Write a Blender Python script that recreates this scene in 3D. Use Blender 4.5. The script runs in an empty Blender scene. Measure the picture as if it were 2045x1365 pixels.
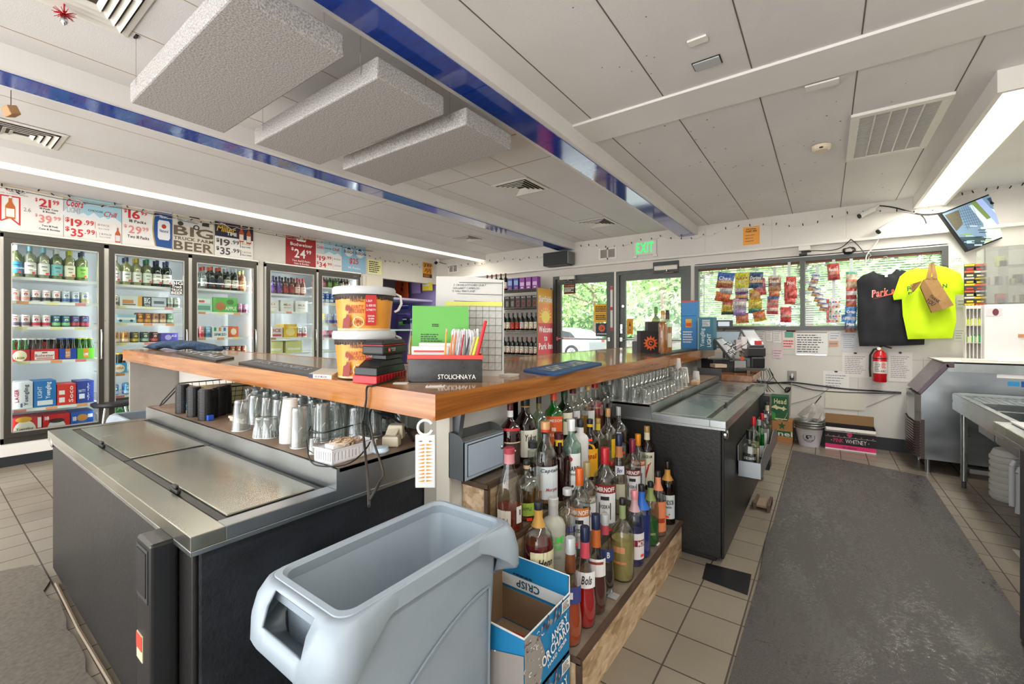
import bpy,math,random
from mathutils import Vector,Matrix
random.seed(7)
SC=bpy.context.scene
COL=SC.collection
PI=math.pi
# ---------------------------------------------------------------- camera
CAMH,FPX,CX,HY=1.35,865.0,1022.5,658.0
YAW=math.atan((1648-CX)/FPX)
cam=bpy.data.cameras.new('camera');co=bpy.data.objects.new('camera',cam);COL.objects.link(co)
co.location=(0,0,CAMH);co.rotation_euler=(PI/2,0,YAW)
cam.sensor_fit='HORIZONTAL';cam.sensor_width=36.0;cam.lens=36.0*FPX/2045
cam.shift_y=-(1365/2-HY)/2045;cam.clip_start=0.02;cam.clip_end=200
SC.camera=co
# ---------------------------------------------------------------- exposure, world
SC.view_settings.view_transform='Standard';SC.view_settings.look='None'
SC.view_settings.exposure=1.0;SC.view_settings.gamma=1.0
SC.view_settings.use_curve_mapping=False
SC.cycles.max_bounces=12;SC.cycles.transparent_max_bounces=24;SC.cycles.diffuse_bounces=4
SC.cycles.glossy_bounces=4;SC.cycles.transmission_bounces=8
SC.cycles.sample_clamp_indirect=6.0
SC.cycles.caustics_reflective=False;SC.cycles.caustics_refractive=False
W=bpy.data.worlds.new('daylight');SC.world=W;W.use_nodes=True
WORLD_STRENGTH=2.5
_n=W.node_tree.nodes;_l=W.node_tree.links
_bg=_n['Background'];_tc=_n.new('ShaderNodeTexCoord');_sx=_n.new('ShaderNodeSeparateXYZ');_cr=_n.new('ShaderNodeValToRGB')
_l.new(_tc.outputs['Generated'],_sx.inputs[0]);_l.new(_sx.outputs['Z'],_cr.inputs[0]);_l.new(_cr.outputs[0],_bg.inputs[0])
_cr.color_ramp.elements[0].color=(0.98,0.975,0.965,1);_cr.color_ramp.elements[0].position=0.0
_cr.color_ramp.elements[1].color=(0.86,0.93,1.0,1);_cr.color_ramp.elements[1].position=0.4
_bg.inputs[1].default_value=WORLD_STRENGTH

YFRONT=-2.55
def area(name,loc,rot,sx,sy,power,col=(1,1,1)):
    l=bpy.data.lights.new(name,'AREA');l.shape='RECTANGLE';l.size=sx;l.size_y=sy
    l.energy=power;l.color=col
    o=bpy.data.objects.new(name,l);COL.objects.link(o);o.location=loc;o.rotation_euler=rot
    return o
sun=bpy.data.lights.new('sun','SUN');sun.energy=4.2;sun.angle=0.03;sun.color=(1,0.96,0.9)
so=bpy.data.objects.new('sun',sun);COL.objects.link(so);so.rotation_euler=(math.radians(38),0,math.radians(-10))
so.location=(0,-4,8)
# light of the long fluorescent valance over the coolers, of the ceiling fixture, plus added fill lights out of view
area('valance_tube_light',(-5.34,2.6,2.655),(0,0,0),0.10,7.0,42,(1,0.95,0.86))
area('fixture_light',(0.905,4.95,2.655),(0,0,0),0.2,2.7,26,(1,0.97,0.9))
area('rear_fill_light',(-2.4,YFRONT,1.25),(PI/2+0.35,0,0),7.5,2.2,18,(1,0.98,0.96))  # fill light added at the open rear to brighten ceiling and foreground
area('aisle_fill_light',(0.6,0.2,2.64),(0,0,0),0.2,2.7,16,(1,0.97,0.9))  # fill light added over the near aisle for the bottle stand

# ---------------------------------------------------------------- pixel -> world on a known plane
_F=Vector((-math.sin(YAW),math.cos(YAW),0));_R=Vector((math.cos(YAW),math.sin(YAW),0));_U=Vector((0,0,1))
CP=Vector((0,0,CAMH))
def ray(x,y):return _F+_R*((x-CX)/FPX)-_U*((y-HY)/FPX)
def ZP(x,y,z):d=ray(x,y);return CP+d*((z-CAMH)/d.z)
def XP(x,y,X):d=ray(x,y);return CP+d*(X/d.x)
def YP(x,y,Y):d=ray(x,y);return CP+d*(Y/d.y)
def DP(x,y,t):return CP+ray(x,y)*t

# ---------------------------------------------------------------- materials
def lin(c):
    if isinstance(c,str):
        c=[int(c[i:i+2],16)/255 for i in (0,2,4)]
        c=[x/12.92 if x<=0.04045 else ((x+0.055)/1.055)**2.4 for x in c]
    return (c[0],c[1],c[2],1)
_M={}
def mat(col,rough=0.5,metal=0.0,emit=0.0,coat=0.0,name=None):
    k=(str(col),rough,metal,emit,coat)
    if k in _M:return _M[k]
    m=bpy.data.materials.new(name or 'paint_'+str(col));m.use_nodes=True
    b=m.node_tree.nodes['Principled BSDF'];c=lin(col)
    b.inputs['Base Color'].default_value=c;b.inputs['Roughness'].default_value=rough;b.inputs['Metallic'].default_value=metal
    b.inputs['Coat Weight'].default_value=coat
    # slight procedural wear in the roughness
    nt=m.node_tree;n=nt.nodes.new('ShaderNodeTexNoise');n.inputs['Scale'].default_value=18
    mr=nt.nodes.new('ShaderNodeMapRange');mr.inputs[3].default_value=max(0.02,rough-0.06);mr.inputs[4].default_value=min(1,rough+0.06)
    nt.links.new(n.outputs[0],mr.inputs[0]);nt.links.new(mr.outputs[0],b.inputs['Roughness'])
    if emit:
        b.inputs['Emission Color'].default_value=c;b.inputs['Emission Strength'].default_value=emit
    _M[k]=m;return m
def nmat(name,build):
    if name in _M:return _M[name]
    m=bpy.data.materials.new(name);m.use_nodes=True
    nt=m.node_tree;b=nt.nodes['Principled BSDF']
    def node(t,**kw):
        n=nt.nodes.new('ShaderNode'+t)
        for k,v in kw.items():
            if k[0]=='i' and (k[1].isupper() or k[1].isdigit()):n.inputs[int(k[1:]) if k[1:].isdigit() else k[1:].replace('_',' ')].default_value=v
            else:setattr(n,k,v)
        return n
    build(nt,b,node,nt.links.new);_M[name]=m;return m
def ramp(node,stops):
    r=node('ValToRGB');e=r.color_ramp.elements
    e[0].position,e[0].color=stops[0][0],lin(stops[0][1]);e[1].position,e[1].color=stops[-1][0],lin(stops[-1][1])
    for p,c in stops[1:-1]:
        x=e.new(p);x.color=lin(c)
    return r
def coords(node,link,scale=(1,1,1),rot=(0,0,0),kind='Object',loc=(0,0,0)):
    tc=node('TexCoord');mp=node('Mapping');mp.inputs['Scale'].default_value=scale;mp.inputs['Rotation'].default_value=rot
    mp.inputs['Location'].default_value=loc
    link(tc.outputs[kind],mp.inputs[0]);return mp.outputs[0]
def noisy(name,c0,c1,scale=(8,8,8),detail=5,rough=0.5,metal=0,bump=0,coat=0,p0=0.3,p1=0.7,kind='Object',r2=None,bscale=None):
    def f(nt,b,node,link):
        v=coords(node,link,scale,kind=kind)
        n=node('TexNoise',iScale=1.0,iDetail=detail,iRoughness=0.6);link(v,n.inputs['Vector'])
        r=ramp(node,[(p0,c0),(p1,c1)]);link(n.outputs[0],r.inputs[0]);link(r.outputs[0],b.inputs['Base Color'])
        b.inputs['Roughness'].default_value=rough;b.inputs['Metallic'].default_value=metal;b.inputs['Coat Weight'].default_value=coat
        if coat:b.inputs['Coat Roughness'].default_value=0.08
        if r2 is not None:
            mr=node('MapRange');mr.inputs[1].default_value=.3;mr.inputs[2].default_value=.7;mr.inputs[3].default_value=rough;mr.inputs[4].default_value=r2
            link(n.outputs[0],mr.inputs[0]);link(mr.outputs[0],b.inputs['Roughness'])
        if bump:
            n2=n
            if bscale:
                n2=node('TexNoise',iScale=bscale,iDetail=3.0);link(coords(node,link,kind=kind),n2.inputs['Vector'])
            bp=node('Bump',iStrength=bump,iDistance=0.004);link(n2.outputs[0],bp.inputs['Height']);link(bp.outputs[0],b.inputs['Normal'])
    return nmat(name,f)
def wood(name,axis,c=('8a5526','a96c33','c48a4c'),rough=0.2,coat=0.4,fine=1.0):
    def f(nt,b,node,link):
        s=[26*fine]*3;s[axis]=1.3
        v=coords(node,link,tuple(s))
        n=node('TexNoise',iScale=1.0,iDetail=6.0,iRoughness=0.65,iDistortion=0.6);link(v,n.inputs['Vector'])
        r=ramp(node,[(0.3,c[0]),(0.5,c[1]),(0.72,c[2])]);link(n.outputs[0],r.inputs[0])
        s2=[5.0]*3;s2[axis]=0.9
        n2=node('TexNoise',iScale=1.0,iDetail=2.0);link(coords(node,link,tuple(s2)),n2.inputs['Vector'])
        mx=node('MixRGB',blend_type='MULTIPLY',i0=0.35);r2=ramp(node,[(0.3,'b0a090'),(0.7,'ffffff')]);link(n2.outputs[0],r2.inputs[0])
        link(r.outputs[0],mx.inputs[1]);link(r2.outputs[0],mx.inputs[2]);link(mx.outputs[0],b.inputs['Base Color'])
        b.inputs['Roughness'].default_value=rough;b.inputs['Coat Weight'].default_value=coat;b.inputs['Coat Roughness'].default_value=0.05
    return nmat(name,f)
def thin_glass(name,tint='ffffff',refl=0.12,rough=0.02,body=0.0,bodycol='ffffff'):
    def f(nt,b,node,link):
        nt.nodes.remove(b);out=nt.nodes['Material Output']
        tr=node('BsdfTransparent');tr.inputs[0].default_value=lin(tint)
        gl=node('BsdfGlossy',iRoughness=rough);lw=node('LayerWeight',iBlend=0.35)
        mr=node('MapRange');mr.inputs[3].default_value=refl*0.5;mr.inputs[4].default_value=min(1,refl*4.5)
        link(lw.outputs['Facing'],mr.inputs[0]);mx=node('MixShader');link(mr.outputs[0],mx.inputs[0]);link(tr.outputs[0],mx.inputs[1]);link(gl.outputs[0],mx.inputs[2])
        last=mx
        if body:
            df=node('BsdfDiffuse');df.inputs[0].default_value=lin(bodycol);m2=node('MixShader',i0=body)
            link(mx.outputs[0],m2.inputs[1]);link(df.outputs[0],m2.inputs[2]);last=m2
        link(last.outputs[0],out.inputs[0])
    return nmat(name,f)
def liquid(col,op=0.55):
    op=min(1,op+.2)
    k='liquid_'+col
    def f(nt,b,node,link):
        out=nt.nodes['Material Output'];tr=node('BsdfTransparent');tr.inputs[0].default_value=lin(col)
        b.inputs['Base Color'].default_value=lin(col);b.inputs['Roughness'].default_value=0.12
        mx=node('MixShader',i0=op);link(tr.outputs[0],mx.inputs[1]);link(b.outputs[0],mx.inputs[2]);link(mx.outputs[0],out.inputs[0])
    return nmat(k,f)

WHITE=mat('e6e2dc',0.6);PAPER=mat('dcdbd6',0.8);BLACK=mat('141414',0.45);DKGREY=mat('3a3d3e',0.4)
RED=mat('c8222a',0.4);INK=mat('1c1c1e',0.7);CHROME=mat('c9cbcc',0.2,1.0);TXTW=mat('f4f2ee',0.6)
STEEL=noisy('brushed_steel','a9aeae','bfc4c3',(2,2,2),3,0.2,1.0,r2=0.34)
STEELD=noisy('worn_steel','8f9396','aeb2b4',(1.5,1.5,3),3,0.26,1.0,r2=0.42)
LIDST=noisy('dull_lid_steel','96968a','a9a89b',(1.2,3,2),3,0.2,0.9,r2=0.3)
WALLP=noisy('wall_paint','d4cfc6','e0dcd4',(1.2,1.2,1.2),6,0.55)
CEILP=noisy('ceiling_panel','dad7d5','e8e6e4',(0.8,0.8,0.8),6,0.6,bump=0.25,bscale=220.0)
BEAMP=noisy('beam_paint','e2e0dc','eceae7',(1,1,1),4,0.5)
BLUESTRIP=noisy('blue_strip','0a3490','1546b4',(6,30,6),5,0.08,0,coat=0.8,bump=0.12)
FELT=noisy('grey_felt','8e8b88','c0bebb',(150,150,150),2,0.95,p0=0.36,p1=0.62)
BLACKP=noisy('black_vinyl_panel','121213','1e1c1b',(3,3,3),4,0.42,bump=0.3,bscale=60.0)
BLACKT=noisy('black_textured_panel','101216','22262d',(5,5,12),5,0.46,bump=0.6,bscale=90.0)
DARKBASE=mat('24272c',0.45);GREYLAM=noisy('grey_laminate','9c978f','a8a39b',(5,5,5),4,0.6)
OAKX=wood('oak_left_run',0,('8c5020','b06d30','c98b4a'));OAKY=wood('oak_right_run',1,('7f4a1c','a5652b','c58645'))
OAKTOP=wood('oak_top',1,('94683c','b0824e','c69a64'),0.2,0.55)
OAKTOPX=wood('oak_top_left',0,('9a7448','b48a5c','caa474'),0.22,0.5)
SHELFW=noisy('shelf_laminate','7a6654','99826b',(7,7,7),5,0.5)
PLYEDGE=noisy('stained_edge','3a2a20','5d4634',(12,3,12),5,0.6)
def _osb(nt,b,node,link):
    v=coords(node,link,(14,5,14));vo=node('TexVoronoi',iScale=2.2);link(v,vo.inputs['Vector'])
    n=node('TexNoise',iScale=3.0,iDetail=6.0);link(v,n.inputs['Vector'])
    mx=node('MixRGB',i0=0.6);link(vo.outputs['Color'],mx.inputs[1]);link(n.outputs[0],mx.inputs[2])
    r=ramp(node,[(0.25,'8f7455'),(0.45,'b89a76'),(0.7,'d8c0a0')]);link(mx.outputs[0],r.inputs[0]);link(r.outputs[0],b.inputs['Base Color']);b.inputs['Roughness'].default_value=0.7
OSB=nmat('strand_board',_osb)
def _tile(nt,b,node,link):
    P=0.2225
    v=coords(node,link,(1/P,)*3,kind='Object',loc=(0.548/P,-2.045/P,0))
    br=node('TexBrick',offset=0.0,squash=1.0);br.inputs['Scale'].default_value=1.0;br.inputs['Brick Width'].default_value=1.0;br.inputs['Row Height'].default_value=1.0
    br.inputs['Mortar Size'].default_value=0.017;br.inputs['Mortar Smooth'].default_value=0.1
    br.inputs['Color1'].default_value=lin('948a7b');br.inputs['Color2'].default_value=lin('8a8072');br.inputs['Mortar'].default_value=lin('4a4038')
    link(v,br.inputs['Vector'])
    n=node('TexNoise',iScale=2.0,iDetail=6.0);mx=node('MixRGB',blend_type='MULTIPLY',i0=0.35);r=ramp(node,[(0.3,'a8a09a'),(0.7,'ffffff')])
    link(coords(node,link,(1,1,1)),n.inputs['Vector']);link(n.outputs[0],r.inputs[0]);link(br.outputs[0],mx.inputs[1]);link(r.outputs[0],mx.inputs[2]);link(mx.outputs[0],b.inputs['Base Color'])
    mr=node('MapRange');mr.inputs[3].default_value=0.28;mr.inputs[4].default_value=0.8;link(br.outputs['Fac'],mr.inputs[0]);link(mr.outputs[0],b.inputs['Roughness'])
    bp=node('Bump',iStrength=0.4,iDistance=0.003,invert=True);link(br.outputs['Fac'],bp.inputs['Height']);link(bp.outputs[0],b.inputs['Normal'])
TILE=nmat('floor_tile',_tile)
def _rub(nt,b,node,link):
    v=coords(node,link,(1,1,1));n=node('TexNoise',iScale=160.0,iDetail=4.0);link(v,n.inputs['Vector'])
    n2=node('TexNoise',iScale=2.2,iDetail=8.0,iRoughness=0.75,iDistortion=0.4);link(coords(node,link,(1.6,0.6,1)),n2.inputs['Vector'])
    r=ramp(node,[(0.3,'3c3836'),(0.7,'575250')]);link(n.outputs[0],r.inputs[0]);link(r.outputs[0],b.inputs['Base Color'])
    mr=node('MapRange');mr.inputs[1].default_value=0.49;mr.inputs[2].default_value=0.56;mr.inputs[3].default_value=0.62;mr.inputs[4].default_value=0.2
    n3=node('TexNoise',iScale=60.0,iDetail=3.0);link(v,n3.inputs['Vector']);mx=node('MixRGB',i0=0.32);link(n2.outputs[0],mx.inputs[1]);link(n3.outputs[0],mx.inputs[2])
    link(mx.outputs[0],mr.inputs[0]);link(mr.outputs[0],b.inputs['Roughness'])
    bp=node('Bump',iStrength=0.5,iDistance=0.002);link(n.outputs[0],bp.inputs['Height']);link(bp.outputs[0],b.inputs['Normal'])
RUBBER=nmat('rubber_mat',_rub)
GLASS=thin_glass('clear_glass','f4f8f6',0.10)
PANE=thin_glass('pane_glass','f6faf8',0.05)
BOTG=thin_glass('bottle_glass','e8ece8',0.14)
GREENG=thin_glass('green_glass','2f9a3c',0.16,body=0.35,bodycol='0f7a22')
DKGREENG=thin_glass('dark_green_glass','1c3a20',0.16,body=0.5,bodycol='10240f')
BROWNG=thin_glass('brown_glass','3a1a0c',0.16,body=0.5,bodycol='1e0d08')
FROST=thin_glass('frosted_glass','e9ebe4',0.08,0.3,body=0.5,bodycol='dcdccf')
TUMB=thin_glass('tumbler_glass','f2f5f4',0.12,0.05,.05,'e8ecec')
ACRYL=thin_glass('acrylic','eef0ee',0.12,body=0.12,bodycol='e8e8e4')

# ---------------------------------------------------------------- mesh builders
class MB:
    def __init__(s):s.v=[];s.f=[];s.m=[];s.mats=[];s.s=[]
    def mi(s,m):
        if m not in s.mats:s.mats.append(m)
        return s.mats.index(m)
    def add(s,vs,fs,m,smooth=False):
        b=len(s.v);s.v+=[tuple(v) for v in vs];i=s.mi(m)
        for f in fs:s.f.append([b+k for k in f]);s.m.append(i);s.s.append(smooth)
        return s
    def box(s,x0,y0,z0,x1,y1,z1,m):
        return s.hexa([(x0,y0,z0),(x1,y0,z0),(x1,y1,z0),(x0,y1,z0),(x0,y0,z1),(x1,y0,z1),(x1,y1,z1),(x0,y1,z1)],m)
    def hexa(s,p,m):
        return s.add(p,[(3,2,1,0),(4,5,6,7),(0,1,5,4),(1,2,6,5),(2,3,7,6),(3,0,4,7)],m)
    def obox(s, c, u, v, w, m):  # centre, half vectors
        c,u,v,w=Vector(c),Vector(u),Vector(v),Vector(w)
        return s.hexa([c-u-v-w,c+u-v-w,c+u+v-w,c-u+v-w,c-u-v+w,c+u-v+w,c+u+v+w,c-u+v+w],m)
    def prism(s, pts, d, m, smooth=False):  # planar polygon extruded by vector d
        n=len(pts);d=Vector(d);a=[Vector(p) for p in pts];b=[p+d for p in a]
        s.add(a+b,[list(range(n))[::-1],list(range(n,2*n))],m)
        return s.add(a+b,[(i,(i+1) % n,n+(i+1) % n,n+i) for i in range(n)],m,smooth)
    def quad(s,a,b,c,d,m):return s.add([a,b,c,d],[(0,1,2,3)],m)
    def lathe(s,prof,m,c=(0,0,0),n=20,sq=0,sx=1,sy=1,cap0=True,cap1=True,smooth=True,ax=None):
        vs=[]
        for r,z in prof:
            for i in range(n):
                a=2*PI*(i+0.5)/n;ca,sa=math.cos(a),math.sin(a)
                if sq:
                    k=(abs(ca)**sq+abs(sa)**sq)**(-1/sq);ca*=k;sa*=k
                x,y=r*ca*sx,r*sa*sy
                if ax:
                    vs.append(Vector(c)+ax[0]*x+ax[1]*y+ax[2]*z)
                else:vs.append((c[0]+x,c[1]+y,c[2]+z))
        fs=[]
        for k in range(len(prof)-1):
            for i in range(n):j=(i+1) % n;fs.append((k*n+i,k*n+j,(k+1)*n+j,(k+1)*n+i))
        s.add(vs,fs,m,smooth)
        if cap0 and prof[0][0]>1e-6:s.add(vs[:n],[list(range(n))[::-1]],m)
        if cap1 and prof[-1][0]>1e-6:s.add(vs[-n:],[list(range(n))],m)
        return s
    def cyl(s,a,b,r,m,n=12,r2=None):
        a,b=Vector(a),Vector(b);w=(b-a);L=w.length;w.normalize()
        u=w.orthogonal().normalized();v=w.cross(u)
        return s.lathe([(r,0),(r if r2 is None else r2,L)],m,a,n,ax=(u,v,w))
    def tube(s,pts,r,m,n=6,closed=False):
        pts=[Vector(p) for p in pts];k=len(pts);vs=[];u=None
        for i,p in enumerate(pts):
            t=(pts[(i+1) % k]-pts[i-1]) if closed else (pts[min(i+1,k-1)]-pts[max(i-1,0)])
            if t.length<1e-9:t=Vector((0,0,1))
            t.normalize()
            u=t.orthogonal().normalized() if u is None else (u-t*u.dot(t)).normalized()
            v=t.cross(u)
            for j in range(n):a=2*PI*j/n;vs.append(p+(u*math.cos(a)+v*math.sin(a))*r)
        fs=[]
        for i in range(k if closed else k-1):
            for j in range(n):q=(i+1) % k;fs.append((i*n+j,i*n+(j+1) % n,q*n+(j+1) % n,q*n+j))
        s.add(vs,fs,m,True)
        if not closed:s.add(vs[:n],[list(range(n))[::-1]],m);s.add(vs[-n:],[list(range(n))],m)
        return s
    def build(s,name,parent=None,bevel=0,seg=2):
        if not s.v:return None
        vs=[Vector(v) for v in s.v]
        if parent is None:
            xs=[v.x for v in vs];ys=[v.y for v in vs];zs=[v.z for v in vs]
            o0=Vector(((min(xs)+max(xs))/2,(min(ys)+max(ys))/2,min(zs)))
        else:o0=wl(parent)
        me=bpy.data.meshes.new(name);me.from_pydata([v-o0 for v in vs],[],s.f)
        for m in s.mats:me.materials.append(m)
        me.polygons.foreach_set('material_index',s.m);me.polygons.foreach_set('use_smooth',s.s);me.update()
        if any(s.s):me.set_sharp_from_angle(angle=0.72)
        o=bpy.data.objects.new(name,me);COL.objects.link(o)
        if parent is None:o.location=o0
        else:o.parent=parent
        if bevel:
            bm=o.modifiers.new('bevel','BEVEL');bm.width=bevel;bm.segments=seg;bm.limit_method='ANGLE';bm.angle_limit=0.6
        return o
def wl(o):
    l=Vector((0,0,0))
    while o is not None:l=l+o.location;o=o.parent
    return l
def tag(o,label,cat,group=None):
    o['label']=label;o['category']=cat
    if group:o['group']=group
    return o
def thing(name,loc,label=None,cat=None,group=None):
    o=bpy.data.objects.new(name,None);COL.objects.link(o);o.location=loc;o.empty_display_size=0.05
    if label:tag(o,label,cat,group)
    return o
def struct(o):o['kind']='structure';return o
def copy_tree(o,parent=None):
    c=o.copy();COL.objects.link(c)
    if parent is not None:c.parent=parent
    for ch in list(o.children):copy_tree(ch,c)
    return c
class Pool:                       # first use moves the prototype itself, later uses copy it
    def __init__(s):s.d={}
    def get(s,key,fn):
        if key not in s.d:s.d[key]=fn();return s.d[key]
        return copy_tree(s.d[key])
POOL=Pool()

# ---------------------------------------------------------------- lettering and flat marks
_G={}
def glyph(ch,bold):
    k=(ch,bold)
    if k in _G:return _G[k]
    c=bpy.data.curves.new('g','FONT');c.body=ch;c.resolution_u=2;c.offset=0.022 if bold else 0.0
    o=bpy.data.objects.new('g',c);COL.objects.link(o)
    dg=bpy.context.evaluated_depsgraph_get();e=o.evaluated_get(dg);me=e.to_mesh()
    vs=[(v.co.x,v.co.y) for v in me.vertices];fs=[tuple(p.vertices) for p in me.polygons]
    e.to_mesh_clear();bpy.data.objects.remove(o);bpy.data.curves.remove(c)
    _G[k]=(vs,fs);return _G[k]
class Dec:
    """flat shapes on a plane (origin, right, up), or wrapped on a cylinder of given radius"""
    def __init__(s,o=(0,0,0),R=(1,0,0),U=(0,0,1),eps=0.0006,wrap=None,sc=1.0):
        s.o,s.R,s.U=Vector(o),Vector(R).normalized(),Vector(U).normalized();s.N=s.R.cross(s.U).normalized();s.mb=MB();s.eps=eps;s.wrap=wrap;s.sc=sc;s.k=0
    def p(s,x,y,l):
        x*=s.sc;y*=s.sc;l=l+s.k*.06
        if s.wrap:
            r=s.wrap+s.eps*l;a=x/s.wrap;return s.o+s.R*(math.sin(a)*r)+s.N*(math.cos(a)*r)+s.U*y
        return s.o+s.R*x+s.U*y+s.N*(s.eps*l)
    def poly(s,pts,m,l=1):s.k+=1;s.mb.add([s.p(x,y,l) for x,y in pts],[list(range(len(pts)))],m);return s
    def rect(s,x0,y0,x1,y1,m,l=1):
        if s.wrap and abs(x1-x0)*s.sc>s.wrap*0.4:
            n=max(2,int(abs(x1-x0)*s.sc/s.wrap/0.3));vs=[]
            for i in range(n+1):x=x0+(x1-x0)*i/n;vs+=[s.p(x,y0,l),s.p(x,y1,l)]
            s.mb.add(vs,[(2*i,2*i+2,2*i+3,2*i+1) for i in range(n)],m);return s
        return s.poly([(x0,y0),(x1,y0),(x1,y1),(x0,y1)],m,l)
    def disc(s,x,y,r,m,l=1,n=18,ry=None):return s.poly([(x+r*math.cos(2*PI*i/n),y+(ry or r)*math.sin(2*PI*i/n)) for i in range(n)],m,l)
    def ring(s,x,y,r0,r1,m,l=1,n=28,a0=0,a1=2*PI):
        vs=[];s.k+=1
        for i in range(n+1):
            a=a0+(a1-a0)*i/n;vs+=[s.p(x+r0*math.cos(a),y+r0*math.sin(a),l),s.p(x+r1*math.cos(a),y+r1*math.sin(a),l)]
        s.mb.add(vs,[(2*i,2*i+1,2*i+3,2*i+2) for i in range(n)],m);return s
    def star(s,x,y,r,m,l=1,n=5,k=0.42,rot=PI/2):
        for i in range(n):
            a=rot+2*PI*i/n;b=PI/n
            s.poly([(x,y),(x+r*k*math.cos(a-b),y+r*k*math.sin(a-b)),(x+r*math.cos(a),y+r*math.sin(a)),(x+r*k*math.cos(a+b),y+r*k*math.sin(a+b))],m,l)
        return s
    def line(s,x0,y0,x1,y1,w,m,l=1):
        d=Vector((x1-x0,y1-y0));L=d.length or 1;n=Vector((-d.y,d.x))*(w/2/L)
        return s.poly([(x0-n.x,y0-n.y),(x1-n.x,y1-n.y),(x1+n.x,y1+n.y),(x0+n.x,y0+n.y)],m,l)
    def text(s,t,x0,y0,x1,y1,m,l=3,bold=True,shear=0.0,rot=0,arc=None):
        vs=[];fs=[];cx=0;s.k+=1
        for ch in t:
            if ch==' ':cx+=0.32;continue
            gv,gf=glyph(ch,bold)
            if not gv:continue
            a=min(v[0] for v in gv);w=max(v[0] for v in gv)-a;b=len(vs)
            vs+=[(v[0]-a+cx+shear*v[1],v[1]) for v in gv];fs+=[[b+k for k in f] for f in gf];cx+=w+0.07
        if not vs:return s
        ax,bx=min(v[0] for v in vs),max(v[0] for v in vs)
        ay,by=min(min(v[1] for v in vs),0),max(v[1] for v in vs)
        sx=(x1-x0)/max(bx-ax,1e-6);sy=(y1-y0)/max(by-ay,1e-6)
        pts=[(x0+(v[0]-ax)*sx,y0+(v[1]-ay)*sy) for v in vs]
        if arc: # bend upward around the middle by arc height
            xm=(x0+x1)/2;h=(x1-x0)/2
            pts=[(p[0],p[1]-arc*((p[0]-xm)/h)**2) for p in pts]
        if rot:
            xm,ym=(x0+x1)/2,(y0+y1)/2;c,q=math.cos(rot),math.sin(rot)
            pts=[(xm+(p[0]-xm)*c-(p[1]-ym)*q,ym+(p[0]-xm)*q+(p[1]-ym)*c) for p in pts]
        s.mb.add([s.p(x,y,l) for x,y in pts],fs,m);return s
    def lines(s, x0, y0, x1, y1, n, m, w=0.25, l=2, ragged=True):   # rows of unreadable small print
        rs=random.Random(int((x0+y1)*1e4))
        h=(y1-y0)/n
        for i in range(n):
            e=x1-(x1-x0)*(rs.random()*0.35 if ragged else 0);y=y1-(i+0.5)*h;x=x0
            while x<e:
                x2=min(e,x+(x1-x0)*(0.06+0.12*rs.random()));s.rect(x,y-h*w,x2,y+h*w,m,l);x=x2+(x1-x0)*0.03
        return s
    def build(s,name='lettering',parent=None):return s.mb.build(name,parent)
def panel(mb,o,R,U,w,h,t,m):
    """thin board with its front face starting at o"""
    o,R,U=Vector(o),Vector(R),Vector(U);N=R.cross(U).normalized()
    a,b,c,d=o,o+R*w,o+R*w+U*h,o+U*h
    return mb.hexa([a-N*t,b-N*t,b,a,d-N*t,c-N*t,c,d],m)
# ================================================================ the setting
XW,YB,XR,YF,ZC=-6.56,6.4,1.66,-2.6,2.79
m=MB();m.box(XW-1.4,YF,-0.05,XR+0.1,YB+0.1,0,TILE);m.add([ZP(x,y,.0012) for x,y in ((1402,1155),(1493,1188),(1501,1146),(1410,1123))],[(0,1,2,3)],mat('17171a',.35));struct(m.build('floor'))
SEAM=mat('6a635c',0.8);STAIN=mat('b39a80',0.8);WTRIM=mat('e8e5de')
m=MB();m.box(XW-1.4,YF,ZC,XR+0.1,YB+0.1,ZC+0.1,CEILP)
def seamY(x,y0,y1,w=0.006,mt=SEAM):m.box(x-w/2,y0,ZC-0.0015,x+w/2,y1,ZC+0.001,mt)
def seamX(y,x0,x1,w=0.006,mt=SEAM):m.box(x0,y-w/2,ZC-0.0015,x1,y+w/2,ZC+0.001,mt)
for x in (-1.295,-0.81,-0.328,0.145,0.635,1.12):
    seamY(x,YF,2.71);seamY(x,3.06,YB)
for x in (-2.27,-2.71,-3.17,-4.1,-4.75):seamY(x,YF,YB,0.004,STAIN)
for y in (2.6,3.1):seamX(y,-3.3,-1.7,0.01,STAIN);seamX(y,-5.2,-3.65,0.008,STAIN)
rs=random.Random(3)
for i in range(70): # nail holes and scabs in the panels
    x,y=rs.uniform(-1.2,0.6),rs.uniform(3.1,6.2);r=rs.uniform(0.002,0.006);m.box(x-r,y-r,ZC-0.001,x+r,y+r,ZC,mat('8a6f58',0.9))
for i in range(10):
    x,y=rs.uniform(-1.0,-0.5),rs.uniform(1.4,2.5);m.box(x-.003,y-.003,ZC-0.001,x+.003,y+.003,ZC,mat('8a6f58',0.9))
struct(m.build('ceiling'))
# walls
m = MB(); AW = 5.0     # cooler wall with the alcove opening at its far end
m.box(XW-0.1,YF,2.33,XW,AW,ZC,WALLP);m.box(XW-0.1,AW,2.29,XW,YB,ZC,WALLP)
m.box(XW-0.1,YF,0,XW,0.5,2.33,WALLP);m.box(XW-0.1,2.87,0,XW,2.96,2.33,WALLP);m.box(XW-0.1,4.56,0,XW,AW,2.33,WALLP)
m.box(XW-0.02,0.5,0.1,XW+0.03,2.87,0.225,WTRIM);m.box(XW-0.02,2.96,0.1,XW+0.03,4.56,0.225,WTRIM)
m.box(XW,4.66,0,XW+0.05,AW,2.29,mat('d9d3c0',0.6));m.box(XW,4.60,0,XW+0.02,4.66,2.29,WALLP)
struct(m.build('wall_left'))
m=MB();m.box(XW-0.02,0.2,0,XW+0.035,AW,0.10,DARKBASE);struct(m.build('baseboard_left'))
m=MB()
PINKW=mat('cfc3c4',0.6);LILAC=mat('a79ad2',0.6)
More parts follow.
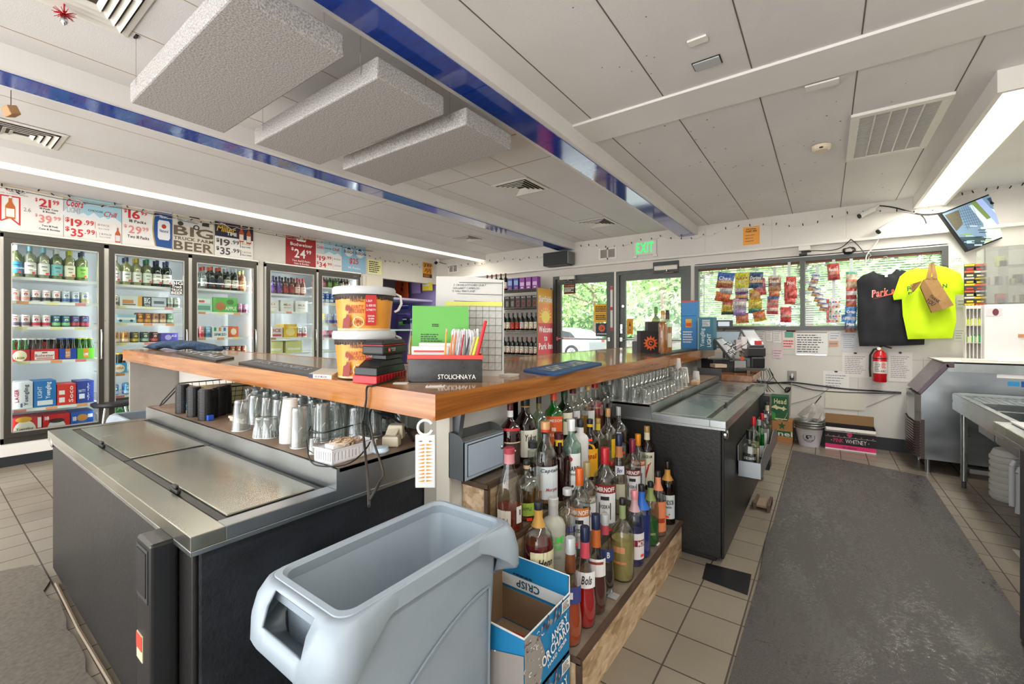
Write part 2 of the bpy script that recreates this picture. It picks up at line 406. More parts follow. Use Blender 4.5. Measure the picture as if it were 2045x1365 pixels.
m.box(XW-1.3,AW-0.1,0,XW-0.1,AW,ZC,WALLP);m.box(XW-1.4,AW-0.1,0,XW-1.3,YB,ZC,PINKW);m.box(XW-1.3,YB,0,XW,YB+0.1,ZC,LILAC)
struct(m.build('wall_alcove'))
d1l,d1r,d2l,d2r=-3.76,-2.66,-2.63,-1.53
wl0,wr0,wz0,wz1=-1.475,1.05,1.345,2.235
m=MB()
m.box(XW,YB,0,d1l,YB+0.12,ZC,WALLP);m.box(d1l,YB,2.25,wr0,YB+0.12,ZC,WALLP)
m.box(d1r,YB-0.01,0,d2l,YB+0.12,2.25,WTRIM);m.box(d2r,YB,0,wl0,YB+0.12,2.25,WALLP)
m.box(wl0,YB,0,wr0,YB+0.12,wz0,WALLP);m.box(wr0,YB,0,XR+0.1,YB+0.12,ZC,WALLP);m.box(wl0,YB,wz1,wr0,YB+.12,2.26,WALLP)
G=mat('a59d92',0.7)
for x0,x1,z in ((-1.5,0.32,1.04),(0.32,1.3,1.02)):m.box(x0,YB-0.002,z-0.003,x1,YB,z,G)
for x in (0.31,0.86):m.box(x-0.003,YB-0.002,0.1,x,YB,1.04,G)
for x in (-1.34,-0.55,0.2,0.9):m.box(x-0.002,YB-0.001,2.42,x,YB,2.76,G)
m.box(-0.02+.02,YB-0.015,0.42,0.36,YB,0.63,mat('dcd6c6', 0.6))     # painted-over hatch
struct(m.build('wall_back'))
m=MB();m.box(-4.9-1.6,YB-0.075,2.365,XR,YB,2.385,WTRIM);m.box(XW,YB-0.06,2.385,XR,YB,2.40,WTRIM);struct(m.build('trim_1',bevel=0.004))
m=MB();m.box(-1.5,YB-0.012,0,XR,YB,0.14,DARKBASE);struct(m.build('baseboard_back'))
m=MB();m.box(XR,YF,0,XR+0.1,YB+0.1,ZC,WALLP);struct(m.build('wall_right'))
m=MB();m.box(XW,YF-0.1,0,XW+0.4,YF,ZC,WALLP);m.box(XR-0.3,YF-0.1,0,XR,YF,ZC,WALLP);m.box(XW+0.4,YF-0.1,2.7,XR-0.3,YF,ZC,WALLP);struct(m.build('wall_front'))
# ceiling beams
m=MB();m.box(-1.425-.265,YF,2.67,-1.44,YB-.001,ZC,BEAMP)
m.box(-1.655,YF,2.664,-1.478,1.80,2.671,BLUESTRIP);m.box(-1.655,1.805,2.664,-1.478,2.62,2.671,BLUESTRIP);m.box(-1.655,2.625,2.664,-1.478,YB-.01,2.671,BLUESTRIP)
m.box(-1.76,YF,2.735,-1.69,YB,ZC,BEAMP);struct(m.build('trim_2'))
m=MB();m.box(-3.62,YF,2.67,-3.35,YB-.001,ZC,BEAMP);m.box(-3.585,YF,2.664,-3.40,2.6,2.671,BLUESTRIP);m.box(-3.585,2.605,2.664,-3.40,YB-.01,2.671,BLUESTRIP)
m.box(-3.70,YF,2.735,-3.62,YB,ZC,BEAMP);struct(m.build('trim_3'))
m=MB();m.box(-1.44,2.72,2.775,XR,3.045,ZC,BEAMP);struct(m.build('trim_4'))
# light valance in front of the coolers
t=thing('fluorescent_valance',(-5.34,2.0,2.66),'long white valance with a glowing fluorescent strip running above the cooler doors','light fixture')
m=MB();m.box(-5.275,YF,2.675,-5.25,YB-.001,ZC,BEAMP);m.box(-5.44,YF,2.68,-5.43,YB-.001,2.72,BEAMP);m.box(-5.44,YF,2.72,-5.26,YB-.001,2.73,BEAMP);m.build('fascia',t)
m=MB();m.box(-5.425,YF,2.662,-5.28,YB-.01,2.69,mat('fff0d4',0.5,0,.75));m.build('diffuser',t)
# right ceiling fixture
t=thing('ceiling_light_fixture',(0.9,4.95,2.66),'long white boxed fluorescent ceiling fixture beside the large air grille','light fixture')
m=MB();m.box(0.775,3.53,2.665,0.80,YB-.002,ZC,WTRIM);m.box(1.01,3.53,2.665,1.035,YB-.002,ZC,WTRIM);m.box(0.8,3.53,2.665,1.01,3.555,ZC,WTRIM);m.build('housing',t)
for a,b in ((3.56,4.93),(4.935,6.38)):
    m=MB();m.box(0.8,a,2.672,1.01,b,2.68,mat('fff4e0',0.5,0,.75));m.build('diffuser',t)
t=thing('ceiling_light_fixture',(0.6,.2,2.65),'unseen fill fixture added over the near end of the aisle, behind the camera','light fixture')  # unseen housing added around the aisle fill light
m=MB();m.box(.47,-1.2,2.66,.73,1.6,ZC,WTRIM);m.build('housing',t);m=MB();m.box(.5,-1.17,2.652,.7,1.57,2.66,mat('fff4e0',0.5,0,.75));m.build('diffuser',t)
# acoustic panels
def acoustic(x0,x1,y0,y1,label):
    t=thing('acoustic_panel',((x0+x1)/2,(y0+y1)/2,2.5),label,'acoustic panel','grey felt panels hung between the blue beams')
    m=MB();m.box(x0,y0,2.5,x1,y1,2.6,FELT);m.build('felt_box',t,bevel=0.008)
    for x in (x0+0.12,x1-0.12):
        for y in (y0-0.004,y1-0.02):
            m=MB();m.tube([(x,y,2.55),(x,y,ZC)],0.0015,CHROME,5);m.box(x-0.02,y-0.006,ZC-0.006,x+0.02,y+0.006,ZC,BLACK);m.build('hanger_wire',t)
acoustic(-2.86,-1.65,0.645,1.07,'largest looking grey felt acoustic panel, the one nearest the camera')
acoustic(-2.87,-1.655,1.24,1.668,'middle grey felt acoustic panel hung from the ceiling')
acoustic(-2.82,-1.63,1.815,2.25,'farthest of the three grey felt acoustic panels')
# square ceiling diffusers
def vent(x0,x1,y0,y1,label,dark='4a4038'):
    t=thing('ceiling_vent',((x0+x1)/2,(y0+y1)/2,ZC-0.02),label,'vent')
    cx,cy=(x0+x1)/2,(y0+y1)/2;hx,hy=(x1-x0)/2,(y1-y0)/2
    m=MB();m.box(x0+.01,y0+.01,ZC-0.004,x1-.01,y1-.01,ZC-0.001,mat(dark,0.8));m.build('backing',t)
    def fr(m,k0,k1,z0,z1):
        a,b,c,d=hx*k0,hy*k0,hx*k1,hy*k1
        for (p,q) in (((-a,-b),(a,-b)),((a,-b),(a,b)),((a,b),(-a,b)),((-a,b),(-a,-b))):
            s=k1/k0;m.hexa([(cx+p[0],cy+p[1],z0),(cx+q[0],cy+q[1],z0),(cx+q[0]*s,cy+q[1]*s,z1),(cx+p[0]*s,cy+p[1]*s,z1),(cx+p[0],cy+p[1],z0+.003),(cx+q[0],cy+q[1],z0+.003),(cx+q[0]*s,cy+q[1]*s,z1+.003),(cx+p[0]*s,cy+p[1]*s,z1+.003)],WTRIM)
    m=MB();fr(m,1,0.86,ZC-0.008,ZC-0.012);m.build('frame',t)
    for k in (0.8,0.63,0.46,0.29):
        m=MB();fr(m,k,k-0.1,ZC-0.022,ZC-0.008);m.build('louver',t)
vent(-2.70,-2.28,3.375,3.80,'square white ceiling vent beside the farthest acoustic panel')
vent(-2.70,-2.27,5.17,5.60,'square white ceiling vent nearest the exit sign')
vent(-4.75,-4.35,4.9,5.3,'small dark ceiling vent between the far beam and the light valance')
p=ZP(40,262,ZC);vent(p.x-.25,p.x+.2,p.y-.2,p.y+.22,'ceiling vent at the left edge beyond the second blue beam')
p=ZP(225,5,ZC);vent(p.x-.24,p.x+.2,p.y-.25,p.y+.1,'ceiling vent partly cut off above the largest acoustic panel')
# large return grille
t=thing('air_return_grille',(0.39,4.16,ZC-.02),'large white rectangular air return grille in the ceiling','vent')
m=MB()
for a,b,c,d in ((0.14,3.685,0.64,3.74),(0.14,4.59,0.64,4.645),(0.14,3.74,0.19,4.59),(0.59,3.74,0.64,4.59)):m.box(a,b,ZC-.02,c,d,ZC,WTRIM)
m.build('frame',t,bevel=0.003)
m=MB();m.box(0.18,3.72,ZC-.003,0.6,4.6,ZC-.001,mat('55544f',0.9));m.build('backing',t)
m=MB()
for i in range(31):y=3.755+i*0.0272;m.hexa([(0.19,y,ZC-.018),(0.59,y,ZC-.018),(0.59,y+.006,ZC-.018),(0.19,y+.006,ZC-.018),(0.19,y+.012,ZC-.004),(0.59,y+.012,ZC-.004),(0.59,y+.016,ZC-.004),(0.19,y+.016,ZC-.004)],WTRIM)
for i in range(1,5):m.box(0.19+i*.08-.004,3.74,ZC-.021,0.19+i*.08+.004,4.59,ZC-.012,WTRIM)
m.build('slats',t)
# smoke detector, blank plates
p=ZP(1640,290,ZC);t=thing('smoke_detector',(p.x,p.y,ZC-.05),'round cream smoke detector on the ceiling near the air grille','smoke detector')
m=MB();m.lathe([(0.045,-.045),(0.06,-.035),(0.065,-.012),(0.065,-.006)],mat('e2d6bd'),(p.x,p.y,ZC),24);m.build('cover',t)
m=MB();m.lathe([(0.055,-.006),(0.055,0)],mat('8a6a48',0.7),(p.x,p.y,ZC),24);m.box(p.x-.012,p.y-.062,ZC-.04,p.x+.012,p.y-.055,ZC-.03,BLACK);m.build('base',t)
for px,py,w,d,lab,mt in ((1412,125,.13,.075,'grey metal junction box plate with dark edge on the ceiling',mat('b9bdbd',0.4)),(1393,80,.09,.05,'small white blank plate on the ceiling above the junction box',WTRIM),(1641,163,.16,.07,'white painted blank plate beside the ceiling trim board',WTRIM)):
    p=ZP(px,py,ZC);zc=ZC-(.015 if px==1641 else 0);m=MB()
    if px==1412:m.box(p.x-w/2-.006,p.y-d/2-.006,ZC-.004,p.x+w/2+.006,p.y+d/2+.006,ZC,mat('2a2c2c',.6))
    m.box(p.x-w/2,p.y-d/2,zc-.01,p.x+w/2,p.y+d/2,zc-(0.003 if px==1412 else 0),mt);tag(m.build('ceiling_plate',bevel=0.002),lab,'plate')
# hanging ornaments
p=ZP(128,0,ZC);t=thing('tinsel_ornament',(p.x,p.y,ZC-.2),'red tinsel ornament with a silver bulb hanging from the ceiling','ornament')
m=MB();rs=random.Random(5);c=DP(128,28,(p-CP).dot(_F));m.tube([(c.x,c.y,ZC),(c.x,c.y,c.z)],.003,RED,5)
for i in range(70):
    a,b=rs.uniform(0,2*PI),rs.uniform(-0.9,0.5);L=rs.uniform(.02,.045);m.tube([c,c+Vector((math.cos(a)*math.cos(b),math.sin(a)*math.cos(b),math.sin(b)))*L],.0012,RED,4)
m.build('tinsel',t);m=MB();m.lathe([(0.001,-.05),(.011,-.04),(.013,-.025),(.008,-.008),(.003,0)],CHROME,c,12);m.build('bulb',t)
p=ZP(22,180,ZC);c=DP(22,222,(p-CP).dot(_F));t=thing('hanging_ornament',(c.x,c.y,c.z),'small brown folded ornament hanging at the left edge','ornament')
m=MB();m.tube([(c.x,c.y,c.z),(c.x,c.y,ZC)],.002,BLACK,5);m.build('hook',t);m=MB();m.obox(c,(.03,.01,.005),(-.01,.022,.01),(0,-.01,.025),mat('b48a62',.7));m.build('wooden_block',t,bevel=.005)
# ================================================================ coolers along the left wall
class FDec(Dec):
    def __init__(s,o,R,U,W,H,**k):super().__init__(o,R,U,**k);s.W,s.H=W,H
    def p(s,x,y,l):return super().p(x*s.W,y*s.H,l)
FRB=mat('4c4a44',0.35,0.6);FRA=mat('cfcdc6',0.3,0.7);INTW=mat('dfe2e4');SHW=mat('e4e6e6',0.4)
GX=XW-0.10
def cooler(name,doors,label):
    y0,y1=doors[0][0],doors[-1][1]
    t=thing('display_cooler',(XW,(y0+y1)/2,0.22),label,'cooler')
    m=MB();m.box(XW-1.0,y0,0.2,XW-0.97,y1,2.33,INTW);m.box(XW-1.0,y0-.02,0.2,XW-0.04,y0,2.33,INTW);m.box(XW-1.0,y1,0.2,XW-0.04,y1+.02,2.33,INTW)
    m.box(XW-1.0,y0,2.31,XW-.04,y1,2.33,INTW);m.box(XW-1.0,y0,0.2,XW-0.04,y1,0.22,INTW);m.build('case_interior',t)
    m=MB()
    m.box(XW-0.05,y0,2.26,XW+0.035,y1,2.325,FRB);m.box(XW+.03,y0,2.312,XW+0.045,y1,2.33,FRA);m.box(XW-0.05,y0,0.225,XW+0.035,y1,0.28,FRB)
    ys=[y0]+[d[1] for d in doors]
    for i,y in enumerate(ys):
        e=0.02;m.box(XW-0.05,max(y-e,y0),0.225,XW+0.035,min(y+e,y1),2.3,FRA)
    m.build('frame',t)
    for k,(a,b,zs) in enumerate(doors):
        d=MB();w=0.045
        for q in ((a+.022,.285,a+.022+w,2.255),(b-.022-w,.285,b-.022,2.255)):d.box(XW+.01,q[0],q[1],XW+.05,q[2],q[3],FRB)
        for q in ((.285,.285+w),(2.255-w,2.255)):d.box(XW+.01,a+.022+w,q[0],XW+.05,b-.022-w,q[1],FRB)
        i0,i1=a+.022+w,b-.022-w
        for q in ((i0,.285+w,i0+.008,2.255-w),(i1-.008,.285+w,i1,2.255-w)):d.box(XW+.012,q[0],q[1],XW+.053,q[2],q[3],FRA)
        for q in ((.285+w,.293+w),(2.247-w,2.255-w)):d.box(XW+.012,i0,q[0],XW+.053,i1,q[1],FRA)
        do=d.build('cooler_door',t)
        g=MB();g.box(XW+.02,i0,.285+w,XW+.026,i1,2.255-w,PANE);g.build('glass_pane',do)
        h=MB();y=b-0.05;h.tube([(XW+.05,y,1.02),(XW+.085,y,1.03),(XW+.092,y,1.06),(XW+.092,y,1.32),(XW+.085,y,1.35),(XW+.05,y,1.36)],.008,CHROME,8);h.build('handle',do)
        for z in zs:
            s=MB();s.box(XW-.75,i0-.03,z-.012,GX+.02,i1+.03,z-.004,SHW)
            for j in range(8):s.box(XW-.75,i0+(i1-i0)*j/7-.003,z-.004,GX+.02,i0+(i1-i0)*j/7+.003,z-.0005,SHW)
            s.box(GX+.015,i0-.03,z-.03,GX+.022,i1+.03,z-.001,mat('f0f0ee',.4))
            s.build('shelf',t)
    return t
def shz(*pts):return [XP(x,y,GX).z for x,y in pts]
Z1=shz((105,556.6),(105,602.7),(105,652),(105,718),(105,810),(53,880));Z2=shz((286,570),(286,611.5),(286,644.5),(286,683),(242,744),(242,788))+[.33]
Z3=shz((437,578),(437,622.7),(437,673))+[1.0,.65];Z4=shz((577,587.5),(577,621.5),(575,673))+[1.0,.65];Z5=shz((648,573),(650,604),(650,646),(648,674))+[1.0,.6]
D1,D2,D3,D4,D5=(0.50,1.27,Z1),(1.27,2.06,Z2),(2.06,2.87,Z3),(2.965,3.76,Z4),(3.76,4.55,Z5)
cooler('display_cooler',[D1,D2,D3],'three-door glass display cooler with grey frames on the left wall, nearest the camera')
cooler('display_cooler',[D4,D5],'two-door glass display cooler farther along the left wall behind the orange buckets')
for y in (0.53,1.27,2.06,2.84,3.0,3.76,4.52):
    area('cooler_strip_light',(XW-0.07,y,1.3),(0,PI/2,0),1.9,0.03,5.0,(0.95,0.98,1.0))
# --- goods
def lathe_bottle(m,r,h,gm,lm,cm,liq=None,style='wine',neck=0.33,fill=0.9,n=14):
    zs=h*(1-neck)
    sh={'wine':[(zs,r),(zs+h*.06,r*.8),(zs+h*.11,r*.42),(zs+h*.15,r*.36)],'bord':[(zs,r),(zs+h*.04,r*.93),(zs+h*.07,r*.6),(zs+h*.1,r*.38)],'beer':[(zs-h*.08,r),(zs,r*.86),(zs+h*.1,r*.45),(zs+h*.2,r*.4)]}[style]
    prof=[(r*.9,0),(r,h*.02)]+[(b,a) for a,b in sh]+[(r*.36,h*.86)]
    m.lathe(prof,gm,n=n,cap1=False)
    if liq:
        f=h*fill;lp=[(r*.88,h*.015)]+[(b*.92,min(a,f)) for a,b in sh if a<f]+[(r*.3,min(f,h*.85))];m.lathe(lp,liq,n=n)
    m.lathe([(r*.42,h*.84),(r*.42,h)],cm,n=10)
    if lm:m.lathe([(r*1.015,h*.12),(r*1.015,h*.48)],lm,n=n,cap0=False,cap1=False)
GKEY={}
def good(spec):
    k=spec[0];m=MB()
    if k=='wine':
        _,gm,lc,cc,r,h,liq,style=spec;lathe_bottle(m,r,h,gm,mat(lc,.6),mat(cc,.4),liq,style)
        d=Dec((0,0,h*.3),eps=.0008,wrap=r*1.02);d.rect(-r*.5,.02,r*.5,.028,INK,1);d.rect(-r*.35,-.02,r*.35,-.012,mat('8a7a50',.6),1);d.rect(r*.2,-h*.17,r*.8,-h*.11,mat('ff4a3a'),2)
        merge(m,d.mb)
    elif k=='can':
        _,bc,bc2,tc,r,h=spec
        m.lathe([(r*.82,0),(r,h*.06),(r,h*.9),(r*.82,h*.98)],mat(bc,.3,.3),n=14,cap1=False);m.lathe([(r*.82,h*.98),(r*.84,h),(r*.78,h*.985)],mat('c4c6c8',.3,1.0),n=14)
        m.lathe([(r*1.01,h*.1),(r*1.01,h*.36)],mat(bc2,.35),n=14,cap0=False,cap1=False)
        d=Dec((0,0,h*.55),wrap=r*1.01);d.disc(0,0.005,r*.42,mat(tc,.5),1,12);d.rect(-r*.6,h*.24,r*.6,h*.29,mat(tc,.5),1);merge(m,d.mb)
    elif k=='box':
        _,w,h,dp,bc,marks=spec;m.box(-w/2,0,0,w/2,dp,h,mat(bc,.45))
        d=FDec((-w/2,0,0),(1,0,0),(0,0,1),w,h)
        for q in marks:
            if q[0]=='t':d.text(q[1],q[2],q[3],q[4],q[5],mat(q[6],.5),3,True,0.2 if len(q)>7 else 0,rot=0)
            elif q[0]=='v':vtext(d,q[1],q[2],q[3],q[4],q[5],mat(q[6],.5))
            elif q[0]=='r':d.rect(q[1],q[2],q[3],q[4],mat(q[5],.5),1)
            elif q[0]=='c':d.disc(q[1],q[2],q[3],mat(q[5],.5),2,20,ry=q[4])
            elif q[0]=='b':bottle_art(d,q[1],q[2],q[3],q[4],q[5],q[6])
        merge(m,d.mb)
    elif k=='six':
        _,bc,gm,cc,marks=spec;w,h=.135 if len(marks)<9 else .2,.115
        m.box(-w/2,0,0,w/2,.12,h,mat(bc,.45));nb=3 if w<.19 else 4
        for i in range(nb):
            x=-w/2+w*(i+.5)/nb
            for y in (.03,.09):m.lathe([(.021,h-.005),(.02,h+.02),(.012,h+.06),(.012,h+.1)],gm,(x,y,0),10,cap0=False);m.lathe([(.015,h+.1),(.015,h+.112)],mat(cc,.4),(x,y,0),10)
        m.prism([(-w*.2,.058,h),(w*.2,.058,h),(w*.14,.058,h+.075),(-w*.14,.058,h+.075)],(0,.004,0),mat(bc,.5))
        d=FDec((-w/2,0,0),(1,0,0),(0,0,1),w,h)
        for q in marks:
            if q[0]=='t':d.text(q[1],q[2],q[3],q[4],q[5],mat(q[6],.5),3)
            elif q[0]=='r':d.rect(q[1],q[2],q[3],q[4],mat(q[5],.5),1)
            elif q[0]=='c':d.disc(q[1],q[2],q[3],mat(q[5],.5),2,20,ry=q[4])
        merge(m,d.mb)
    return m
def merge(m,o):
    b=len(m.v);m.v+=o.v
    for f,i,s in zip(o.f,o.m,o.s):m.f.append([b+k for k in f]);m.m.append(m.mi(o.mats[i]));m.s.append(s)
def vtext(d, t, x0, y0, x1, y1, m):   # lettering running up the box; square fraction box assumed in metres
    W,H=d.W,d.H;xm,ym=(x0+x1)/2,(y0+y1)/2;L,T=(y1-y0)*H,(x1-x0)*W
    q=Dec(d.p(xm,ym,0),d.U,-d.R);q.text(t,-L/2,-T/2,L/2,T/2,m,4)
    merge(d.mb,q.mb)
def bottle_art(d,x,y,w,h,bc,lc):
    b,l=mat(bc,.5),mat(lc,.5)
    d.poly([(x-w/2,y),(x+w/2,y),(x+w/2,y+h*.55),(x+w*.18,y+h*.75),(x+w*.16,y+h),(x-w*.16,y+h),(x-w*.18,y+h*.75),(x-w/2,y+h*.55)],b,3)
    d.rect(x-w*.42,y+h*.08,x+w*.42,y+h*.45,l,4);d.rect(x-w*.16,y+h*.92,x+w*.16,y+h,l,4)
GN={'wine':'wine_bottle','can':'beverage_can','box':'beer_carton','six':'bottle_six_pack'}
GC={'wine':'bottle','can':'can','box':'carton','six':'six-pack'}
ORD=['first','second','third','fourth','fifth','sixth','seventh','eighth','ninth','tenth','eleventh','twelfth','thirteenth','fourteenth']
def place_good(spec,desc,y,z,where,x=None,rot=PI/2):
    key=('g',str(spec))
    def mk():
        o=good(spec).build(GN[spec[0]]);return o
    if key not in POOL.d:
        mm=good(spec);me=None
        vs=[Vector(v) for v in mm.v];me=bpy.data.meshes.new(GN[spec[0]]);me.from_pydata(vs,[],mm.f)
        for q in mm.mats:me.materials.append(q)
        me.polygons.foreach_set('material_index',mm.m);me.polygons.foreach_set('use_smooth',mm.s);POOL.d[key]=me
    o=bpy.data.objects.new(GN[spec[0]],POOL.d[key]);COL.objects.link(o)
    o.location=((GX-.01) if x is None else x,y,z);o.rotation_euler=(0,0,rot)
    tag(o,desc+' '+where,GC[spec[0]],None);return o
def gw(spec):return {'wine':lambda:spec[4]*2+.01,'can':lambda:spec[4]*2+.006,'box':lambda:spec[1]+.008,'six':lambda:(.135 if len(spec[4])<9 else .2)+.006}[spec[0]]()
def row(door,zi,items,shelf,grp=None,y0=None):
    """items: (spec, description, count); laid left to right, stretched over the door width"""
    a,b,zs=D[door];i0,i1=(a+.07 if y0 is None else y0),b-.08;z=zs[zi]
    lst=[(s,d) for s,d,n in items for _ in range(n)];tot=sum(gw(s) for s,d in lst);gap=max(0,(i1-i0-tot)/max(1,len(lst)-1));gap=min(gap,.04);y=i0
    k=0
    for s,d in lst:
        w=gw(s);dx=-.035 if s[0] in ('can',) else (-.06 if s[0]=='wine' else 0)
        if y+w>i1+.03:break
        o=place_good(s,d,y+w/2,z,f'{ORD[k]} from left, {shelf} shelf, {DN[door]} cooler',GX-.012+dx);o['group']=g_=grp or f'goods on the {shelf} shelf behind the {DN[door]} cooler door'
        if s[0] in ('wine','can','six'):o=place_good(s,d,y+w/2,z,f'behind the {ORD[k]} one, {shelf} shelf, {DN[door]} cooler',GX-.012+dx-(.14 if s[0]=='six' else w+.01));o['group']=g_
        y+=w+gap;k+=1
D=[D1,D2,D3,D4,D5];DN=['first','second','third','fourth','fifth']
YL,WL,GLq=liquid('e3dd92',.45),liquid('e8e6c8',.35),liquid('a8b070',.5)
def W_(lc,cc,liq,gm=None,r=.044,h=.33,st='wine'):return ('wine',gm or BOTG,lc,cc,r,h,liq,st)
row(0,0,[(W_('3f93c4','d8e4ea',GLq),'blue label wine bottle',1),(W_('f0eeea','8fc4cf',WL),'white label wine bottle with teal cap',2),(W_('7ec0c4','e4e2dc',GLq),'teal label wine bottle',1),(W_('efe8d0','c8c234',YL),'yellow wine bottle with white label',1),(W_('8cc95a','333a55',GLq),'green label wine bottle',1),(W_('f0eeea','a9b8c6',WL),'clear bottle with white label',1)],'top')
C_=lambda a,b,c:('can',a,b,c,.034,.125)
row(0,1,[(C_('eadedc','e9a49a','c84a40'),'white and coral can',2),(C_('ece8e6','3c3a44','d05060'),'white can with red lettering',3),(C_('ccd4dc','4a70a8','6a7890'),'silver blue can',2),(C_('cfd2cc','b8a878','5a7aa8'),'silver gold can',2)],'second')
row(0,2,[(C_('e4e0de','6a5a72','b05060'),'white and plum can',2),(C_('e8e2e0','c83a58','c83a58'),'white and rose can',2),(C_('2e5f7a','8cc890','d6e8d0'),'green and teal can',2),(C_('4a3a68','c03a48','8fb4d8'),'purple and red can',3)],'third')
SIXM=lambda c1,tx,c2:[('c',.5,.45,.33,.42,c1),('t',tx,.26,.4,.74,.6,c2)]
row(0,3,[(('six','b8323a',GREENG,'e8e8e0',[('c',.5,.45,.36,.48,'e8dfba'),('t','LAGER',.25,.15,.75,.36,'7a2030')]),'cream label lager six-pack',1),
    (('six','cc2128',BROWNG,'d8d8d8',[('r',.14,.05,.86,.8,'ecebe8'),('t','Budweiser',.16,.3,.84,.55,'b01c24'),('r',.2,.1,.8,.16,'b01c24'),('r',.2,.2,.8,.24,'b01c24'),('r',.4,.62,.6,.74,'b01c24'),('r',0,0,.01,.01,'cc2128'),('r',0,0,.01,.01,'cc2128'),('r',0,0,.01,.01,'cc2128'),('r',0,0,.01,.01,'cc2128')]),'red bottle carton with white crest',1),
    (('six','2447a8',BROWNG,'3a66c4',[('r',.36,.1,.64,.98,'d07a34'),('t','BUD',.38,.5,.62,.72,'f4f4f4'),('t','LIGHT',.36,.26,.64,.44,'f4f4f4')]),'blue light beer six-pack',1),
    (('six','6abf3a',GREENG,'d8d040',[('r',.34,.1,.66,.98,'e09a2c'),('t','LIME',.36,.3,.64,.55,'f4f4f4')]),'lime green beer six-pack',1)],'fourth')
row(0,4,[(('box',.155,.27,.3,'dcdde0',[('v','Yuengling',.6,.1,.85,.9,'3a3e58'),('v','LAGER',.18,.25,.38,.75,'a02838'),('r',.45,.05,.55,.2,'5a5e78')]),'white lager twelve-pack standing upright',1),
    (('box',.16,.27,.3,'2b78bf',[('v','Yuengling',.52,.3,.8,.95,'eef2f8'),('v','LIGHT',.16,.35,.36,.8,'cfe0f0'),('r',.15,.06,.85,.24,'e4e8ec')]),'blue light lager twelve-pack standing upright',1),
    (('box',.145,.22,.3,'d8332c',[('v','Soco',.6,.1,.85,.9,'f0dcd8'),('r',.1,.5,.4,.7,'f0e8e4'),('r',.1,.12,.4,.36,'f0e8e4')]),'red twelve-pack with white panels',1),
    (('box',.135,.24,.3,'2a3f94',[('t','NATTY',.1,.5,.5,.62,'e6e9f2'),('v','**',.6,.1,.85,.9,'e6e9f2'),('r',.12,.2,.45,.42,'e6e9f2')]),'navy twelve-pack with white stars',1)],'fifth')
row(0,5,[(('box',.22,.24,.3,'b5232c',[('r',0,0,.9,1,'c02a34'),('c',.45,.45,.36,.42,'e9e2cf'),('c',.42,.92,.26,.12,'d6a02c'),('t','Yuengling',.18,.42,.72,.58,'4a3a3a'),('t','LAGER',.2,.06,.74,.26,'6a1c28'),('r',.86,.5,.98,.95,'e6e6e6')]),'large red lager carton with cream label',1),
    (('box',.2,.24,.3,'c81f28',[('c',.5,.42,.34,.34,'d9d4d2'),('c',.5,.72,.3,.1,'3a2222'),('r',.3,.2,.7,.4,'efeae6'),('t','18',.06,.78,.22,.94,'f4f4f4')]),'red eighteen-pack carton',1),
    (('box',.18,.24,.3,'2157b4',[('t','18',.08,.6,.24,.8,'f4f4f4'),('c',.5,.72,.24,.16,'c88a3c'),('r',.3,.1,.7,.55,'2f6ec8'),('r',.74,.7,.96,.86,'e6e9f2')]),'blue eighteen-pack carton',1)],'bottom')
# door 2
row(1,0,[(W_('e8dfe6','dfe3e8',WL),'white label wine bottle',1),(W_('f0efe6','3a4468',YL),'pale wine bottle with navy cap',1),(W_('f0efe6','c9b030',YL),'yellow wine bottle with gold cap',1),(W_('e2e8dc','3f8f6a',GLq),'greenish wine bottle with green cap',1),(W_('e9e4d8','2a3568',None,DKGREENG),'dark wine bottle with cream label',2),(W_('d9d890','c9b030',YL),'yellow label wine bottle',1)],'top')
BX=lambda w,h,c,*mk:('box',w,h,.25,c,list(mk))
row(1,1,[(C_('e2ddd4','6a5a50','4a4440'),'white truck beer can',1),(BX(.2,.12,'d9dcd8',('r',.1,.25,.6,.6,'d28a4a'),('r',.8,0,1,1,'e0a94a'),('r',.1,.1,.7,.2,'3a3f44')),'white beer carton with orange truck',1),(BX(.23,.12,'27303c',('t','BIG',.05,.3,.3,.9,'e8eef4'),('r',.36,.05,1,.95,'c3ccd6'),('r',.45,.3,.9,.6,'5a6672'),('t','TRUCK',.05,.05,.3,.22,'e8eef4')),'navy and grey truck beer carton',1),(C_('b9c0b4','4a5648','7a8a6a'),'grey green can',2)],'second')
row(1,2,[(BX(.22,.1,'9dc3cf',('r',.2,.35,.95,.62,'e9efef'),('c',.35,.25,.07,.14,'2a3038'),('c',.8,.25,.07,.14,'2a3038'),('v','TRUCK',.02,.05,.12,.95,'1c4a60')),'pale blue carton with white truck',1),(C_('8a4a2c','d89a30','f0c040'),'brown and orange can',2),(C_('a87a5a','e0c8a8','5a3020'),'tan can',2),(C_('4a7a5a','b8ccb0','dce8d0'),'sage green can',2)],'third')
row(1,3,[(C_('c98a3a','e8d8b8','6a3a1c'),'amber can',2),(C_('3a3a30','c9b428','e8d838'),'black and yellow can',1),(C_('2f4a3a','a8c0b0','e8e0d0'),'dark green can',1),(C_('4a1c2c','d05a5a','f0c8b8'),'maroon can',1),(BX(.17,.11,'5a50b8',('c',.4,.5,.2,.3,'b8b0e8'),('t','ALE',.6,.55,.9,.8,'e8e4f8')),'violet beer carton',1)],'fourth')
row(1,4,[(('six','3fa0cf',BROWNG,'e8c040',[('c',.5,.45,.36,.42,'f0e0c0'),('t','KONA',.2,.35,.8,.6,'c8501c')]),'bright blue six-pack',1),(C_('c2a8cc','8a5aa8','efe4f4'),'lilac can',2)],'fifth')
row(1,5,[(C_('5a9fd4','c8dcec','f0f4f8'),'light blue can',2),(C_('2458b0','c8a850','e8e8f0'),'dark blue can',2)],'sixth')
row(1,6,[(BX(.22,.2,'2fa84a',('t','ALE',.2,.4,.8,.7,'e8f4e8')),'green beer carton',2)],'bottom')
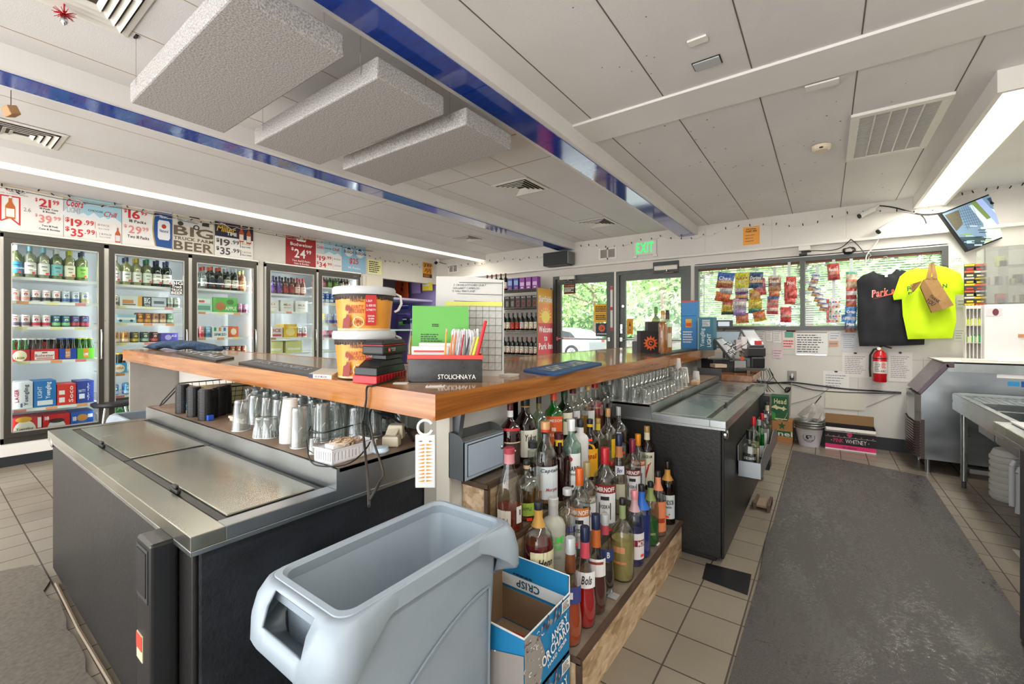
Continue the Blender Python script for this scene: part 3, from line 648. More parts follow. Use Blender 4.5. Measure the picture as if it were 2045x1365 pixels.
# door 3
row(2,0,[(W_('c8ced0','b9402c',None,BOTG,.042,.3),'clear wine bottle',2),(W_('2c3844','e2622c',None,DKGREENG,.044,.31),'dark wine bottle with orange foil',2),(W_('d8d0c0','c8ccd0',None,DKGREENG,.042,.31),'sparkling wine bottle with silver foil',2),(W_('e0a878','b8b060',liquid('d98a5a',.5),BOTG,.044,.3),'peach label wine bottle',1),(W_('20262e','1a1c20',None,DKGREENG,.04,.28),'black label wine bottle',1)],'top')
row(2,1,[(BX(.22,.2,'b8dccb',('r',.1,.55,.9,.85,'e8f0ec'),('r',.1,.1,.9,.4,'5aa08a'),('r',.3,.6,.6,.75,'c04a3a')),'mint green seltzer carton',1),(BX(.3,.2,'4cb23a',('c',.3,.4,.2,.3,'b06a2c'),('t','APPLE',.5,.15,.95,.4,'f0f4e8'),('c',.7,.7,.15,.18,'2a6a20')),'apple green cider carton',1),(C_('b87a9a','6a2c4a','e8d0dc'),'mauve can',2)],'second')
row(2,2,[(('can','d8888a','c83a48','f0e0dc',.034,.15),'tall pink can',2),(('can','7ab4cc','2c6a94','e8f0f4',.034,.15),'tall blue can',1),(BX(.19,.14,'e6e9ea',('t','SPIKED',.12,.14,.88,.38,'2a4468'),('r',.1,.6,.25,.95,'3a9a5a'),('r',.4,.6,.55,.95,'d8884a'),('r',.7,.6,.85,.95,'4a7ac8')),'white spiked seltzer carton',1),(BX(.12,.15,'d8622c',('c',.5,.5,.3,.3,'f0dcc8')),'orange seltzer carton',1),(BX(.15,.13,'e8dcd0',('t','SMASH',.1,.4,.9,.62,'5a2c20'),('r',.2,0,.8,.25,'d8582c'),('r',.3,.75,.7,.95,'d8582c')),'cream and orange smash carton',1)],'third')
row(2,3,[(C_('3a1c34','c83a78','e8b8d0'),'plum can',3),(C_('1c2c4a','4a8ac8','c8dcf0'),'midnight blue can',3),(C_('8a3a2c','e0b050','f0e0b0'),'rust can',3)],'fourth')
# door 4, 5
row(3,0,[(W_('d6dcd8','4a5058',None,GREENG,.04,.3),'green wine bottle with pale label',1),(('wine',BOTG,'5a2c8a','2a1c3a',.04,.27,liquid('5a3a8a',.7),'beer'),'purple soda bottle',2),(('wine',BOTG,'a02c2c','3a1c1c',.04,.27,liquid('7a2c28',.7),'beer'),'dark red soda bottle',2),(('wine',BOTG,'e8c8bc','c83a3a',.04,.27,liquid('b85a4a',.6),'beer'),'rose soda bottle',2)],'top')
row(3,1,[(BX(.19,.17,'e4e2df',('t','MILK',.2,.5,.8,.7,'b08a6a'),('r',.2,.3,.8,.36,'c8a890')),'pale carton',3)],'second')
row(3,2,[(C_('3a7ac0','c8dcec','e8f0f8'),'blue can',1),(BX(.16,.16,'e4dcd8',('t','ICE',.15,.5,.85,.8,'c0303a'),('r',.1,.1,.9,.3,'c85058')),'white and red box',1),(BX(.2,.2,'e4b82c',('c',.5,.4,.35,.3,'f0dc8a')),'yellow box',1),(('can','d8dce0','c83a3a','8a3a3a',.034,.16),'tall silver can',2)],'third')
row(3,3,[(BX(.25,.18,'d8d890',('r',.1,.2,.9,.4,'f4f4e0')),'pale yellow carton',2)],'fourth')
row(4,0,[(('wine',BOTG,'d86a8a','c0c4c8',.035,.2,liquid('c85a78',.6),'beer'),'pink juice bottle',2),(('wine',BOTG,'7ab04a','d8d8d8',.035,.2,liquid('7aa04a',.6),'beer'),'green juice bottle',2),(('wine',BOTG,'e0d0c0','4a2c20',.035,.2,liquid('7a3c28',.6),'beer'),'brown tea bottle',2)],'top')
row(4,1,[(('can','2f62b8','d8e0ec','e8f0f8',.033,.16),'tall blue can',4),(C_('d8dce4','4a6aa8','2a4a88'),'white and blue can',4)],'second')
row(4,2,[(('can','e0d040','8ac0d8','f0f0d0',.03,.17),'slim yellow can',2),(('can','b8c0dc','6a5ab0','e0e0f0',.03,.17),'slim lavender can',4)],'third')
row(4,3,[(('can','d85a8a','5a2c4a','f0c8d8',.033,.12),'pink can',6)],'fourth')
# --- price tags along the shelf edges
for di,(a,b,zs) in enumerate(D):
    rs=random.Random(di+40);nt=0
    for zi,z in enumerate(zs[:6 if di<2 else 4]):
        if zi==0:continue
        for j in range(3 if di<3 else 2):
            y=a+.11+j*.22+rs.uniform(-.02,.03);c=rs.choice(['f2a873','ece6a6','f0958f','efe9b8'])
            mm=MB();mm.box(GX+.0225,y,z-.033,GX+.0245,y+.085,z-.004,mat(c,.6));nt+=1
            tag(mm.build('price_tag'),f'{ {"f2a873":"orange","ece6a6":"pale yellow","f0958f":"pink","efe9b8":"cream"}[c]} price tag, {ORD[j]} from left, on {ORD[zi]} shelf of {DN[di]} cooler door','price tag','price tags on the cooler shelves')
# sticker on door 2 glass and hooks
m=MB();p0,p1=XP(341,588,XW+.03),XP(366,562,XW+.03)
d=FDec((XW+.03,p0.y,p0.z),(0,1,0),(0,0,1),p1.y-p0.y,p1.z-p0.z);d.rect(0,0,1,1,mat('26262a'),0);d.text('BIG',.04,.74,.96,.97,TXTW);d.text('Truck',.1,.5,.9,.7,TXTW,shear=.2);d.text('TRUCK',.04,.28,.96,.45,TXTW);d.text('BEER',.04,.04,.96,.24,TXTW)
tag(d.build('door_sticker'),'small black and white truck beer sticker on the second cooler door','sticker')

# ================================================================ price signs above the coolers
SR,SU=(0,1,0),(0,0,1)
def sign(px0,px1,ytop,ybot=None,label='',name='price_sign',bg='eceae6',y0=None):
    a=XP(px0,ytop,XW+.012);b=XP(px1,ytop,XW+.012);ya=a.y if y0 is None else y0
    zb=2.335 if ybot is None else XP(px0,ybot,XW+.012).z
    w,h=b.y-ya-.004,a.z-zb;t=thing(name,(XW+.012,ya,zb),label,'sign')
    m=MB();m.box(XW+.004,ya,zb,XW+.012,ya+w,zb+h,mat(bg,.45));m.build('board',t)
    return t,FDec((XW+.012,ya,zb),SR,SU,w,h)
cR,cK,cG=mat('cf2f35'),mat('23211f',.6),mat('8a8a8a',.6)
cR2=mat('e08a86')
t,d=sign(0,127.6,370,label='white price sign reading 21.99 and 39.99 beside a bottle in red ribbon',y0=0.28)
d.text('ULTRA',.42,.9,.58,.97,cK,bold=False);d.rect(.39,.9,.41,.97,cR);d.text('SUPERIOR LIGHT BEER',.2,.84,.62,.865,cG,bold=False)
x0,x1=.34,.53;d.line(x0,.2,x0,.8,.018,cR);d.line(x1,.14,x1,.8,.018,cR);d.line(x0,.79,x1,.79,.03,cR);d.line(x0,.2,(x0+x1)/2,.3,.022,cR);d.line((x0+x1)/2,.3,x1,.15,.022,cR)
bottle_art(d,.435,.27,.1,.52,'c96a2c','ecece8');d.text('2.6',.57,.49,.645,.58,cG,bold=False);d.text('95',.24,.49,.31,.58,cG,bold=False)
d.text('$',.69,.76,.715,.86,cR);d.text('21',.73,.66,.86,.86,cR);d.text('99',.88,.75,.95,.86,cR);d.text('18 Pack Cans',.74,.6,.94,.645,cK);d.text('& Bottles',.77,.53,.91,.575,cK)
d.text('$',.69,.4,.715,.48,cR2);d.text('39',.73,.27,.87,.47,cR2);d.text('99',.89,.37,.97,.47,cR2);d.text('Two 18 Pack',.76,.19,.94,.235,cK);d.text('Cans & Bottles',.73,.11,.96,.155,cK);d.build('lettering',t)
t,d=sign(127.6,243.5,388,label='white and pale blue price sign reading 19.99 and 35.99, choose chill')
d.rect(0,.52,1,1,mat('a9d3e2'),1);d.poly([(0,.52),(.28,.52),(.32,1),(0,1)],mat('c3cfd8'),2);mw=mat('e4edf1')
for q in ((.1,.25),(.32,.12),(.5,.16),(.68,.1),(.85,.14)):d.poly([(q[0]-.16,.52),(q[0]+.16,.52),(q[0],.52+q[1])],mw,2)
d.text('Coors',.04,.74,.32,.92,cR,shear=.25);d.text('LIGHT',.05,.6,.28,.72,mat('9aa4ac'),bold=False);d.text('CHOOSE',.4,.7,.66,.75,cK,bold=False);d.text('Chill',.68,.63,.92,.76,cR,bold=False,shear=.3)
d.text('$',.02,.36,.09,.48,cR);d.text('19',.11,.28,.3,.46,cR);d.text('.99',.33,.35,.5,.47,cR);d.rect(.52,.3,.527,.46,cR);d.text('18 PACK',.57,.38,.78,.43,cG,bold=False);d.text('12oz CANS',.58,.3,.77,.33,cG,bold=False)
d.text('$',.02,.14,.09,.26,cR);d.text('35',.11,.04,.32,.23,cR);d.text('.99',.34,.13,.52,.25,cR);d.rect(.54,.08,.547,.23,cR);d.text('2 18 PACK',.59,.16,.82,.21,cG,bold=False);d.text('12oz CANS',.6,.1,.8,.13,cG,bold=False)
bottle_art(d,.93,.02,.1,.4,'c05a24','d8dce0');d.build('lettering',t)
t,d=sign(244,344,407.5,label='white price sign reading 16.99 and 29.99 beside a blue can picture')
blu=mat('1b4f94');gd=mat('b8a060')
d.poly([(.62,.97),(.6,.75),(.585,.5),(.6,.3),(.64,.06),(1,.03),(1,.97)],gd,1);d.poly([(.66,.97),(.63,.75),(.615,.5),(.63,.3),(.67,.05),(1,.03),(1,.97)],blu,2)
d.text('Natural',.74,.82,.92,.9,TXTW);d.poly([(.7,.3),(.73,.24),(.93,.24),(.96,.3),(.96,.7),(.93,.76),(.73,.76),(.7,.7)],mat('e4e6ea'),3);d.disc(.83,.6,.05,mat('b8402c'),4,ry=.06);d.text('Natural',.74,.44,.92,.52,blu,4)
d.text('$',.03,.8,.09,.9,cR);d.text('16',.11,.68,.34,.9,cR);d.text('99',.36,.8,.48,.9,cR);d.text('18 Packs',.13,.58,.46,.655,cK)
d.text('$',.03,.42,.09,.51,cR2);d.text('29',.12,.3,.37,.5,cR2);d.text('99',.39,.4,.51,.5,cR2);d.text('Two 18 Packs',.1,.18,.52,.26,cK);d.build('lettering',t)
t,d=sign(345,427.5,423.5,label='beige sign reading BIG TRUCK FARM BEER with a pickup truck drawing',bg='d9d3c4')
br=mat('6a5c4c',.6);lt=mat('c9c8c0');dk=mat('3a342c',.6)
d.poly([(.08,.93),(.1,.72),(.55,.66),(.9,.7),(.92,.9),(.7,.94),(.62,1.0),(.36,1.0),(.32,.95)],lt,2);d.poly([(.38,.94),(.4,.985),(.6,.985),(.66,.93)],dk,3);d.disc(.18,.74,.07,dk,3,ry=.06);d.disc(.56,.69,.08,dk,3,ry=.07);d.disc(.56,.69,.045,lt,4,ry=.04);d.rect(.7,.76,.88,.86,dk,3);d.line(.12,.82,.6,.8,.02,mat('5a7a94'),3)
d.text('BIG',.02,.42,.98,.68,br,5);d.text('TRUCK FARM',.02,.3,.98,.39,br);d.text('BEER',.02,.03,.98,.27,br);d.build('lettering',t)
t,d=sign(429,506,438.7,label='navy and white price sign reading Miller time, 19.99 and 35.99')
nv=mat('26283e');d.rect(0,.56,1,1,nv,1);d.text("IT'S",.13,.86,.27,.94,TXTW);d.text('Miller',.04,.7,.54,.88,mat('d8a93c'),shear=.25);d.text('TIME',.3,.62,.56,.72,TXTW);bottle_art(d,.68,.48,.13,.5,'b8502c','e8e4d8');bottle_art(d,.88,.46,.13,.5,'b8502c','e8e4d8')
d.text('$',.03,.38,.11,.5,cK);d.text('19',.13,.3,.38,.5,mat('4a4a4c'));d.text('.99',.41,.38,.62,.5,mat('4a4a4c'));d.rect(.645,.32,.66,.5,cK);d.text('18 PACK',.69,.41,.92,.46,gd);d.text('12oz CANS',.69,.33,.92,.37,cK)
d.text('$',.03,.15,.11,.27,cK);d.text('35',.13,.05,.39,.26,mat('4a4a4c'));d.text('.99',.42,.14,.63,.26,mat('4a4a4c'));d.rect(.655,.08,.67,.25,cK);d.text('2 18 PACK',.7,.17,.95,.22,gd);d.text('12oz CANS',.7,.09,.95,.13,cK);d.build('lettering',t)
t,d=sign(571,631,469,label='dark red price sign with a crown reading Budweiser 24.99',bg='a02026')
d.poly([(.36,.86),(.32,.96),(.41,.91),(.5,1.0),(.59,.91),(.68,.96),(.64,.86)],TXTW,2);d.text('Budweiser',.14,.68,.88,.8,TXTW);d.text('$',.17,.5,.25,.62,TXTW);d.text('24',.27,.27,.64,.58,TXTW);d.text('99',.67,.44,.84,.58,TXTW);d.text('Two And 12 Packs',.2,.13,.8,.2,TXTW);d.text('Cans & Bottles',.26,.04,.76,.1,TXTW);d.build('lettering',t)
t,d=sign(631,683,476,label='small white and blue price sign reading 19.99 and 34.99')
d.rect(0,.5,1,1,mat('a3cfe0'),1);d.poly([(0,.5),(.32,.5),(.28,1),(0,1)],mat('d0d6da'),2);d.text('Coors',.03,.68,.28,.8,cR);d.text('Chill',.62,.68,.9,.78,cR,shear=.2);d.text('CHOOSE',.32,.7,.58,.74,cK);d.poly([(.3,.5),(.5,.62),(.7,.54),(.85,.6),(1,.5)],mw,2)
d.text('$',.02,.34,.1,.45,cR);d.text('19',.12,.26,.36,.43,cR);d.text('.99',.38,.34,.58,.45,cR);d.rect(.62,.3,.63,.44,cR);d.text('18 PACK',.68,.36,.95,.41,cG)
d.text('$',.02,.12,.1,.23,cR);d.text('34',.12,.04,.38,.21,cR);d.text('.99',.4,.12,.6,.22,cR);d.rect(.64,.07,.65,.21,cR);d.text('2 18 PACK',.7,.13,.97,.18,cG);d.build('lettering',t)
t,d=sign(683,731,486,label='light blue price sign reading BUSCH twice with a red 25',bg='8fbcd6')
for x in (.28,.74):d.disc(x,.73,.17,mat('dfe6ea'),1,ry=.17);d.poly([(x-.1,.82),(x,.93),(x+.1,.82)],blu,2);d.text('BUSCH',x-.19,.68,x+.19,.79,cK)
d.text('$25',.3,.28,.68,.52,mat('e0403a'));d.text('30 Packs',.24,.12,.76,.2,TXTW);d.build('lettering',t)
t,d=sign(734,763,516,546,label='pale yellow printed notice beside the light blue price sign',name='paper_notice',bg='e6e4a8');d.lines(.1,.1,.9,.9,6,cK,.25);d.build('lettering',t)
t,d=sign(845,863,523,553,label='orange and black poster high on the wall by the room corner',name='wall_poster',bg='e89a2c');d.rect(0,0,1,.25,mat('3a1c1c'));d.text('XXV',.1,.66,.9,.95,cK);d.text('/|/|',.15,.3,.85,.6,cK);d.lines(.1,.03,.9,.22,3,mat('e89a2c'));d.build('lettering',t)
# string lights along left wall, wires
def string_lights(fn,n,x0,x1,label,drop=.02,seed=1,colr='2a2420'):
    rs=random.Random(seed);P=fn;t=thing('string_lights',P(x0),label,'string lights');pts=[]
    for i in range(n*2+1):f=i/(n*2);q=P(x0+(x1-x0)*f);pts.append(q+Vector((0,0,rs.uniform(-drop,drop))))
    m=MB();m.tube(pts,.0035,WTRIM,5);m.build('wire',t)
    base=None
    for i in range(n):
        q=pts[i*2+1];dz=rs.choice((-1,1))
        if base is None:
            m=MB();m.lathe([(.005,0),(.006,-.006),(.006,-.024),(.002,-.034)],mat(colr,.4),n=6);base=m.build('bulb');base.parent=t;base.location=q-t.location
        else:
            c=base.copy();COL.objects.link(c);c.location=q-t.location;c.rotation_euler=(rs.uniform(-1,1),rs.uniform(-.5,.5),0);
    return t
string_lights(lambda y:Vector((XW+.03,y,2.74+.02*math.sin(y*9))),34,0.45,4.5,'string of small lights draped along the top of the cooler price signs',.03,2)
string_lights(lambda y:Vector((XW+.02,y,2.62+.02*math.sin(y*7))),16,4.6,6.3,'string of small lights on the wall past the price signs',.03,3)
m=MB()
for k,(r,z) in enumerate(((.004,2.755),(.003,2.735))):m.tube([(XW+.03,.3+i*.3,z+.008*math.sin(i*1.7+k)) for i in range(16)],r,BLACK if k else mat('c8a878'),5)
tag(m.build('cable'),'thin cables stapled along the wall above the price signs','cable')

# ================================================================ alcove past the coolers
m=MB();sx=XW-.35
t=thing('gift_shelf',(sx,5.7,0),'lilac wall shelf unit in the alcove behind the left bar arm','shelf')
m.box(XW-1.25,5.05,1.93,XW-.1,6.38,1.97,mat('c8c0e8'));m.build('shelf',t);m=MB();m.box(XW-1.25,5.05,1.33,XW-.1,6.38,1.36,mat('b8dcdc'));m.build('shelf',t);m=MB();m.box(XW-1.25,5.05,.05,XW-.15,6.38,.09,mat('5a50a0'));m.build('shelf',t);m=MB();m.box(XW-1.28,5.0,0,XW-1.25,6.39,2.28,mat('8a7cc8'));m.build('back_panel',t)
def shirt_outline(w,h,sl=.2,ns=.1,sw=.14):
    r=[(-ns,0),(-ns*.6,-.03),(0,-.045),(ns*.6,-.03),(ns,0),(w/2,-.05),(w/2+sl,-.24),(w/2+sl-.09,-.30),(w/2,-.2),(w/2+.01,-h),(-w/2-.01,-h),(-w/2,-.2),(-w/2-sl+.09,-.30),(-w/2-sl,-.24),(-w/2,-.05)]
    return r
p=XP(798,555,XW-.15);m=MB();c=YP(799,585,6.1)
m.prism([YP(x,y,6.15) for x,y in ((793,553),(812,555),(813,594),(800,597),(785,590),(790,570))],(0,.04,0),noisy('orange_cloth','d8501c','ee6a2c',(9,9,2),4,.85));so_=m.build('hanging_shirt',bevel=.008);tag(so_,'orange shirt hanging in the lilac alcove','shirt')
d=Dec(YP(803,577,6.145),(1,0,0),(0,0,1));d.text('SH',-.04,.06,.04,.14,cK);d.text('IR',-.04,-.05,.04,.04,cK);d.build('print',so_)
rs=random.Random(9)
for i,(px,py,w,h,c,lab) in enumerate(((806,612,.3,.1,'2c3f9a','dark blue'),(803,627,.3,.05,'6a4cc0','violet'),(808,640,.12,.14,'1c2440','navy'),(822,640,.1,.13,'3a6a9a','steel blue'),(799,645,.1,.08,'6abf3a','lime green'),(850,572,.2,.16,'d8c83a','yellow and plum'))):
    q=YP(px,py,6.0+.03*i);m=MB();m.box(q.x-w/2,q.y,q.z-h/2,q.x+w/2,q.y+.1,q.z+h/2,mat(c,.5));m.box(q.x-w/2,q.y-.004,q.z+h*.1,q.x+w/2,q.y,q.z+h*.3,mat('d8dce8'));o=m.build('boxed_item',bevel=.004);tag(o,f'{lab} boxed item on the shelves of the lilac alcove','box')
q=YP(822,560,6.25);m=MB();m.box(q.x,6.25,q.z-.28,q.x+.25,6.28,q.z,mat('b8a0dc',.7));tag(m.build('hanging_cloth',bevel=.006),'lavender cloth hanging beside the orange shirt','cloth')
# ================================================================ doors and window in the back wall
FRG=mat('4a4d49',0.35,0.2);YD=YB
def rectYZ(m,x0,z0,x1,z1,y0,y1,mt):m.box(x0,y0,z0,x1,y1,z1,mt)
def frame4(m,x0,z0,x1,z1,w,y0,y1,mt,wb=None):
    wb=wb or w;m.box(x0,y0,z0,x0+w,y1,z1,mt);m.box(x1-w,y0,z0,x1,y1,z1,mt);m.box(x0+w,y0,z1-w,x1-w,y1,z1,mt);m.box(x0+w,y0,z0,x1-w,y1,z0+wb,mt)
def shop_door(n,x0,x1,ztop):
    m=MB();frame4(m,x0,0.0,x1,ztop,.05,YD-.01,YD+.1,FRG,.02);o=struct(m.build(f'door_{n}'))
    a,b=x0+.055,x1-.055;m=MB();frame4(m,a,.02,b,ztop-.055,.085,YD+.02,YD+.065,FRG,.2);lf=m.build('door_leaf',o)
    m=MB();m.box(a+.085,YD+.04,.22,b-.085,YD+.046,ztop-.14,PANE);m.build('glass_pane',lf)
    m=MB();m.tube([(a+.03,YD+.0,1.2),(b-.03,YD+.0,1.2)],.014,CHROME,8);m.box(a+.01,YD-.015,1.17,a+.05,YD+.03,1.23,CHROME);m.box(b-.05,YD-.015,1.17,b-.01,YD+.03,1.23,CHROME);m.build('push_bar',lf)
    return o
D_1=shop_door(1,d1l,d1r,2.25);D_2=shop_door(2,d2l,d2r,2.24)
m=MB();q=YP(1248,611,YD);m.cyl((q.x-.03,YD+.02,q.z),(q.x-.03,YD-.005,q.z),.02,CHROME,14);q=YP(1241,655,YD);m.box(q.x-.015,YD-.01,q.z-.08,q.x+.02,YD+.02,q.z+.06,CHROME);m.cyl((q.x,YD-.01,q.z-.02),(q.x,YD-.03,q.z-.02),.012,CHROME,10);m.build('lock',D_2)
def closer(px0,px1,py,label,box=False):
    a,b=YP(px0,py,YD-.02),YP(px1,py,YD-.02);t=thing('door_closer',a,label,'door closer')
    if box:m=MB();m.box(a.x-.03,YD-.018,a.z-.06,b.x+.01,YD-.004,a.z+.1,mat('35393a',.4));m.build('mounting_plate',t)
    m=MB();m.box(a.x,YD-.07,a.z-.03,b.x,YD-.02,a.z+.035,mat('c6c2b6',.4,.3));m.build('body',t,bevel=.006)
    m=MB();xm=a.x+(b.x-a.x)*.55;m.tube([(xm,YD-.05,a.z-.03),(xm,YD-.05,a.z-.05),(xm+.12,YD-.12,a.z-.075),(xm-.06,YD-.02,a.z-.07)],.008,CHROME,6);m.build('arm',t)
closer(1120,1150,556,'silver door closer above the left glass door');closer(1308,1354,537,'silver door closer on a dark plate above the right glass door',True)
def poster(px0,px1,y0,y1,bg,label,fn,Y=None,name='poster',X=None,cat='sign',th=.002):
    Y=Y or YD-.004
    a,b=(YP(px0,y1,Y),YP(px1,y0,Y)) if X is None else (XP(px0,y1,X),XP(px1,y0,X))
    if X is None:a.z=YP((px0+px1)/2,y1,Y).z;b.z=YP((px0+px1)/2,y0,Y).z
    R=(1,0,0) if X is None else (0,1,0);w=(b.x-a.x) if X is None else (b.y-a.y);h=b.z-a.z
    t=thing(name,a,label,cat);m=MB();panel(m,a,R,(0,0,1),w,h,th,mat(bg,.6));m.build('sheet',t)
    if fn:d=FDec(a,R,(0,0,1),w,h);fn(d);d.build('lettering',t)
    return t
def f(d):d.text('WARNING',.08,.76,.92,.93,mat('e8863a'));d.lines(.06,.2,.94,.7,4,TXTW,.3);d.rect(0,0,1,.08,mat('d86a2c'))
poster(1126,1149,567,587,'38261f','small black and orange warning sticker on the left door glass',f,YD+.035)
def f(d):d.lines(.12,.56,.88,.9,4,cK,.3,ragged=False);d.rect(.1,.47,.9,.485,cK);d.lines(.14,.12,.86,.42,3,cK,.3,ragged=False)
poster(1186,1214,607,643,'f0b832','yellow printed notice taped on the left door glass',f,YD+.03)
def sunlogo(d,x,y,r,col=mat('ef6a2c'),ink='26304f',asp=1.0):
    k=12
    for i in range(k):
        a=2*PI*i/k;b=PI/k;d.poly([(x+r*.62*math.cos(a-b),y+asp*r*.62*math.sin(a-b)),(x+r*math.cos(a),y+asp*r*math.sin(a)),(x+r*.62*math.cos(a+b),y+asp*r*.62*math.sin(a+b)),(x,y)],col,1)
    d.disc(x,y,r*.66,col,2,24,ry=r*.66*asp);d.disc(x,y,r*.42,mat(ink,.5),3,20,ry=r*.42*asp);d.ring(x,y,r*.14,r*.3,col,4,16,PI*.1,PI*1.7)
def f(d):sunlogo(d,.5,.62,.34);d.lines(.1,.12,.9,.24,2,TXTW,.3,ragged=False)
poster(1190,1214,645,671,'26304f','navy poster with an orange sun emblem on the left door glass',f,YD+.03)
def f(d):bottle_art(d,.5,.25,.35,.6,'5a2c1c','d8b040');d.text('FEST',.15,.06,.85,.18,mat('c83a2c'))
poster(1252,1264,636,667,'e8a02c','small orange poster with a brown bottle on the right door glass',f,YD+.03)
q0,q1=YP(1219,660,YD-.015),YP(1223.5,571,YD-.015);t=thing('height_strip',q0,'red and white height strip between the two glass doors','sticker');m=MB();m.box(q0.x,YD-.016,q0.z,q1.x,YD-.012,q1.z,mat('e2dedc'))
for k in range(3):z=q0.z+(q1.z-q0.z)*(0,.46,.92)[k];m.box(q0.x-.001,YD-.0175,z,q1.x+.001,YD-.0155,z+.05,RED)
m.build('strip',t)
# window with blinds
m=MB();frame4(m,wl0,wz0,wr0,wz1,.05,YB-.02,YB+.08,FRG);xm=-.225;m.box(xm-.025,YB-.02,wz0+.05,xm+.025,YB+.08,wz1-.05,FRG);wo=struct(m.build('window_1'))
m=MB();m.box(wl0+.05,YB+.06,wz0+.05,xm-.025,YB+.065,wz1-.05,PANE);m.build('glass_pane',wo);m=MB();m.box(xm+.025,YB+.06,wz0+.05,wr0-.05,YB+.065,wz1-.05,PANE);m.build('glass_pane',wo)
def blind(x0,x1,label):
    t=thing('window_blind',((x0+x1)/2,YB+.02,wz0+.06),label,'blind')
    m=MB();m.box(x0,YB+.0,wz1-.075,x1,YB+.035,wz1-.05,mat('6a3a28',.6));m.build('headrail',t)
    m=MB();n=27;z0=wz0+.075;dz=(wz1-.085-z0)/n
    for i in range(n):
        z=z0+(i+.5)*dz;m.hexa([(x0,YB+.006,z-.009),(x1,YB+.006,z-.009),(x1,YB+.03,z+.006),(x0,YB+.03,z+.006),(x0,YB+.006,z-.0078),(x1,YB+.006,z-.0078),(x1,YB+.03,z+.0072),(x0,YB+.03,z+.0072)],mat('e6e8e4',.45))
    m.build('slats',t)
    m=MB();m.box(x0,YB+.004,wz0+.052,x1,YB+.032,wz0+.066,WTRIM);m.build('bottom_rail',t)
    m=MB()
    for k in (.12,.5,.88):x=x0+(x1-x0)*k;m.tube([(x,YB+.003,wz1-.07),(x,YB+.003,wz0+.06)],.0018,TXTW,4)
    m.build('cord',t)
blind(wl0+.052,xm-.03,'white horizontal blind in the left window half behind the snack bags');blind(xm+.03,wr0-.052,'white horizontal blind in the right window half behind the shirts')

# ---- snack bags on clip strips
def foil(c):
    r,g,b=[int(c[i:i+2],16) for i in (0,2,4)];q=lambda k:'%02x%02x%02x' % tuple(int(min(255,max(0,k(v)))) for v in (r,g,b))
    return noisy('foil_'+c,q(lambda v:v*.72),q(lambda v:v*.8+70),(34,34,26),3,.3,0,.5,.2,.35,.68)
def snack(px0,px1,y0,y1,cols,label,text=None,Y=YB-.06,rot=0,tc='f4f0e8',group='snack bags hung in front of the window',cat='snack bag',name='snack_bag'):
    c=YP((px0+px1)/2,(y0+y1)/2,Y);a=YP(px0,y1,Y);b=YP(px1,y0,Y);w=(b.x-a.x)*.94;h=abs(YP((px0+px1)/2,y0,Y).z-YP((px0+px1)/2,y1,Y).z)
    t=thing(name,c,label,cat,group);n=8;k=6;m=MB()
    for side in (-1,1):
        vs=[];rs=random.Random(int(px0*7+y0))
        for j in range(k+1):
            v=j/k;
            for i in range(n+1):
                u=i/n;bul=(math.sin(PI*u)*math.sin(PI*min(1,max(0,(v-.06)/.88))))**.6 if 0<u<1 and .06<v<.94 else 0
                pin=1-.06*math.sin(PI*v);x=(u-.5)*w*pin;z=(v-.5)*h;vs.append((c.x+x,c.y+side*(.002+bul*min(.03,w*.16)+rs.uniform(0,.0025)*(bul>0)),c.z+z))
        for j in range(k):
            col=cols[min(len(cols)-1,int((1-(j+.5)/k)*len(cols)))];mt=foil(col)
            fs=[((j)*(n+1)+i,j*(n+1)+i+1,(j+1)*(n+1)+i+1,(j+1)*(n+1)+i) for i in range(n)]
            base=[vs[q] for q in range(len(vs))]
            m.add(base,[f if side<0 else f[::-1] for f in fs],mt,True)
    m.build('bag',t)
    if text:
        d=Dec((c.x,c.y-.033,c.z+h*.12),(1,0,0),(0,0,1));d.text(text,-w*.36,-h*.1,w*.36,h*.12,mat(tc,.5),1,True,.15);d.build('lettering',t)
    t.rotation_euler=(0,rot,0);return t
snack(1430,1467,544,576,('2c5ab8','2c5ab8','d8a03c','a8481c'),'blue and rust snack bag hung at top left of the window','Chex',rot=.15)
snack(1435,1464,574,587,('c8cccc','aab0b0'),'crumpled silver snack bag under the blue and rust one',rot=.1)
snack(1427,1460,583,602,('e8742c','d85a1c','c84a18'),'orange snack bag sticking out at the far left of the window',rot=.2)
snack(1441,1464,597,620,('c8501c','b8401c','e8c83c','e0b82c'),'rust and yellow snack bag under the orange one',rot=.1,Y=YB-.05)
snack(1439,1467,618,628,('e0c82c','3a4a2c','2c3a24'),'dark green snack bag with yellow top, lowest of the left strip',Y=YB-.04)
snack(1466,1499,544,575,('e0d828','d8c828','e8e038'),'bright yellow potato chip bag at the top of the second strip','Lays',tc='8a4a1c')
snack(1466,1496,574,583,('c0c4c4','d4d4d0'),'silver snack bag edge under the bright yellow bag')
snack(1467,1495,582,601,('5a2c6a','d8963c','4a2458'),'purple corn chip bag in the second strip')
snack(1462,1492,596,616,('d8a8b8','e4dcd8','c8bcc0'),'pale pink and silver snack bag in the second strip',rot=.08,Y=YB-.075)
snack(1463,1491,616,630,('b49ad0','a488c8'),'lavender snack bag in the second strip',rot=.06)
snack(1468,1496,625,645,('c8503c','d8683c','e8883c'),'coral orange snack bag lowest of the second strip',rot=-.06,Y=YB-.045)
snack(1494,1525,543,575,('2c4a7a','24406c','e0a850','24406c'),'dark blue corn chip bag at the top of the third strip','Doritos',rot=.03)
snack(1502,1530,556,589,('b82c3c','a02434','c03a30'),'dark red snack bag behind the dark blue corn chip bag',rot=-.1,Y=YB-.04)
snack(1495,1520,577,600,('e0b03c','b8742c','d8a03c'),'golden brown snack bag in the third strip',Y=YB-.045)
snack(1493,1523,598,616,('d8c02c','e0c83c'),'plain yellow snack bag in the third strip',Y=YB-.07)
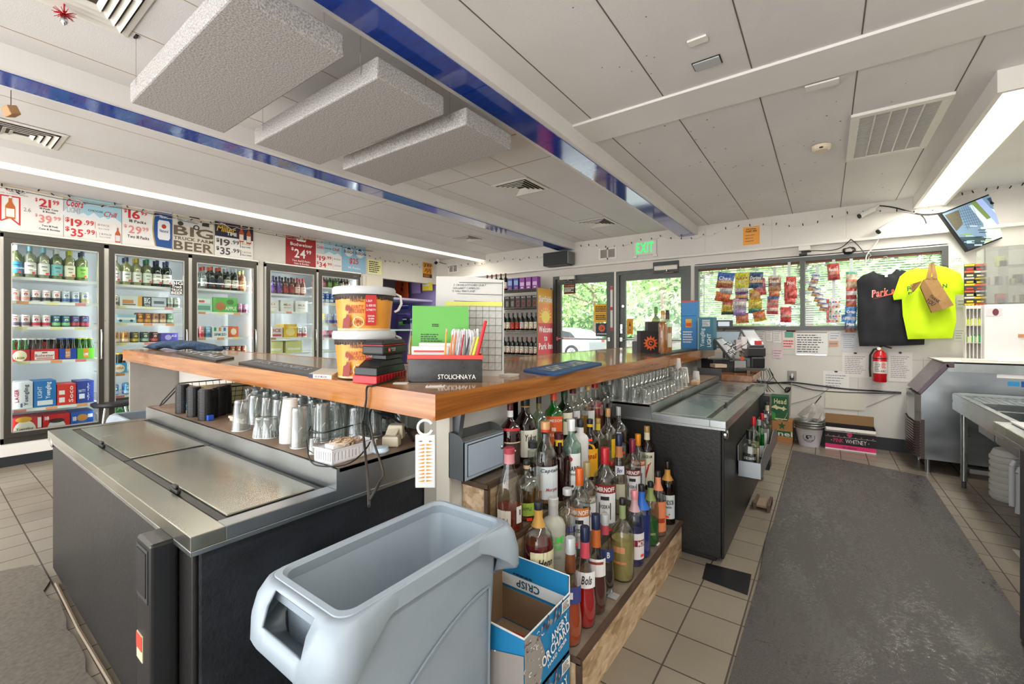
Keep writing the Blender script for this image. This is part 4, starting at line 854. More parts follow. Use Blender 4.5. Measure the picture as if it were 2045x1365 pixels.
snack(1493,1522,613,625,('1c8a84','147068'),'teal snack bag in the third strip',Y=YB-.05)
snack(1503,1530,620,641,('d8682c','c8501c','e0a82c'),'orange snack bag with yellow foot lowest of the third strip',rot=-.2)
snack(1533,1561,550,581,('d8c8c0','b07048','5a2c20','b07848'),'clear bag of brown pretzels under the cable','Snack')
snack(1534,1558,578,594,('d8743c','c8602c'),'orange candy bag under the brown pretzels',Y=YB-.05)
snack(1531,1556,592,610,('2c5088','c85a4c','d8a08c'),'blue and red candy bag in the fourth strip',rot=.04)
snack(1530,1555,608,627,('d0484c','e0b8a8','c83a40'),'red and cream candy bag lowest of the fourth strip',rot=.05,Y=YB-.05)
snack(1569,1591,552,586,('e03c30','d83428','e04838'),'bright red snack bag at the top of the fifth strip','Hot',tc='fae8e0')
snack(1565,1583,563,600,('d83830','c82c28'),'bright red snack bag behind the top one of the fifth strip',Y=YB-.035)
snack(1571,1593,576,596,('e04034','d03028'),'bright red snack bag right in the middle of the fifth strip',Y=YB-.07)
snack(1566,1589,592,607,('d83a30','e04a3c'),'bright red snack bag low in the fifth strip')
snack(1557,1581,613,643,('d82c34','e05050','c89070','d0242c'),'separate red candy bag hung under the fifth strip')
for i,(x,y) in enumerate(((1627,557),(1622,572),(1629,584),(1634,595),(1640,604),(1645,613))):snack(x-8,x+9,y-9,y+8,('5a64a0','d8d0c8','3a4478','d89a4c'),f'{ORD[i]} from top of the small blue and white packets on the thin hanging strip',rot=.25,name='snack_packet')
snack(1651,1678,526,559,('b02420','c8402c','d06a3c','a01c1c'),'single dark red nut bag at the top of the right window half','Munchies',rot=-.06)
t=snack(1655,1678,595,644,('e4e0dc','e0d8d0','e8e4e0'),'white bag of colourful candies beside the black shirt',None)
d=Dec(YP(1666,620,YB-.096),(1,0,0),(0,0,1))
for i in range(20):d.disc(-.045+.03*(i % 4)+.004*(i % 3),-.12+.055*(i//4),.01,mat(('d82c2c','2c5ad8','3aa84a','e8b82c','6a3a1c','e8682c')[i*5 % 6]),1,10)
d.build('candy_print',t)
snack(1650,1656,597,644,('c8242c','e04a50'),'thin red and white packet behind the colourful candy bag',Y=YB-.04)
snack(1688,1713,542,574,('4aa080','e0c8a8','e07a50','d8b890'),'beige and orange candy bag with green top next to the black shirt')
snack(1688,1712,573,597,('c84a3c','e0d4cc','b83a34'),'red and white candy bag under the beige and orange one')
snack(1688,1712,594,614,('c8c0b8','b8403c','e06a30'),'grey, red and orange candy bag next to the black shirt',Y=YB-.05)
snack(1686,1712,612,642,('2c7ac8','2c6ab8','d8e0ec'),'blue crispy snack bag next to the black shirt','Crisp',rot=.04)
snack(1686,1710,638,663,('2c70c0','3a6090','8a4a2c'),'blue bag with brown foot lowest of the right strip','Mini',Y=YB-.07)
snack(1680,1690,628,642,('2864b0','3a80d0'),'blue bag corner behind the crispy snack bag',Y=YB-.035)
def strip(px,y0,y1,label,w=.03):
    a,b=YP(px,y1,YB-.025),YP(px,y0,YB-.025);m=MB();m.box(a.x-w/2,YB-.026,a.z,a.x+w/2,YB-.024,b.z,mat('c9cfcf',.4));tag(m.build('clip_strip'),label,'clip strip')
strip(1451,535,620,'clip strip holding the leftmost snack bags',.01);strip(1479,534,640,'clip strip holding the yellow chip bag',.01);strip(1509,532,640,'clip strip holding the dark blue chip bag',.01);strip(1547,532,600,'clear clip strip holding the pretzel bag');strip(1576,523,600,'clear clip strip holding the bright red bags');strip(1632,528,556,'clear clip strip holding the small blue packets');strip(1665,518,600,'clear clip strip between the nut bag and candy bag');strip(1700,516,545,'clear clip strip beside the black shirt');strip(1406,545,625,'thin cord of clips hanging at the left edge of the window',.012)

# ---- shirts and paper bag
def garment(name,pts,Y,th,mt,label,marks=None,cat='shirt'):
    P=[YP(x,y,Y) for x,y in pts];c=sum(P,Vector())/len(P);t=thing(name,c,label,cat)
    bm=bmesh_grid(P,Y,th);m=MB();m.add(bm[0],bm[1],mt,True);m.build('fabric',t)
    if marks:marks(t)
    return t
def inside(x,z,poly):
    r=False;n=len(poly);j=n-1
    for i in range(n):
        a,b=poly[i],poly[j]
        if (a[1]>z) !=(b[1]>z) and x<(b[0]-a[0])*(z-a[1])/(b[1]-a[1])+a[0]:r=not r
        j=i
    return r
def bmesh_grid(P,Y,th):
    """cloth filled between an outline: front and back sheets that bulge and fold"""
    import bmesh
    from mathutils.geometry import delaunay_2d_cdt
    poly=[];n=len(P)
    for i in range(n):
        a,b=P[i],P[(i+1) % n];k=max(1,int((b-a).length/.03))
        for j in range(k):q=a.lerp(b,j/k);poly.append((q.x,q.z))
    x0,x1=min(p[0] for p in poly),max(p[0] for p in poly);z0,z1=min(p[1] for p in poly),max(p[1] for p in poly)
    pts=[Vector(p) for p in poly];s=.025;x=x0
    def dist(px,pz):return min(math.hypot(px-a,pz-b) for a,b in poly)
    z=z0+s
    while z<z1:
        x=x0+s
        while x<x1:
            if inside(x,z,poly) and dist(x,z)>s*.6:pts.append(Vector((x,z)))
            x+=s
        z+=s
    r=delaunay_2d_cdt(pts,[],[list(range(len(poly)))],1,1e-5)
    vs,fs=r[0],r[2];N=len(vs);V=[]
    for sd in (-1,1):
        for v in vs:
            dd=min(1,dist(v.x,v.y)/.05);V.append((v.x,Y+sd*(.001+dd*th)+.006*dd*math.sin(v.x*38+v.y*4)+.003*math.sin(v.y*17+v.x*9),v.y))
    F=[list(f) for f in fs]+[[N+k for k in f][::-1] for f in fs]
    return V,F
BLKC=noisy('black_cotton','1c1c20','2a2a2e',(6,6,6),3,.9);YELC=noisy('fluorescent_cotton','c8f000','d8f818',(4,4,4),3,.8)
def mk(t):
    Y=YB-.158
    d=Dec(YP(1765,585,Y),(1,0,0),(0,0,1));s=abs(YP(1766,585,Y).x-YP(1765,585,Y).x)
    om=mat('f0604a',.6);d.text('Park a',-26*s,-7*s,22*s,12*s,TXTW,1,True,.3,rot=.16);d.text('Park a',-25*s,-6*s,21*s,11*s,om,3,True,.3,rot=.16);d.poly([(-24*s,-15*s),(24*s,-2*s),(24*s,2*s),(-12*s,-11*s)],om,2);d.build('print',t)
    q=YP(1770,549,Y);m=MB();m.box(q.x-.012,Y-.002,q.z-.02,q.x+.012,Y,q.z+.015,TXTW);m.build('neck_tag',t)
garment('t_shirt',[(1745,541),(1752,546),(1767,549),(1781,546),(1790,537),(1812,541),(1840,556),(1850,600),(1846,688),(1800,690),(1716,691),(1712,650),(1712,590),(1711,560),(1722,550)],YB-.13,.02,BLKC,'black t-shirt with red script lettering hung before the window',mk)
def mk(t):
    Y=YB-.232;s=abs(YP(1766,585,Y).x-YP(1765,585,Y).x);gm=mat('1c6a44',.6)
    q=YP(1816,576,Y);d=Dec(q,(1,0,0),(0,0,1));d.text('P',-4*s,-6*s,3*s,6*s,gm,2);d.text('P',-2*s,-15*s,5*s,-9*s,gm,2);q2=YP(1887,572,Y);k=(q2-q).x;d.text('N',k-4*s,-2*s,k+4*s,8*s,gm,2);d.build('print',t)
garment('t_shirt',[(1832,534),(1840,537),(1856,536),(1870,530),(1890,533),(1918,546),(1928,574),(1924,588),(1908,588),(1907,600),(1910,640),(1902,675),(1860,676),(1813,677),(1803,630),(1801,597),(1785,599),(1783,590),(1797,552),(1812,540)],YB-.2,.022,YELC,'fluorescent yellow t-shirt hung over the black one',mk)
def hanger(px,py,w,label,Y,col='c8ccd0'):
    q=YP(px,py,Y);m=MB();m.tube([(q.x-w,Y,q.z-.08),(q.x,Y,q.z),(q.x+w,Y,q.z-.08),(q.x-w,Y,q.z-.08)],.003,mat(col,.4),5);m.tube([(q.x,Y,q.z),(q.x,Y,q.z+.04),(q.x+.02,Y,q.z+.06),(q.x+.01,Y,q.z+.085),(q.x-.015,Y,q.z+.08)],.0025,mat(col,.4),5);tag(m.build('coat_hanger'),label,'hanger')
hanger(1768,527,.13,'thin wire hanger inside the black t-shirt',YB-.13);hanger(1857,520,.14,'dark hanger inside the fluorescent yellow t-shirt',YB-.2,'1c1c1e');hanger(1735,521,.06,'small hanger with a striped tag beside the black shirt',YB-.09)
# paper bag
KR=noisy('kraft_paper','9a7446','b08a58',(10,10,10),4,.85);Yb=YB-.34
t=thing('paper_bag',YP(1860,580,Yb),'brown paper gift bag hanging tilted in front of the yellow shirt','bag')
A_,B_,C2,D_=YP(1846,558,Yb),YP(1870,551,Yb-.03),YP(1907,610,Yb-.03),YP(1861,623,Yb);E1=YP(1880,618,Yb-.03)
m=MB();fl,fr_,br_,bl=YP(1845,558,Yb),YP(1868,550,Yb),YP(1905,609,Yb),YP(1883,618,Yb);back=Vector((0,.05,0));l2,b2=YP(1838,572,Yb+.0),YP(1861,624,Yb+.0)
m.hexa([bl,br_,br_+back,bl+back,fl,fr_,fr_+back,fl+back],KR);m.hexa([b2,bl,bl+back,b2+back,l2,fl,fl+back,l2+back],mat('8f6c40',.85));m.build('body',t)
m=MB();rs=random.Random(8)
for i in range(9):a=YP(1842,562+rs.uniform(-3,4),Yb-.01);b=YP(1817+rs.uniform(-2,6),566+i*2.2,Yb-.02+rs.uniform(-.02,.02));c=YP(1819+rs.uniform(0,8),572+i*1.6,Yb-.01);m.add([a,b,c,c+Vector((0,.004,0)),a+Vector((0,.004,0)),b+Vector((0,.004,0))],[(0,1,2),(3,5,4),(0,4,5,1),(1,5,3,2)],KR)
m.build('paper_bow',t)
m=MB()
for x0,x1 in ((1854,1860),(1868,1862)):a,b=YP(x0,556,Yb-.01),YP(x1,526,Yb-.01);w=Vector((.017,0,0));m.hexa([a-w,a+w,a+w+Vector((0,.002,0)),a-w+Vector((0,.002,0)),b-w,b+w,b+w+Vector((0,.002,0)),b-w+Vector((0,.002,0))],KR)
m.build('handle',t)
d=Dec(YP(1862,600,Yb-.006),Vector((.62,0,-.6)),Vector((.6,0,.62)));d.text('THANK',-.05,.01,.05,.04,INK,2);d.text('YOU',-.04,-.04,.04,0,INK,2);d.build('lettering',t)

# ---- ledge-level things: speaker, vents, exit sign, notices, cameras, cables
a,b=YP(1087,532,YB-.2),YP(1138,500,YB-.2);t=thing('wall_speaker',a,'black loudspeaker mounted high over the left glass door','speaker');m=MB();m.box(a.x,YB-.24,a.z,b.x-.04,YB-.03,b.z,mat('26282a',.4));m.box(b.x-.04,YB-.23,a.z+.01,b.x,YB-.03,b.z-.01,mat('6a6c6c',.4));m.build('cabinet',t,bevel=.008);m=MB();m.box(a.x+.03,YB-.243,a.z+.02,b.x-.06,YB-.239,b.z-.02,mat('3a3c3c',.8));m.build('grille',t);m=MB();m.box(a.x+.1,YB-.12,b.z-.01,a.x+.16,YB,b.z+.02,BLACK);m.build('bracket',t)
def wall_vent(px0,px1,y0,y1,label,sl='5a5650'):
    a,b=YP(px0,y1,YB),YP(px1,y0,YB);w=b.x-a.x;t=thing('wall_vent',a,label,'vent');m=MB();frame4(m,a.x,a.z,b.x,b.z,w*.1,YB-.012,YB,WTRIM);m.box(a.x+w*.47,YB-.012,a.z,a.x+w*.53,YB,b.z,WTRIM);m.box(a.x+.01,YB-.002,a.z+.01,b.x-.01,YB,b.z-.01,mat(sl,.8));m.build('frame',t)
    m=MB();n=11
    for i in range(n):z=a.z+w*.1+(b.z-a.z-w*.2)*(i+.5)/n;m.box(a.x+w*.1,YB-.009,z-.003,b.x-w*.1,YB-.003,z+.003,mat('b8b4ac'))
    m.build('louvers',t)
wall_vent(1196,1232,492,520,'white louvered wall vent left of the exit sign');wall_vent(896,915,526,546,'small white louvered vent in the far left corner')
a,b=YP(1266,511,YB-.02),YP(1311,483,YB-.02);w,h=b.x-a.x,YP(1288,484,YB-.02).z-YP(1288,512,YB-.02).z;t=thing('exit_sign',a,'lit green EXIT sign over the right glass door','sign');m=MB();m.box(a.x,YB-.03,a.z,b.x,YB,a.z+h,mat('e0ddd6'));m.box(a.x-.01,YB-.03,a.z-.035,a.x+.05,YB,a.z,WTRIM);m.box(b.x-.05,YB-.03,a.z-.035,b.x+.01,YB,a.z,WTRIM);m.build('housing',t,bevel=.004)
d=FDec((a.x,YB-.031,a.z),(1,0,0),(0,0,1),w,h);gr=mat('30d868',.5,0,0.55)
d.text('EXIT',.12,.14,.88,.88,gr,2);d.build('lettering',t)
def f(d):d.text('PARK INN',.16,.68,.84,.8,cK,shear=.2);d.lines(.2,.83,.8,.9,1,cK,.3);d.lines(.14,.12,.86,.6,3,mat('8a5a20',.6),.12)
poster(1484,1517,452,488,'f2a644','orange PARK INN notice high on the back wall',f,YB-.004,'paper_notice')
def f(d):d.text('UTZ',.1,.7,.9,.9,mat('8a8a6a',.6),bold=False);d.lines(.1,.1,.9,.5,4,mat('a8b080',.7),.2)
poster(1898,1922,512,545,'dfe3cf','faded paper notice beside the window corner',f,YB-.004,'paper_notice')
def bullet_cam(px,py,tx,ty,label,Y=YB-.12):
    c=YP(px,py,Y);e=YP(tx,ty,Y+.06);t=thing('security_camera',c,label,'camera');w=(e-c).normalized()
    m=MB();m.cyl(c,e,.028,mat('dcdad4',.35),16);m.build('body',t);m=MB();m.cyl(c-w*.012,c+w*.002,.027,BLACK,16);m.build('lens',t)
    m=MB();m.tube([e,e+Vector((.03,.02,.03)),Vector((e.x+.05,YB,e.z+.05))],.012,mat('dcdad4',.4),8);m.build('bracket',t)
bullet_cam(1717,431,1745,417,'white bullet camera under the ceiling near the TV, upper one');bullet_cam(1755,462,1776,448,'white bullet camera with a hanging white cable, lower one')
c=XP(874,521,XW+.18);t=thing('security_camera',c,'small white camera in the far left corner of the room','camera');m=MB();m.lathe([(.03,-.03),(.04,0),(.03,.04)],WTRIM,c,14);m.build('body',t);m=MB();m.cyl(c+Vector((.0,-.03,-.03)),c+Vector((.0,-.06,-.05)),.03,BLACK,12);m.build('lens',t)
m=MB();m.tube([c,c+Vector((.05,.1,-.04)),c+Vector((.15,.25,-.06))],.006,BLACK,5);m.build('cable',t)
def cable(pts,r,label,Y=YB-.015,mt=None,sub=4,name='cable'):
    P=[YP(p[0],p[1],p[2] if len(p)>2 else Y) for p in pts];Q=[]
    for i in range(len(P)-1):
        p0,p1,p2,p3=P[max(i-1,0)],P[i],P[i+1],P[min(i+2,len(P)-1)]
        for j in range(sub):u=j/sub;Q.append(.5*((2*p1)+(p2-p0)*u+(2*p0-5*p1+4*p2-p3)*u*u+(3*p1-p0-3*p2+p3)*u**3))
    Q.append(P[-1]);m=MB();m.tube(Q,r,mt or BLACK,5);return tag(m.build(name),label,'cable')
cable([(1752,410),(1785,414),(1830,426),(1855,428),(1885,424)],.007,'black cable looping along the wall toward the TV');cable([(1838,427),(1846,436),(1850,446)],.006,'short black cable ends dangling left of the TV');cable([(1757,468),(1752,482),(1738,500),(1730,512),(1729,535)],.006,'white cable hanging from the lower bullet camera',mt=WTRIM,Y=YB-.05)
cable([(1612,500),(1655,500),(1680,494),(1697,480),(1700,478),(1714,490),(1726,505)],.005,'thin black cable running along the top of the window',Y=YB-.08)
m=MB();q=YP(1695,500,YB-.08);rs=random.Random(4)
for k in range(7):m.tube([(q.x+(.035+.03*rs.random())*math.cos(a*.5)+rs.uniform(-.01,.01),YB-.09+.01*k % 3*.01,q.z+.035*math.sin(a*.5)+rs.uniform(-.01,.01)) for a in range(13)],.003,BLACK,4,True)
tag(m.build('coiled_cable'),'tangled coil of thin black cable above the window','cable')
m=MB();q=YP(1606,497,YB-.06);m.box(q.x-.055,YB-.12,q.z-.025,q.x+.06,YB-.0,q.z+.03,WTRIM);m.box(q.x-.03,YB-.1,q.z-.045,q.x+.07,YB-.05,q.z-.027,BLACK);m.box(q.x-.05,YB-.1,q.z-.08,q.x+.03,YB-.05,q.z-.055,BLACK);tag(m.build('power_adapter',bevel=.004),'white junction box with black adapters over the window post','adapter')
string_lights(lambda x:Vector((x,YB-.02,2.66+.03*math.sin(x*5.3))),30,-3.3,1.0,'string of small lights along the top of the back wall',.02,5)
string_lights(lambda x:Vector((x,YB-.03,2.72+.05*(x-.9))),8,.95,1.6,'string of small lights at the ceiling above the TV',.02,6)
string_lights(lambda x:Vector((x,YB-.02,2.62)),14,-6.3,-3.8,'string of small lights over the wine rack',.03,7)
cable([(1500,762),(1530,765),(1580,763),(1640,770),(1700,777),(1800,783)],.009,'bundle of black cables stapled along the back wall, upper run');cable([(1510,760),(1575,766),(1625,778),(1690,783),(1800,785)],.006,'thinner cable sagging below the upper run on the back wall')
cable([(1580,749),(1581,765),(1579,790),(1577,830)],.007,'white cord hanging from the wall outlet',mt=mat('b8b0a4'));cable([(1536,735),(1546,755),(1560,772),(1570,782)],.005,'thin black wire from the register down the back wall');cable([(1580,806),(1620,795),(1645,783),(1660,770)],.004,'thin taut wire crossing above the stacked pails',mt=mat('9a948a',.6));cable([(1590,846),(1600,838),(1640,790)],.005,'second taut wire behind the stacked pails',mt=BLACK);cable([(1730,812),(1770,795),(1795,782)],.004,'thin grey wire over the painted hatch',mt=mat('b8b0a4',.6))
t=thing('wall_outlet',YP(1582,750,YB),'grey wall outlet with a plugged white cord','outlet');q=YP(1582,750,YB);m=MB();m.box(q.x-.045,YB-.012,q.z-.06,q.x+.045,YB,q.z+.06,mat('8a8780',.4,.4));m.build('plate',t,bevel=.003);m=MB();m.box(q.x-.025,YB-.03,q.z-.05,q.x+.02,YB-.012,q.z,BLACK);m.box(q.x-.008,YB-.05,q.z-.02,q.x+.012,YB-.012,q.z+.03,WTRIM);m.build('plug',t)
# papers
def sheet(px0,px1,y0,y1,bg,label,n=6,fn=None,clip=False,Y=YB-.006):
    def f(d):
        d.lines(.1,.12,.9,.88,n,mat('8a8a8e',.7),.14) if fn is None else fn(d)
        if clip:d.disc(.5,.985,.07,BLACK,4,ry=.035)
    return poster(px0,px1,y0,y1,bg,label,f if n or fn else None,Y,'paper_sheet',cat='paper')
def f(d):d.rect(.04,.0,.96,.04,CHROME);d.lines(.06,.1,.94,.9,8,cK,.16);d.rect(.02,.95,.98,.985,mat('8a7a6a'))
sheet(1588,1653,662,709,'eceae6','large white handwritten notice in a clear frame under the window',0,f)
sheet(1530,1542,656,681,'e4dcd8','narrow white slip on the wall left of the adapter wire');sheet(1513,1528,656,690,'dad6d0','pale paper slip behind the register screens');sheet(1544,1561,657,684,'e8e2de','white printed slip beside the narrow one')
def f(d):d.rect(.2,.62,.9,.95,mat('6aa890',.6));d.lines(.1,.06,.95,.5,3,RED,.25)
sheet(1562,1587,660,696,'ecd8d0','pink and green card taped under the window',0,f);sheet(1543,1563,695,715,'e8ccd4','pale pink note on the wall',3);sheet(1570,1589,655,663,'d8484a','small red label on the window sill',0)
sheet(1656,1679,660,680,'dcdcdc','small grey white paper beside the large notice',3);sheet(1655,1674,680,692,'d8a88a','small tan card below the grey white paper',1);sheet(1681,1712,662,700,'d4d8dc','pale blue sheet left of the black shirt',7)
sheet(1682,1735,704,753,'e6e2dc','large ruled sheet left of the fire extinguisher',10,clip=True);sheet(1774,1822,703,762,'e8e4de','large ruled sheet right of the fire extinguisher',12,clip=True);sheet(1644,1696,741,789,'ebe8e2','white typed pages clipped low on the back wall',7,clip=True)
sheet(1906,1926,655,680,'dcdcce','pale note on the wall right of the yellow shirt',4);sheet(1911,1930,595,613,'e6e4dc','white card on the wall right of the yellow shirt',2)
# fire extinguisher
q=YP(1757,762,YB-.12);t=thing('fire_extinguisher',q,'red fire extinguisher hung on the back wall below the black shirt','fire extinguisher');r=.062;h=YP(1757,700,YB-.12).z-q.z;EX=mat('c40f1c',.25,0,0,.5)
m=MB();m.lathe([(r*.92,0),(r,.012),(r,h*.8),(r*.9,h*.9),(r*.55,h*.99),(r*.35,h*1.02)],EX,q,24);m.build('cylinder',t);m=MB();m.lathe([(r*1.01,h*.28),(r*1.01,h*.66)],mat('e4dfd6'),q,24,cap0=False,cap1=False);m.lathe([(r*1.02,h*.74),(r*1.02,h*.77)],BLACK,q,24,cap0=False,cap1=False)
d=Dec(q+Vector((0,0,h*.3)),wrap=r*1.015);d.lines(-.05,.01,.0,h*.34,6,cK,.2);d.text('ABC',0.0,.01,.05,.03,cK,2);d.lines(.01,.05,.05,h*.34,4,RED,.3);merge(m,d.mb);m.build('label',t)
m=MB();m.lathe([(.02,0),(.022,.03),(.014,.035)],mat('c8a83c',.3,.8),q+Vector((0,0,h*1.01)),12);m.cyl(q+Vector((-.01,-.02,h+.025)),q+Vector((-.01,-.04,h+.025)),.017,TXTW,14);m.build('valve_gauge',t);m=MB();z=q.z+h;m.tube([q+Vector((-.01,0,h+.04)),q+Vector((.03,0,h+.055)),q+Vector((.1,0,h+.03))],.008,BLACK,6);m.tube([q+Vector((-.06,0,h+.06)),q+Vector((.0,0,h+.06)),q+Vector((.05,0,h+.065))],.006,CHROME,6);m.build('handle',t)
m=MB();m.tube([q+Vector((-.015,0,h+.02)),q+Vector((-.05,0,h+.015)),q+Vector((-.082,0,h*.85)),q+Vector((-.085,0,h*.4)),q+Vector((-.08,0,h*.15))],.01,BLACK,8);m.build('hose',t)

# ---- things on the floor by the back wall
def carton(name,x0,x1,y0,z0,z1,dp,bg,label,fn,side=None,open_=False):
    t=thing(name,((x0+x1)/2,y0,z0),label,'box');m=MB();c=mat(bg,.6)
    if open_:
        m.box(x0,y0,z0,x1,y0+.004,z1,c);m.box(x0,y0+dp-.004,z0,x1,y0+dp,z1,c);m.box(x0,y0+.004,z0,x0+.004,y0+dp-.004,z1,c);m.box(x1-.004,y0+.004,z0,x1,y0+dp-.004,z1,c);m.box(x0,y0,z0,x1,y0+dp,z0+.005,c)
    else:m.box(x0,y0,z0,x1,y0+dp,z1,c)
    m.build('body',t);d=FDec((x0,y0,z0),(1,0,0),(0,0,1),x1-x0,z1-z0);fn(d);d.build('print',t);return t
def f(d):
    g=mat('1c5a3a',.6);d.star(.5,.78,.2,g,1);d.rect(0,.28,1,.58,mat('c8b040',.6),1);d.rect(0,.3,1,.56,g,2);d.text('inel',.18,.32,1.0,.54,mat('e0ddd0',.6),3)
X0,X1=YP(1541,880,6.1).x,YP(1583,880,6.1).x;carton('beer_carton',X0,X1,6.08,0.0,.26,.26,'b07a48','brown carton with a green star on the floor, under the green one',f)
def f(d):
    cr=mat('e4dcae',.6);lg=mat('3f9a3c',.6);d.text('Head',.25,.7,.93,.92,cr);d.text('g',.0,.7,.12,.86,cr);d.poly([(.05,.52),(.2,.6),(.35,.66),(.42,.6),(.7,.55),(.8,.62),(.84,.55),(.97,.5),(.84,.47),(.78,.4),(.7,.47),(.5,.5),(.4,.44),(.3,.5)],cr,3);d.ring(.55,.42,.42,.44,cr,2,24,PI*1.05,PI*1.95);d.disc(.2,.2,.14,lg,2,ry=.13);d.rect(0,0,.5,.1,lg,1);d.rect(.3,.04,.98,.08,cr,2)
carton('beer_carton',X0-.02,X1-.05,6.09,.265,.545,.25,'24603c','dark green carton with a cream shark drawing, on the brown one',f)
def f(d):
    pk=mat('f0307a');d.rect(0,0,1,.06,TXTW,1);d.rect(0,.06,1,.24,pk,1);d.text('PINK',.17,.34,.37,.52,pk,3,False);d.text('WHITNEY',.41,.34,.82,.52,TXTW,3,False);d.text('PINK LEMONADE',.35,.11,.63,.17,cK,2);d.disc(.49,.72,.055,pk,2,ry=.1);d.disc(.13,.42,.012,TXTW,2);d.disc(.86,.42,.012,TXTW,2)
    for i in range(9):d.star(.06+i*.11,.64-(i % 2)*.03,.025,mat('b8a0a8'),2)
    d.rect(0,.58,1,.59,TXTW,2);d.rect(0,.8,1,.97,mat('c8c4c0'),2);d.text('PINK WHITNEY',.3,.83,.7,.94,cK,3)
X2,X3=YP(1648,890,6.15).x,YP(1749,895,6.15).x;t=carton('spirit_carton',X2,X3,6.1,0,.25,.28,'241c20','open black, pink and white carton on the floor by the back wall',f,open_=True)
m=MB();m.hexa([(X2,6.1,.25),(X3,6.1,.25),(X3,6.104,.25),(X2,6.104,.25),(X2+.01,6.03,.23),(X3-.01,6.03,.23),(X3-.01,6.033,.235),(X2+.01,6.033,.235)],mat('d8d4ce',.6));m.build('flap',t);m=MB();m.box(X2,6.376,.25,X3,6.38,.36,mat('a07a50',.7));m.build('flap',t)
# pails
q=YP(1616,884,6.15);q.z=0;PLW=mat('dcd8e0');t=thing('ice_pail',q,'white and galvanized beer pail at the bottom of the stacked pails','bucket','pails stacked beside the brown carton');m=MB();m.lathe([(.1,0),(.14,.215),(.146,.22),(.146,.23)],PLW,q,28);m.build('bucket',t);d=Dec(q+Vector((0,0,.12)),wrap=.124);d.ring(0,0,.055,.06,INK,2);d.text('WHITE CLAW',-.045,.025,.045,.042,INK,3,arc=.012);d.text('HARD SELTZER',-.04,-.048,.04,-.036,INK,3,arc=-.01);d.ring(0,0,.012,.03,INK,2,16,.3,4.5);d.line(-.03,-.012,.03,-.006,.006,INK,2);d.build('print',t)
for k in range(3):
    z=.205+k*.028;tt=thing('ice_pail',q+Vector((0,0,z)),('lower','middle','topmost')[k]+' galvanized pail rim nested above the white pail','bucket','pails stacked beside the brown carton');m=MB();m.lathe([(.142,0),(.15,.025),(.155,.027),(.152,.03),(.14,.005)],STEELD,q+Vector((0,0,z)),28,cap0=False,cap1=False);m.build('rim',tt)
m=MB();rs=random.Random(12);prof=[(.11,0),(.13,.04),(.1,.1),(.06,.15),(.015,.19)]
vs=[];n=16
for r_,z_ in prof:
    for i in range(n):a=2*PI*i/n;k=1+rs.uniform(-.18,.18);vs.append((q.x+.03+r_*k*math.cos(a)+z_*.1,q.y+r_*k*math.sin(a),.3+z_+rs.uniform(-.01,.01)))
m.add(vs,[(k*n+i,k*n+(i+1) % n,(k+1)*n+(i+1) % n,(k+1)*n+i) for k in range(4) for i in range(n)],thin_glass('plastic_film','f2f0ec',.16,.12,.3,'e4e0dc'),False);tag(m.build('plastic_bag'),'crumpled clear plastic bag on top of the stacked pails','bag')

# ================================================================ wine rack
rx0,rx1,ry0,ry1=-4.95,-3.775,5.92,6.36
t=thing('wine_rack',((rx0+rx1)/2,6.1,0),'tall black wire wine rack left of the glass doors','shelf');RK=mat('77726a',.35,.8)
m=MB()
for x in (rx0,rx1):
    for y in (ry0,ry1):m.cyl((x,y,0),(x,y,2.06),.012,RK,8)
m.build('posts',t);RZ=[YP(1050,y,ry0).z for y in (577,614,660,709)]+[.75,.35]
for z in RZ:
    m=MB();m.box(rx0,ry0,z-.006,rx1,ry1,z-.003,thin_glass('wire_shelf','a8a49c',.1,.3,.5,'55504a'));m.tube([(rx0,ry0-.004,z),(rx1,ry0-.004,z)],.004,RK,5);m.tube([(rx0,ry0-.004,z-.035),(rx1,ry0-.004,z-.035)],.004,RK,5)
    n=40;m.tube([(rx0+(rx1-rx0)*i/n,ry0-.004,z-(.035 if i % 2 else 0)) for i in range(n+1)],.003,RK,4);m.build('wire_shelf',t)
m=MB();bx=rx1+.014;m.box(bx,ry0-.01,.3,bx+.006,ry1+.01,2.03,mat('e8a838'));bo=m.build('side_banner',t)
d=FDec((bx+.006,ry0-.01,.3),(0,1,0),(0,0,1),ry1-ry0+.02,1.73);d.rect(0,.67,1,.855,mat('e88a4a'),1);d.rect(0,.55,1,.67,mat('c83a40'),1);d.rect(0,0,1,.55,mat('d02c38'),1)
d.text('Surfside',.04,.87,.96,.93,TXTW,3,True,.15);d.disc(.5,.73,.28,mat('f2cf5a'),2,ry=.06)
for i in range(9):a=PI*i/8;d.poly([(.5+.3*math.cos(a-.12),.73+.07*math.sin(a-.12)),(.5+.45*math.cos(a),.73+.1*math.sin(a)),(.5+.3*math.cos(a+.12),.73+.07*math.sin(a+.12))],mat('f2cf5a'),2)
d.text('Welcome',.05,.58,.97,.64,TXTW,3);d.text('to',.4,.5,.62,.55,TXTW,3);d.text('Park Inn',.05,.42,.97,.48,TXTW,3);d.build('lettering',bo)
DN2=['top','second','third','fourth']
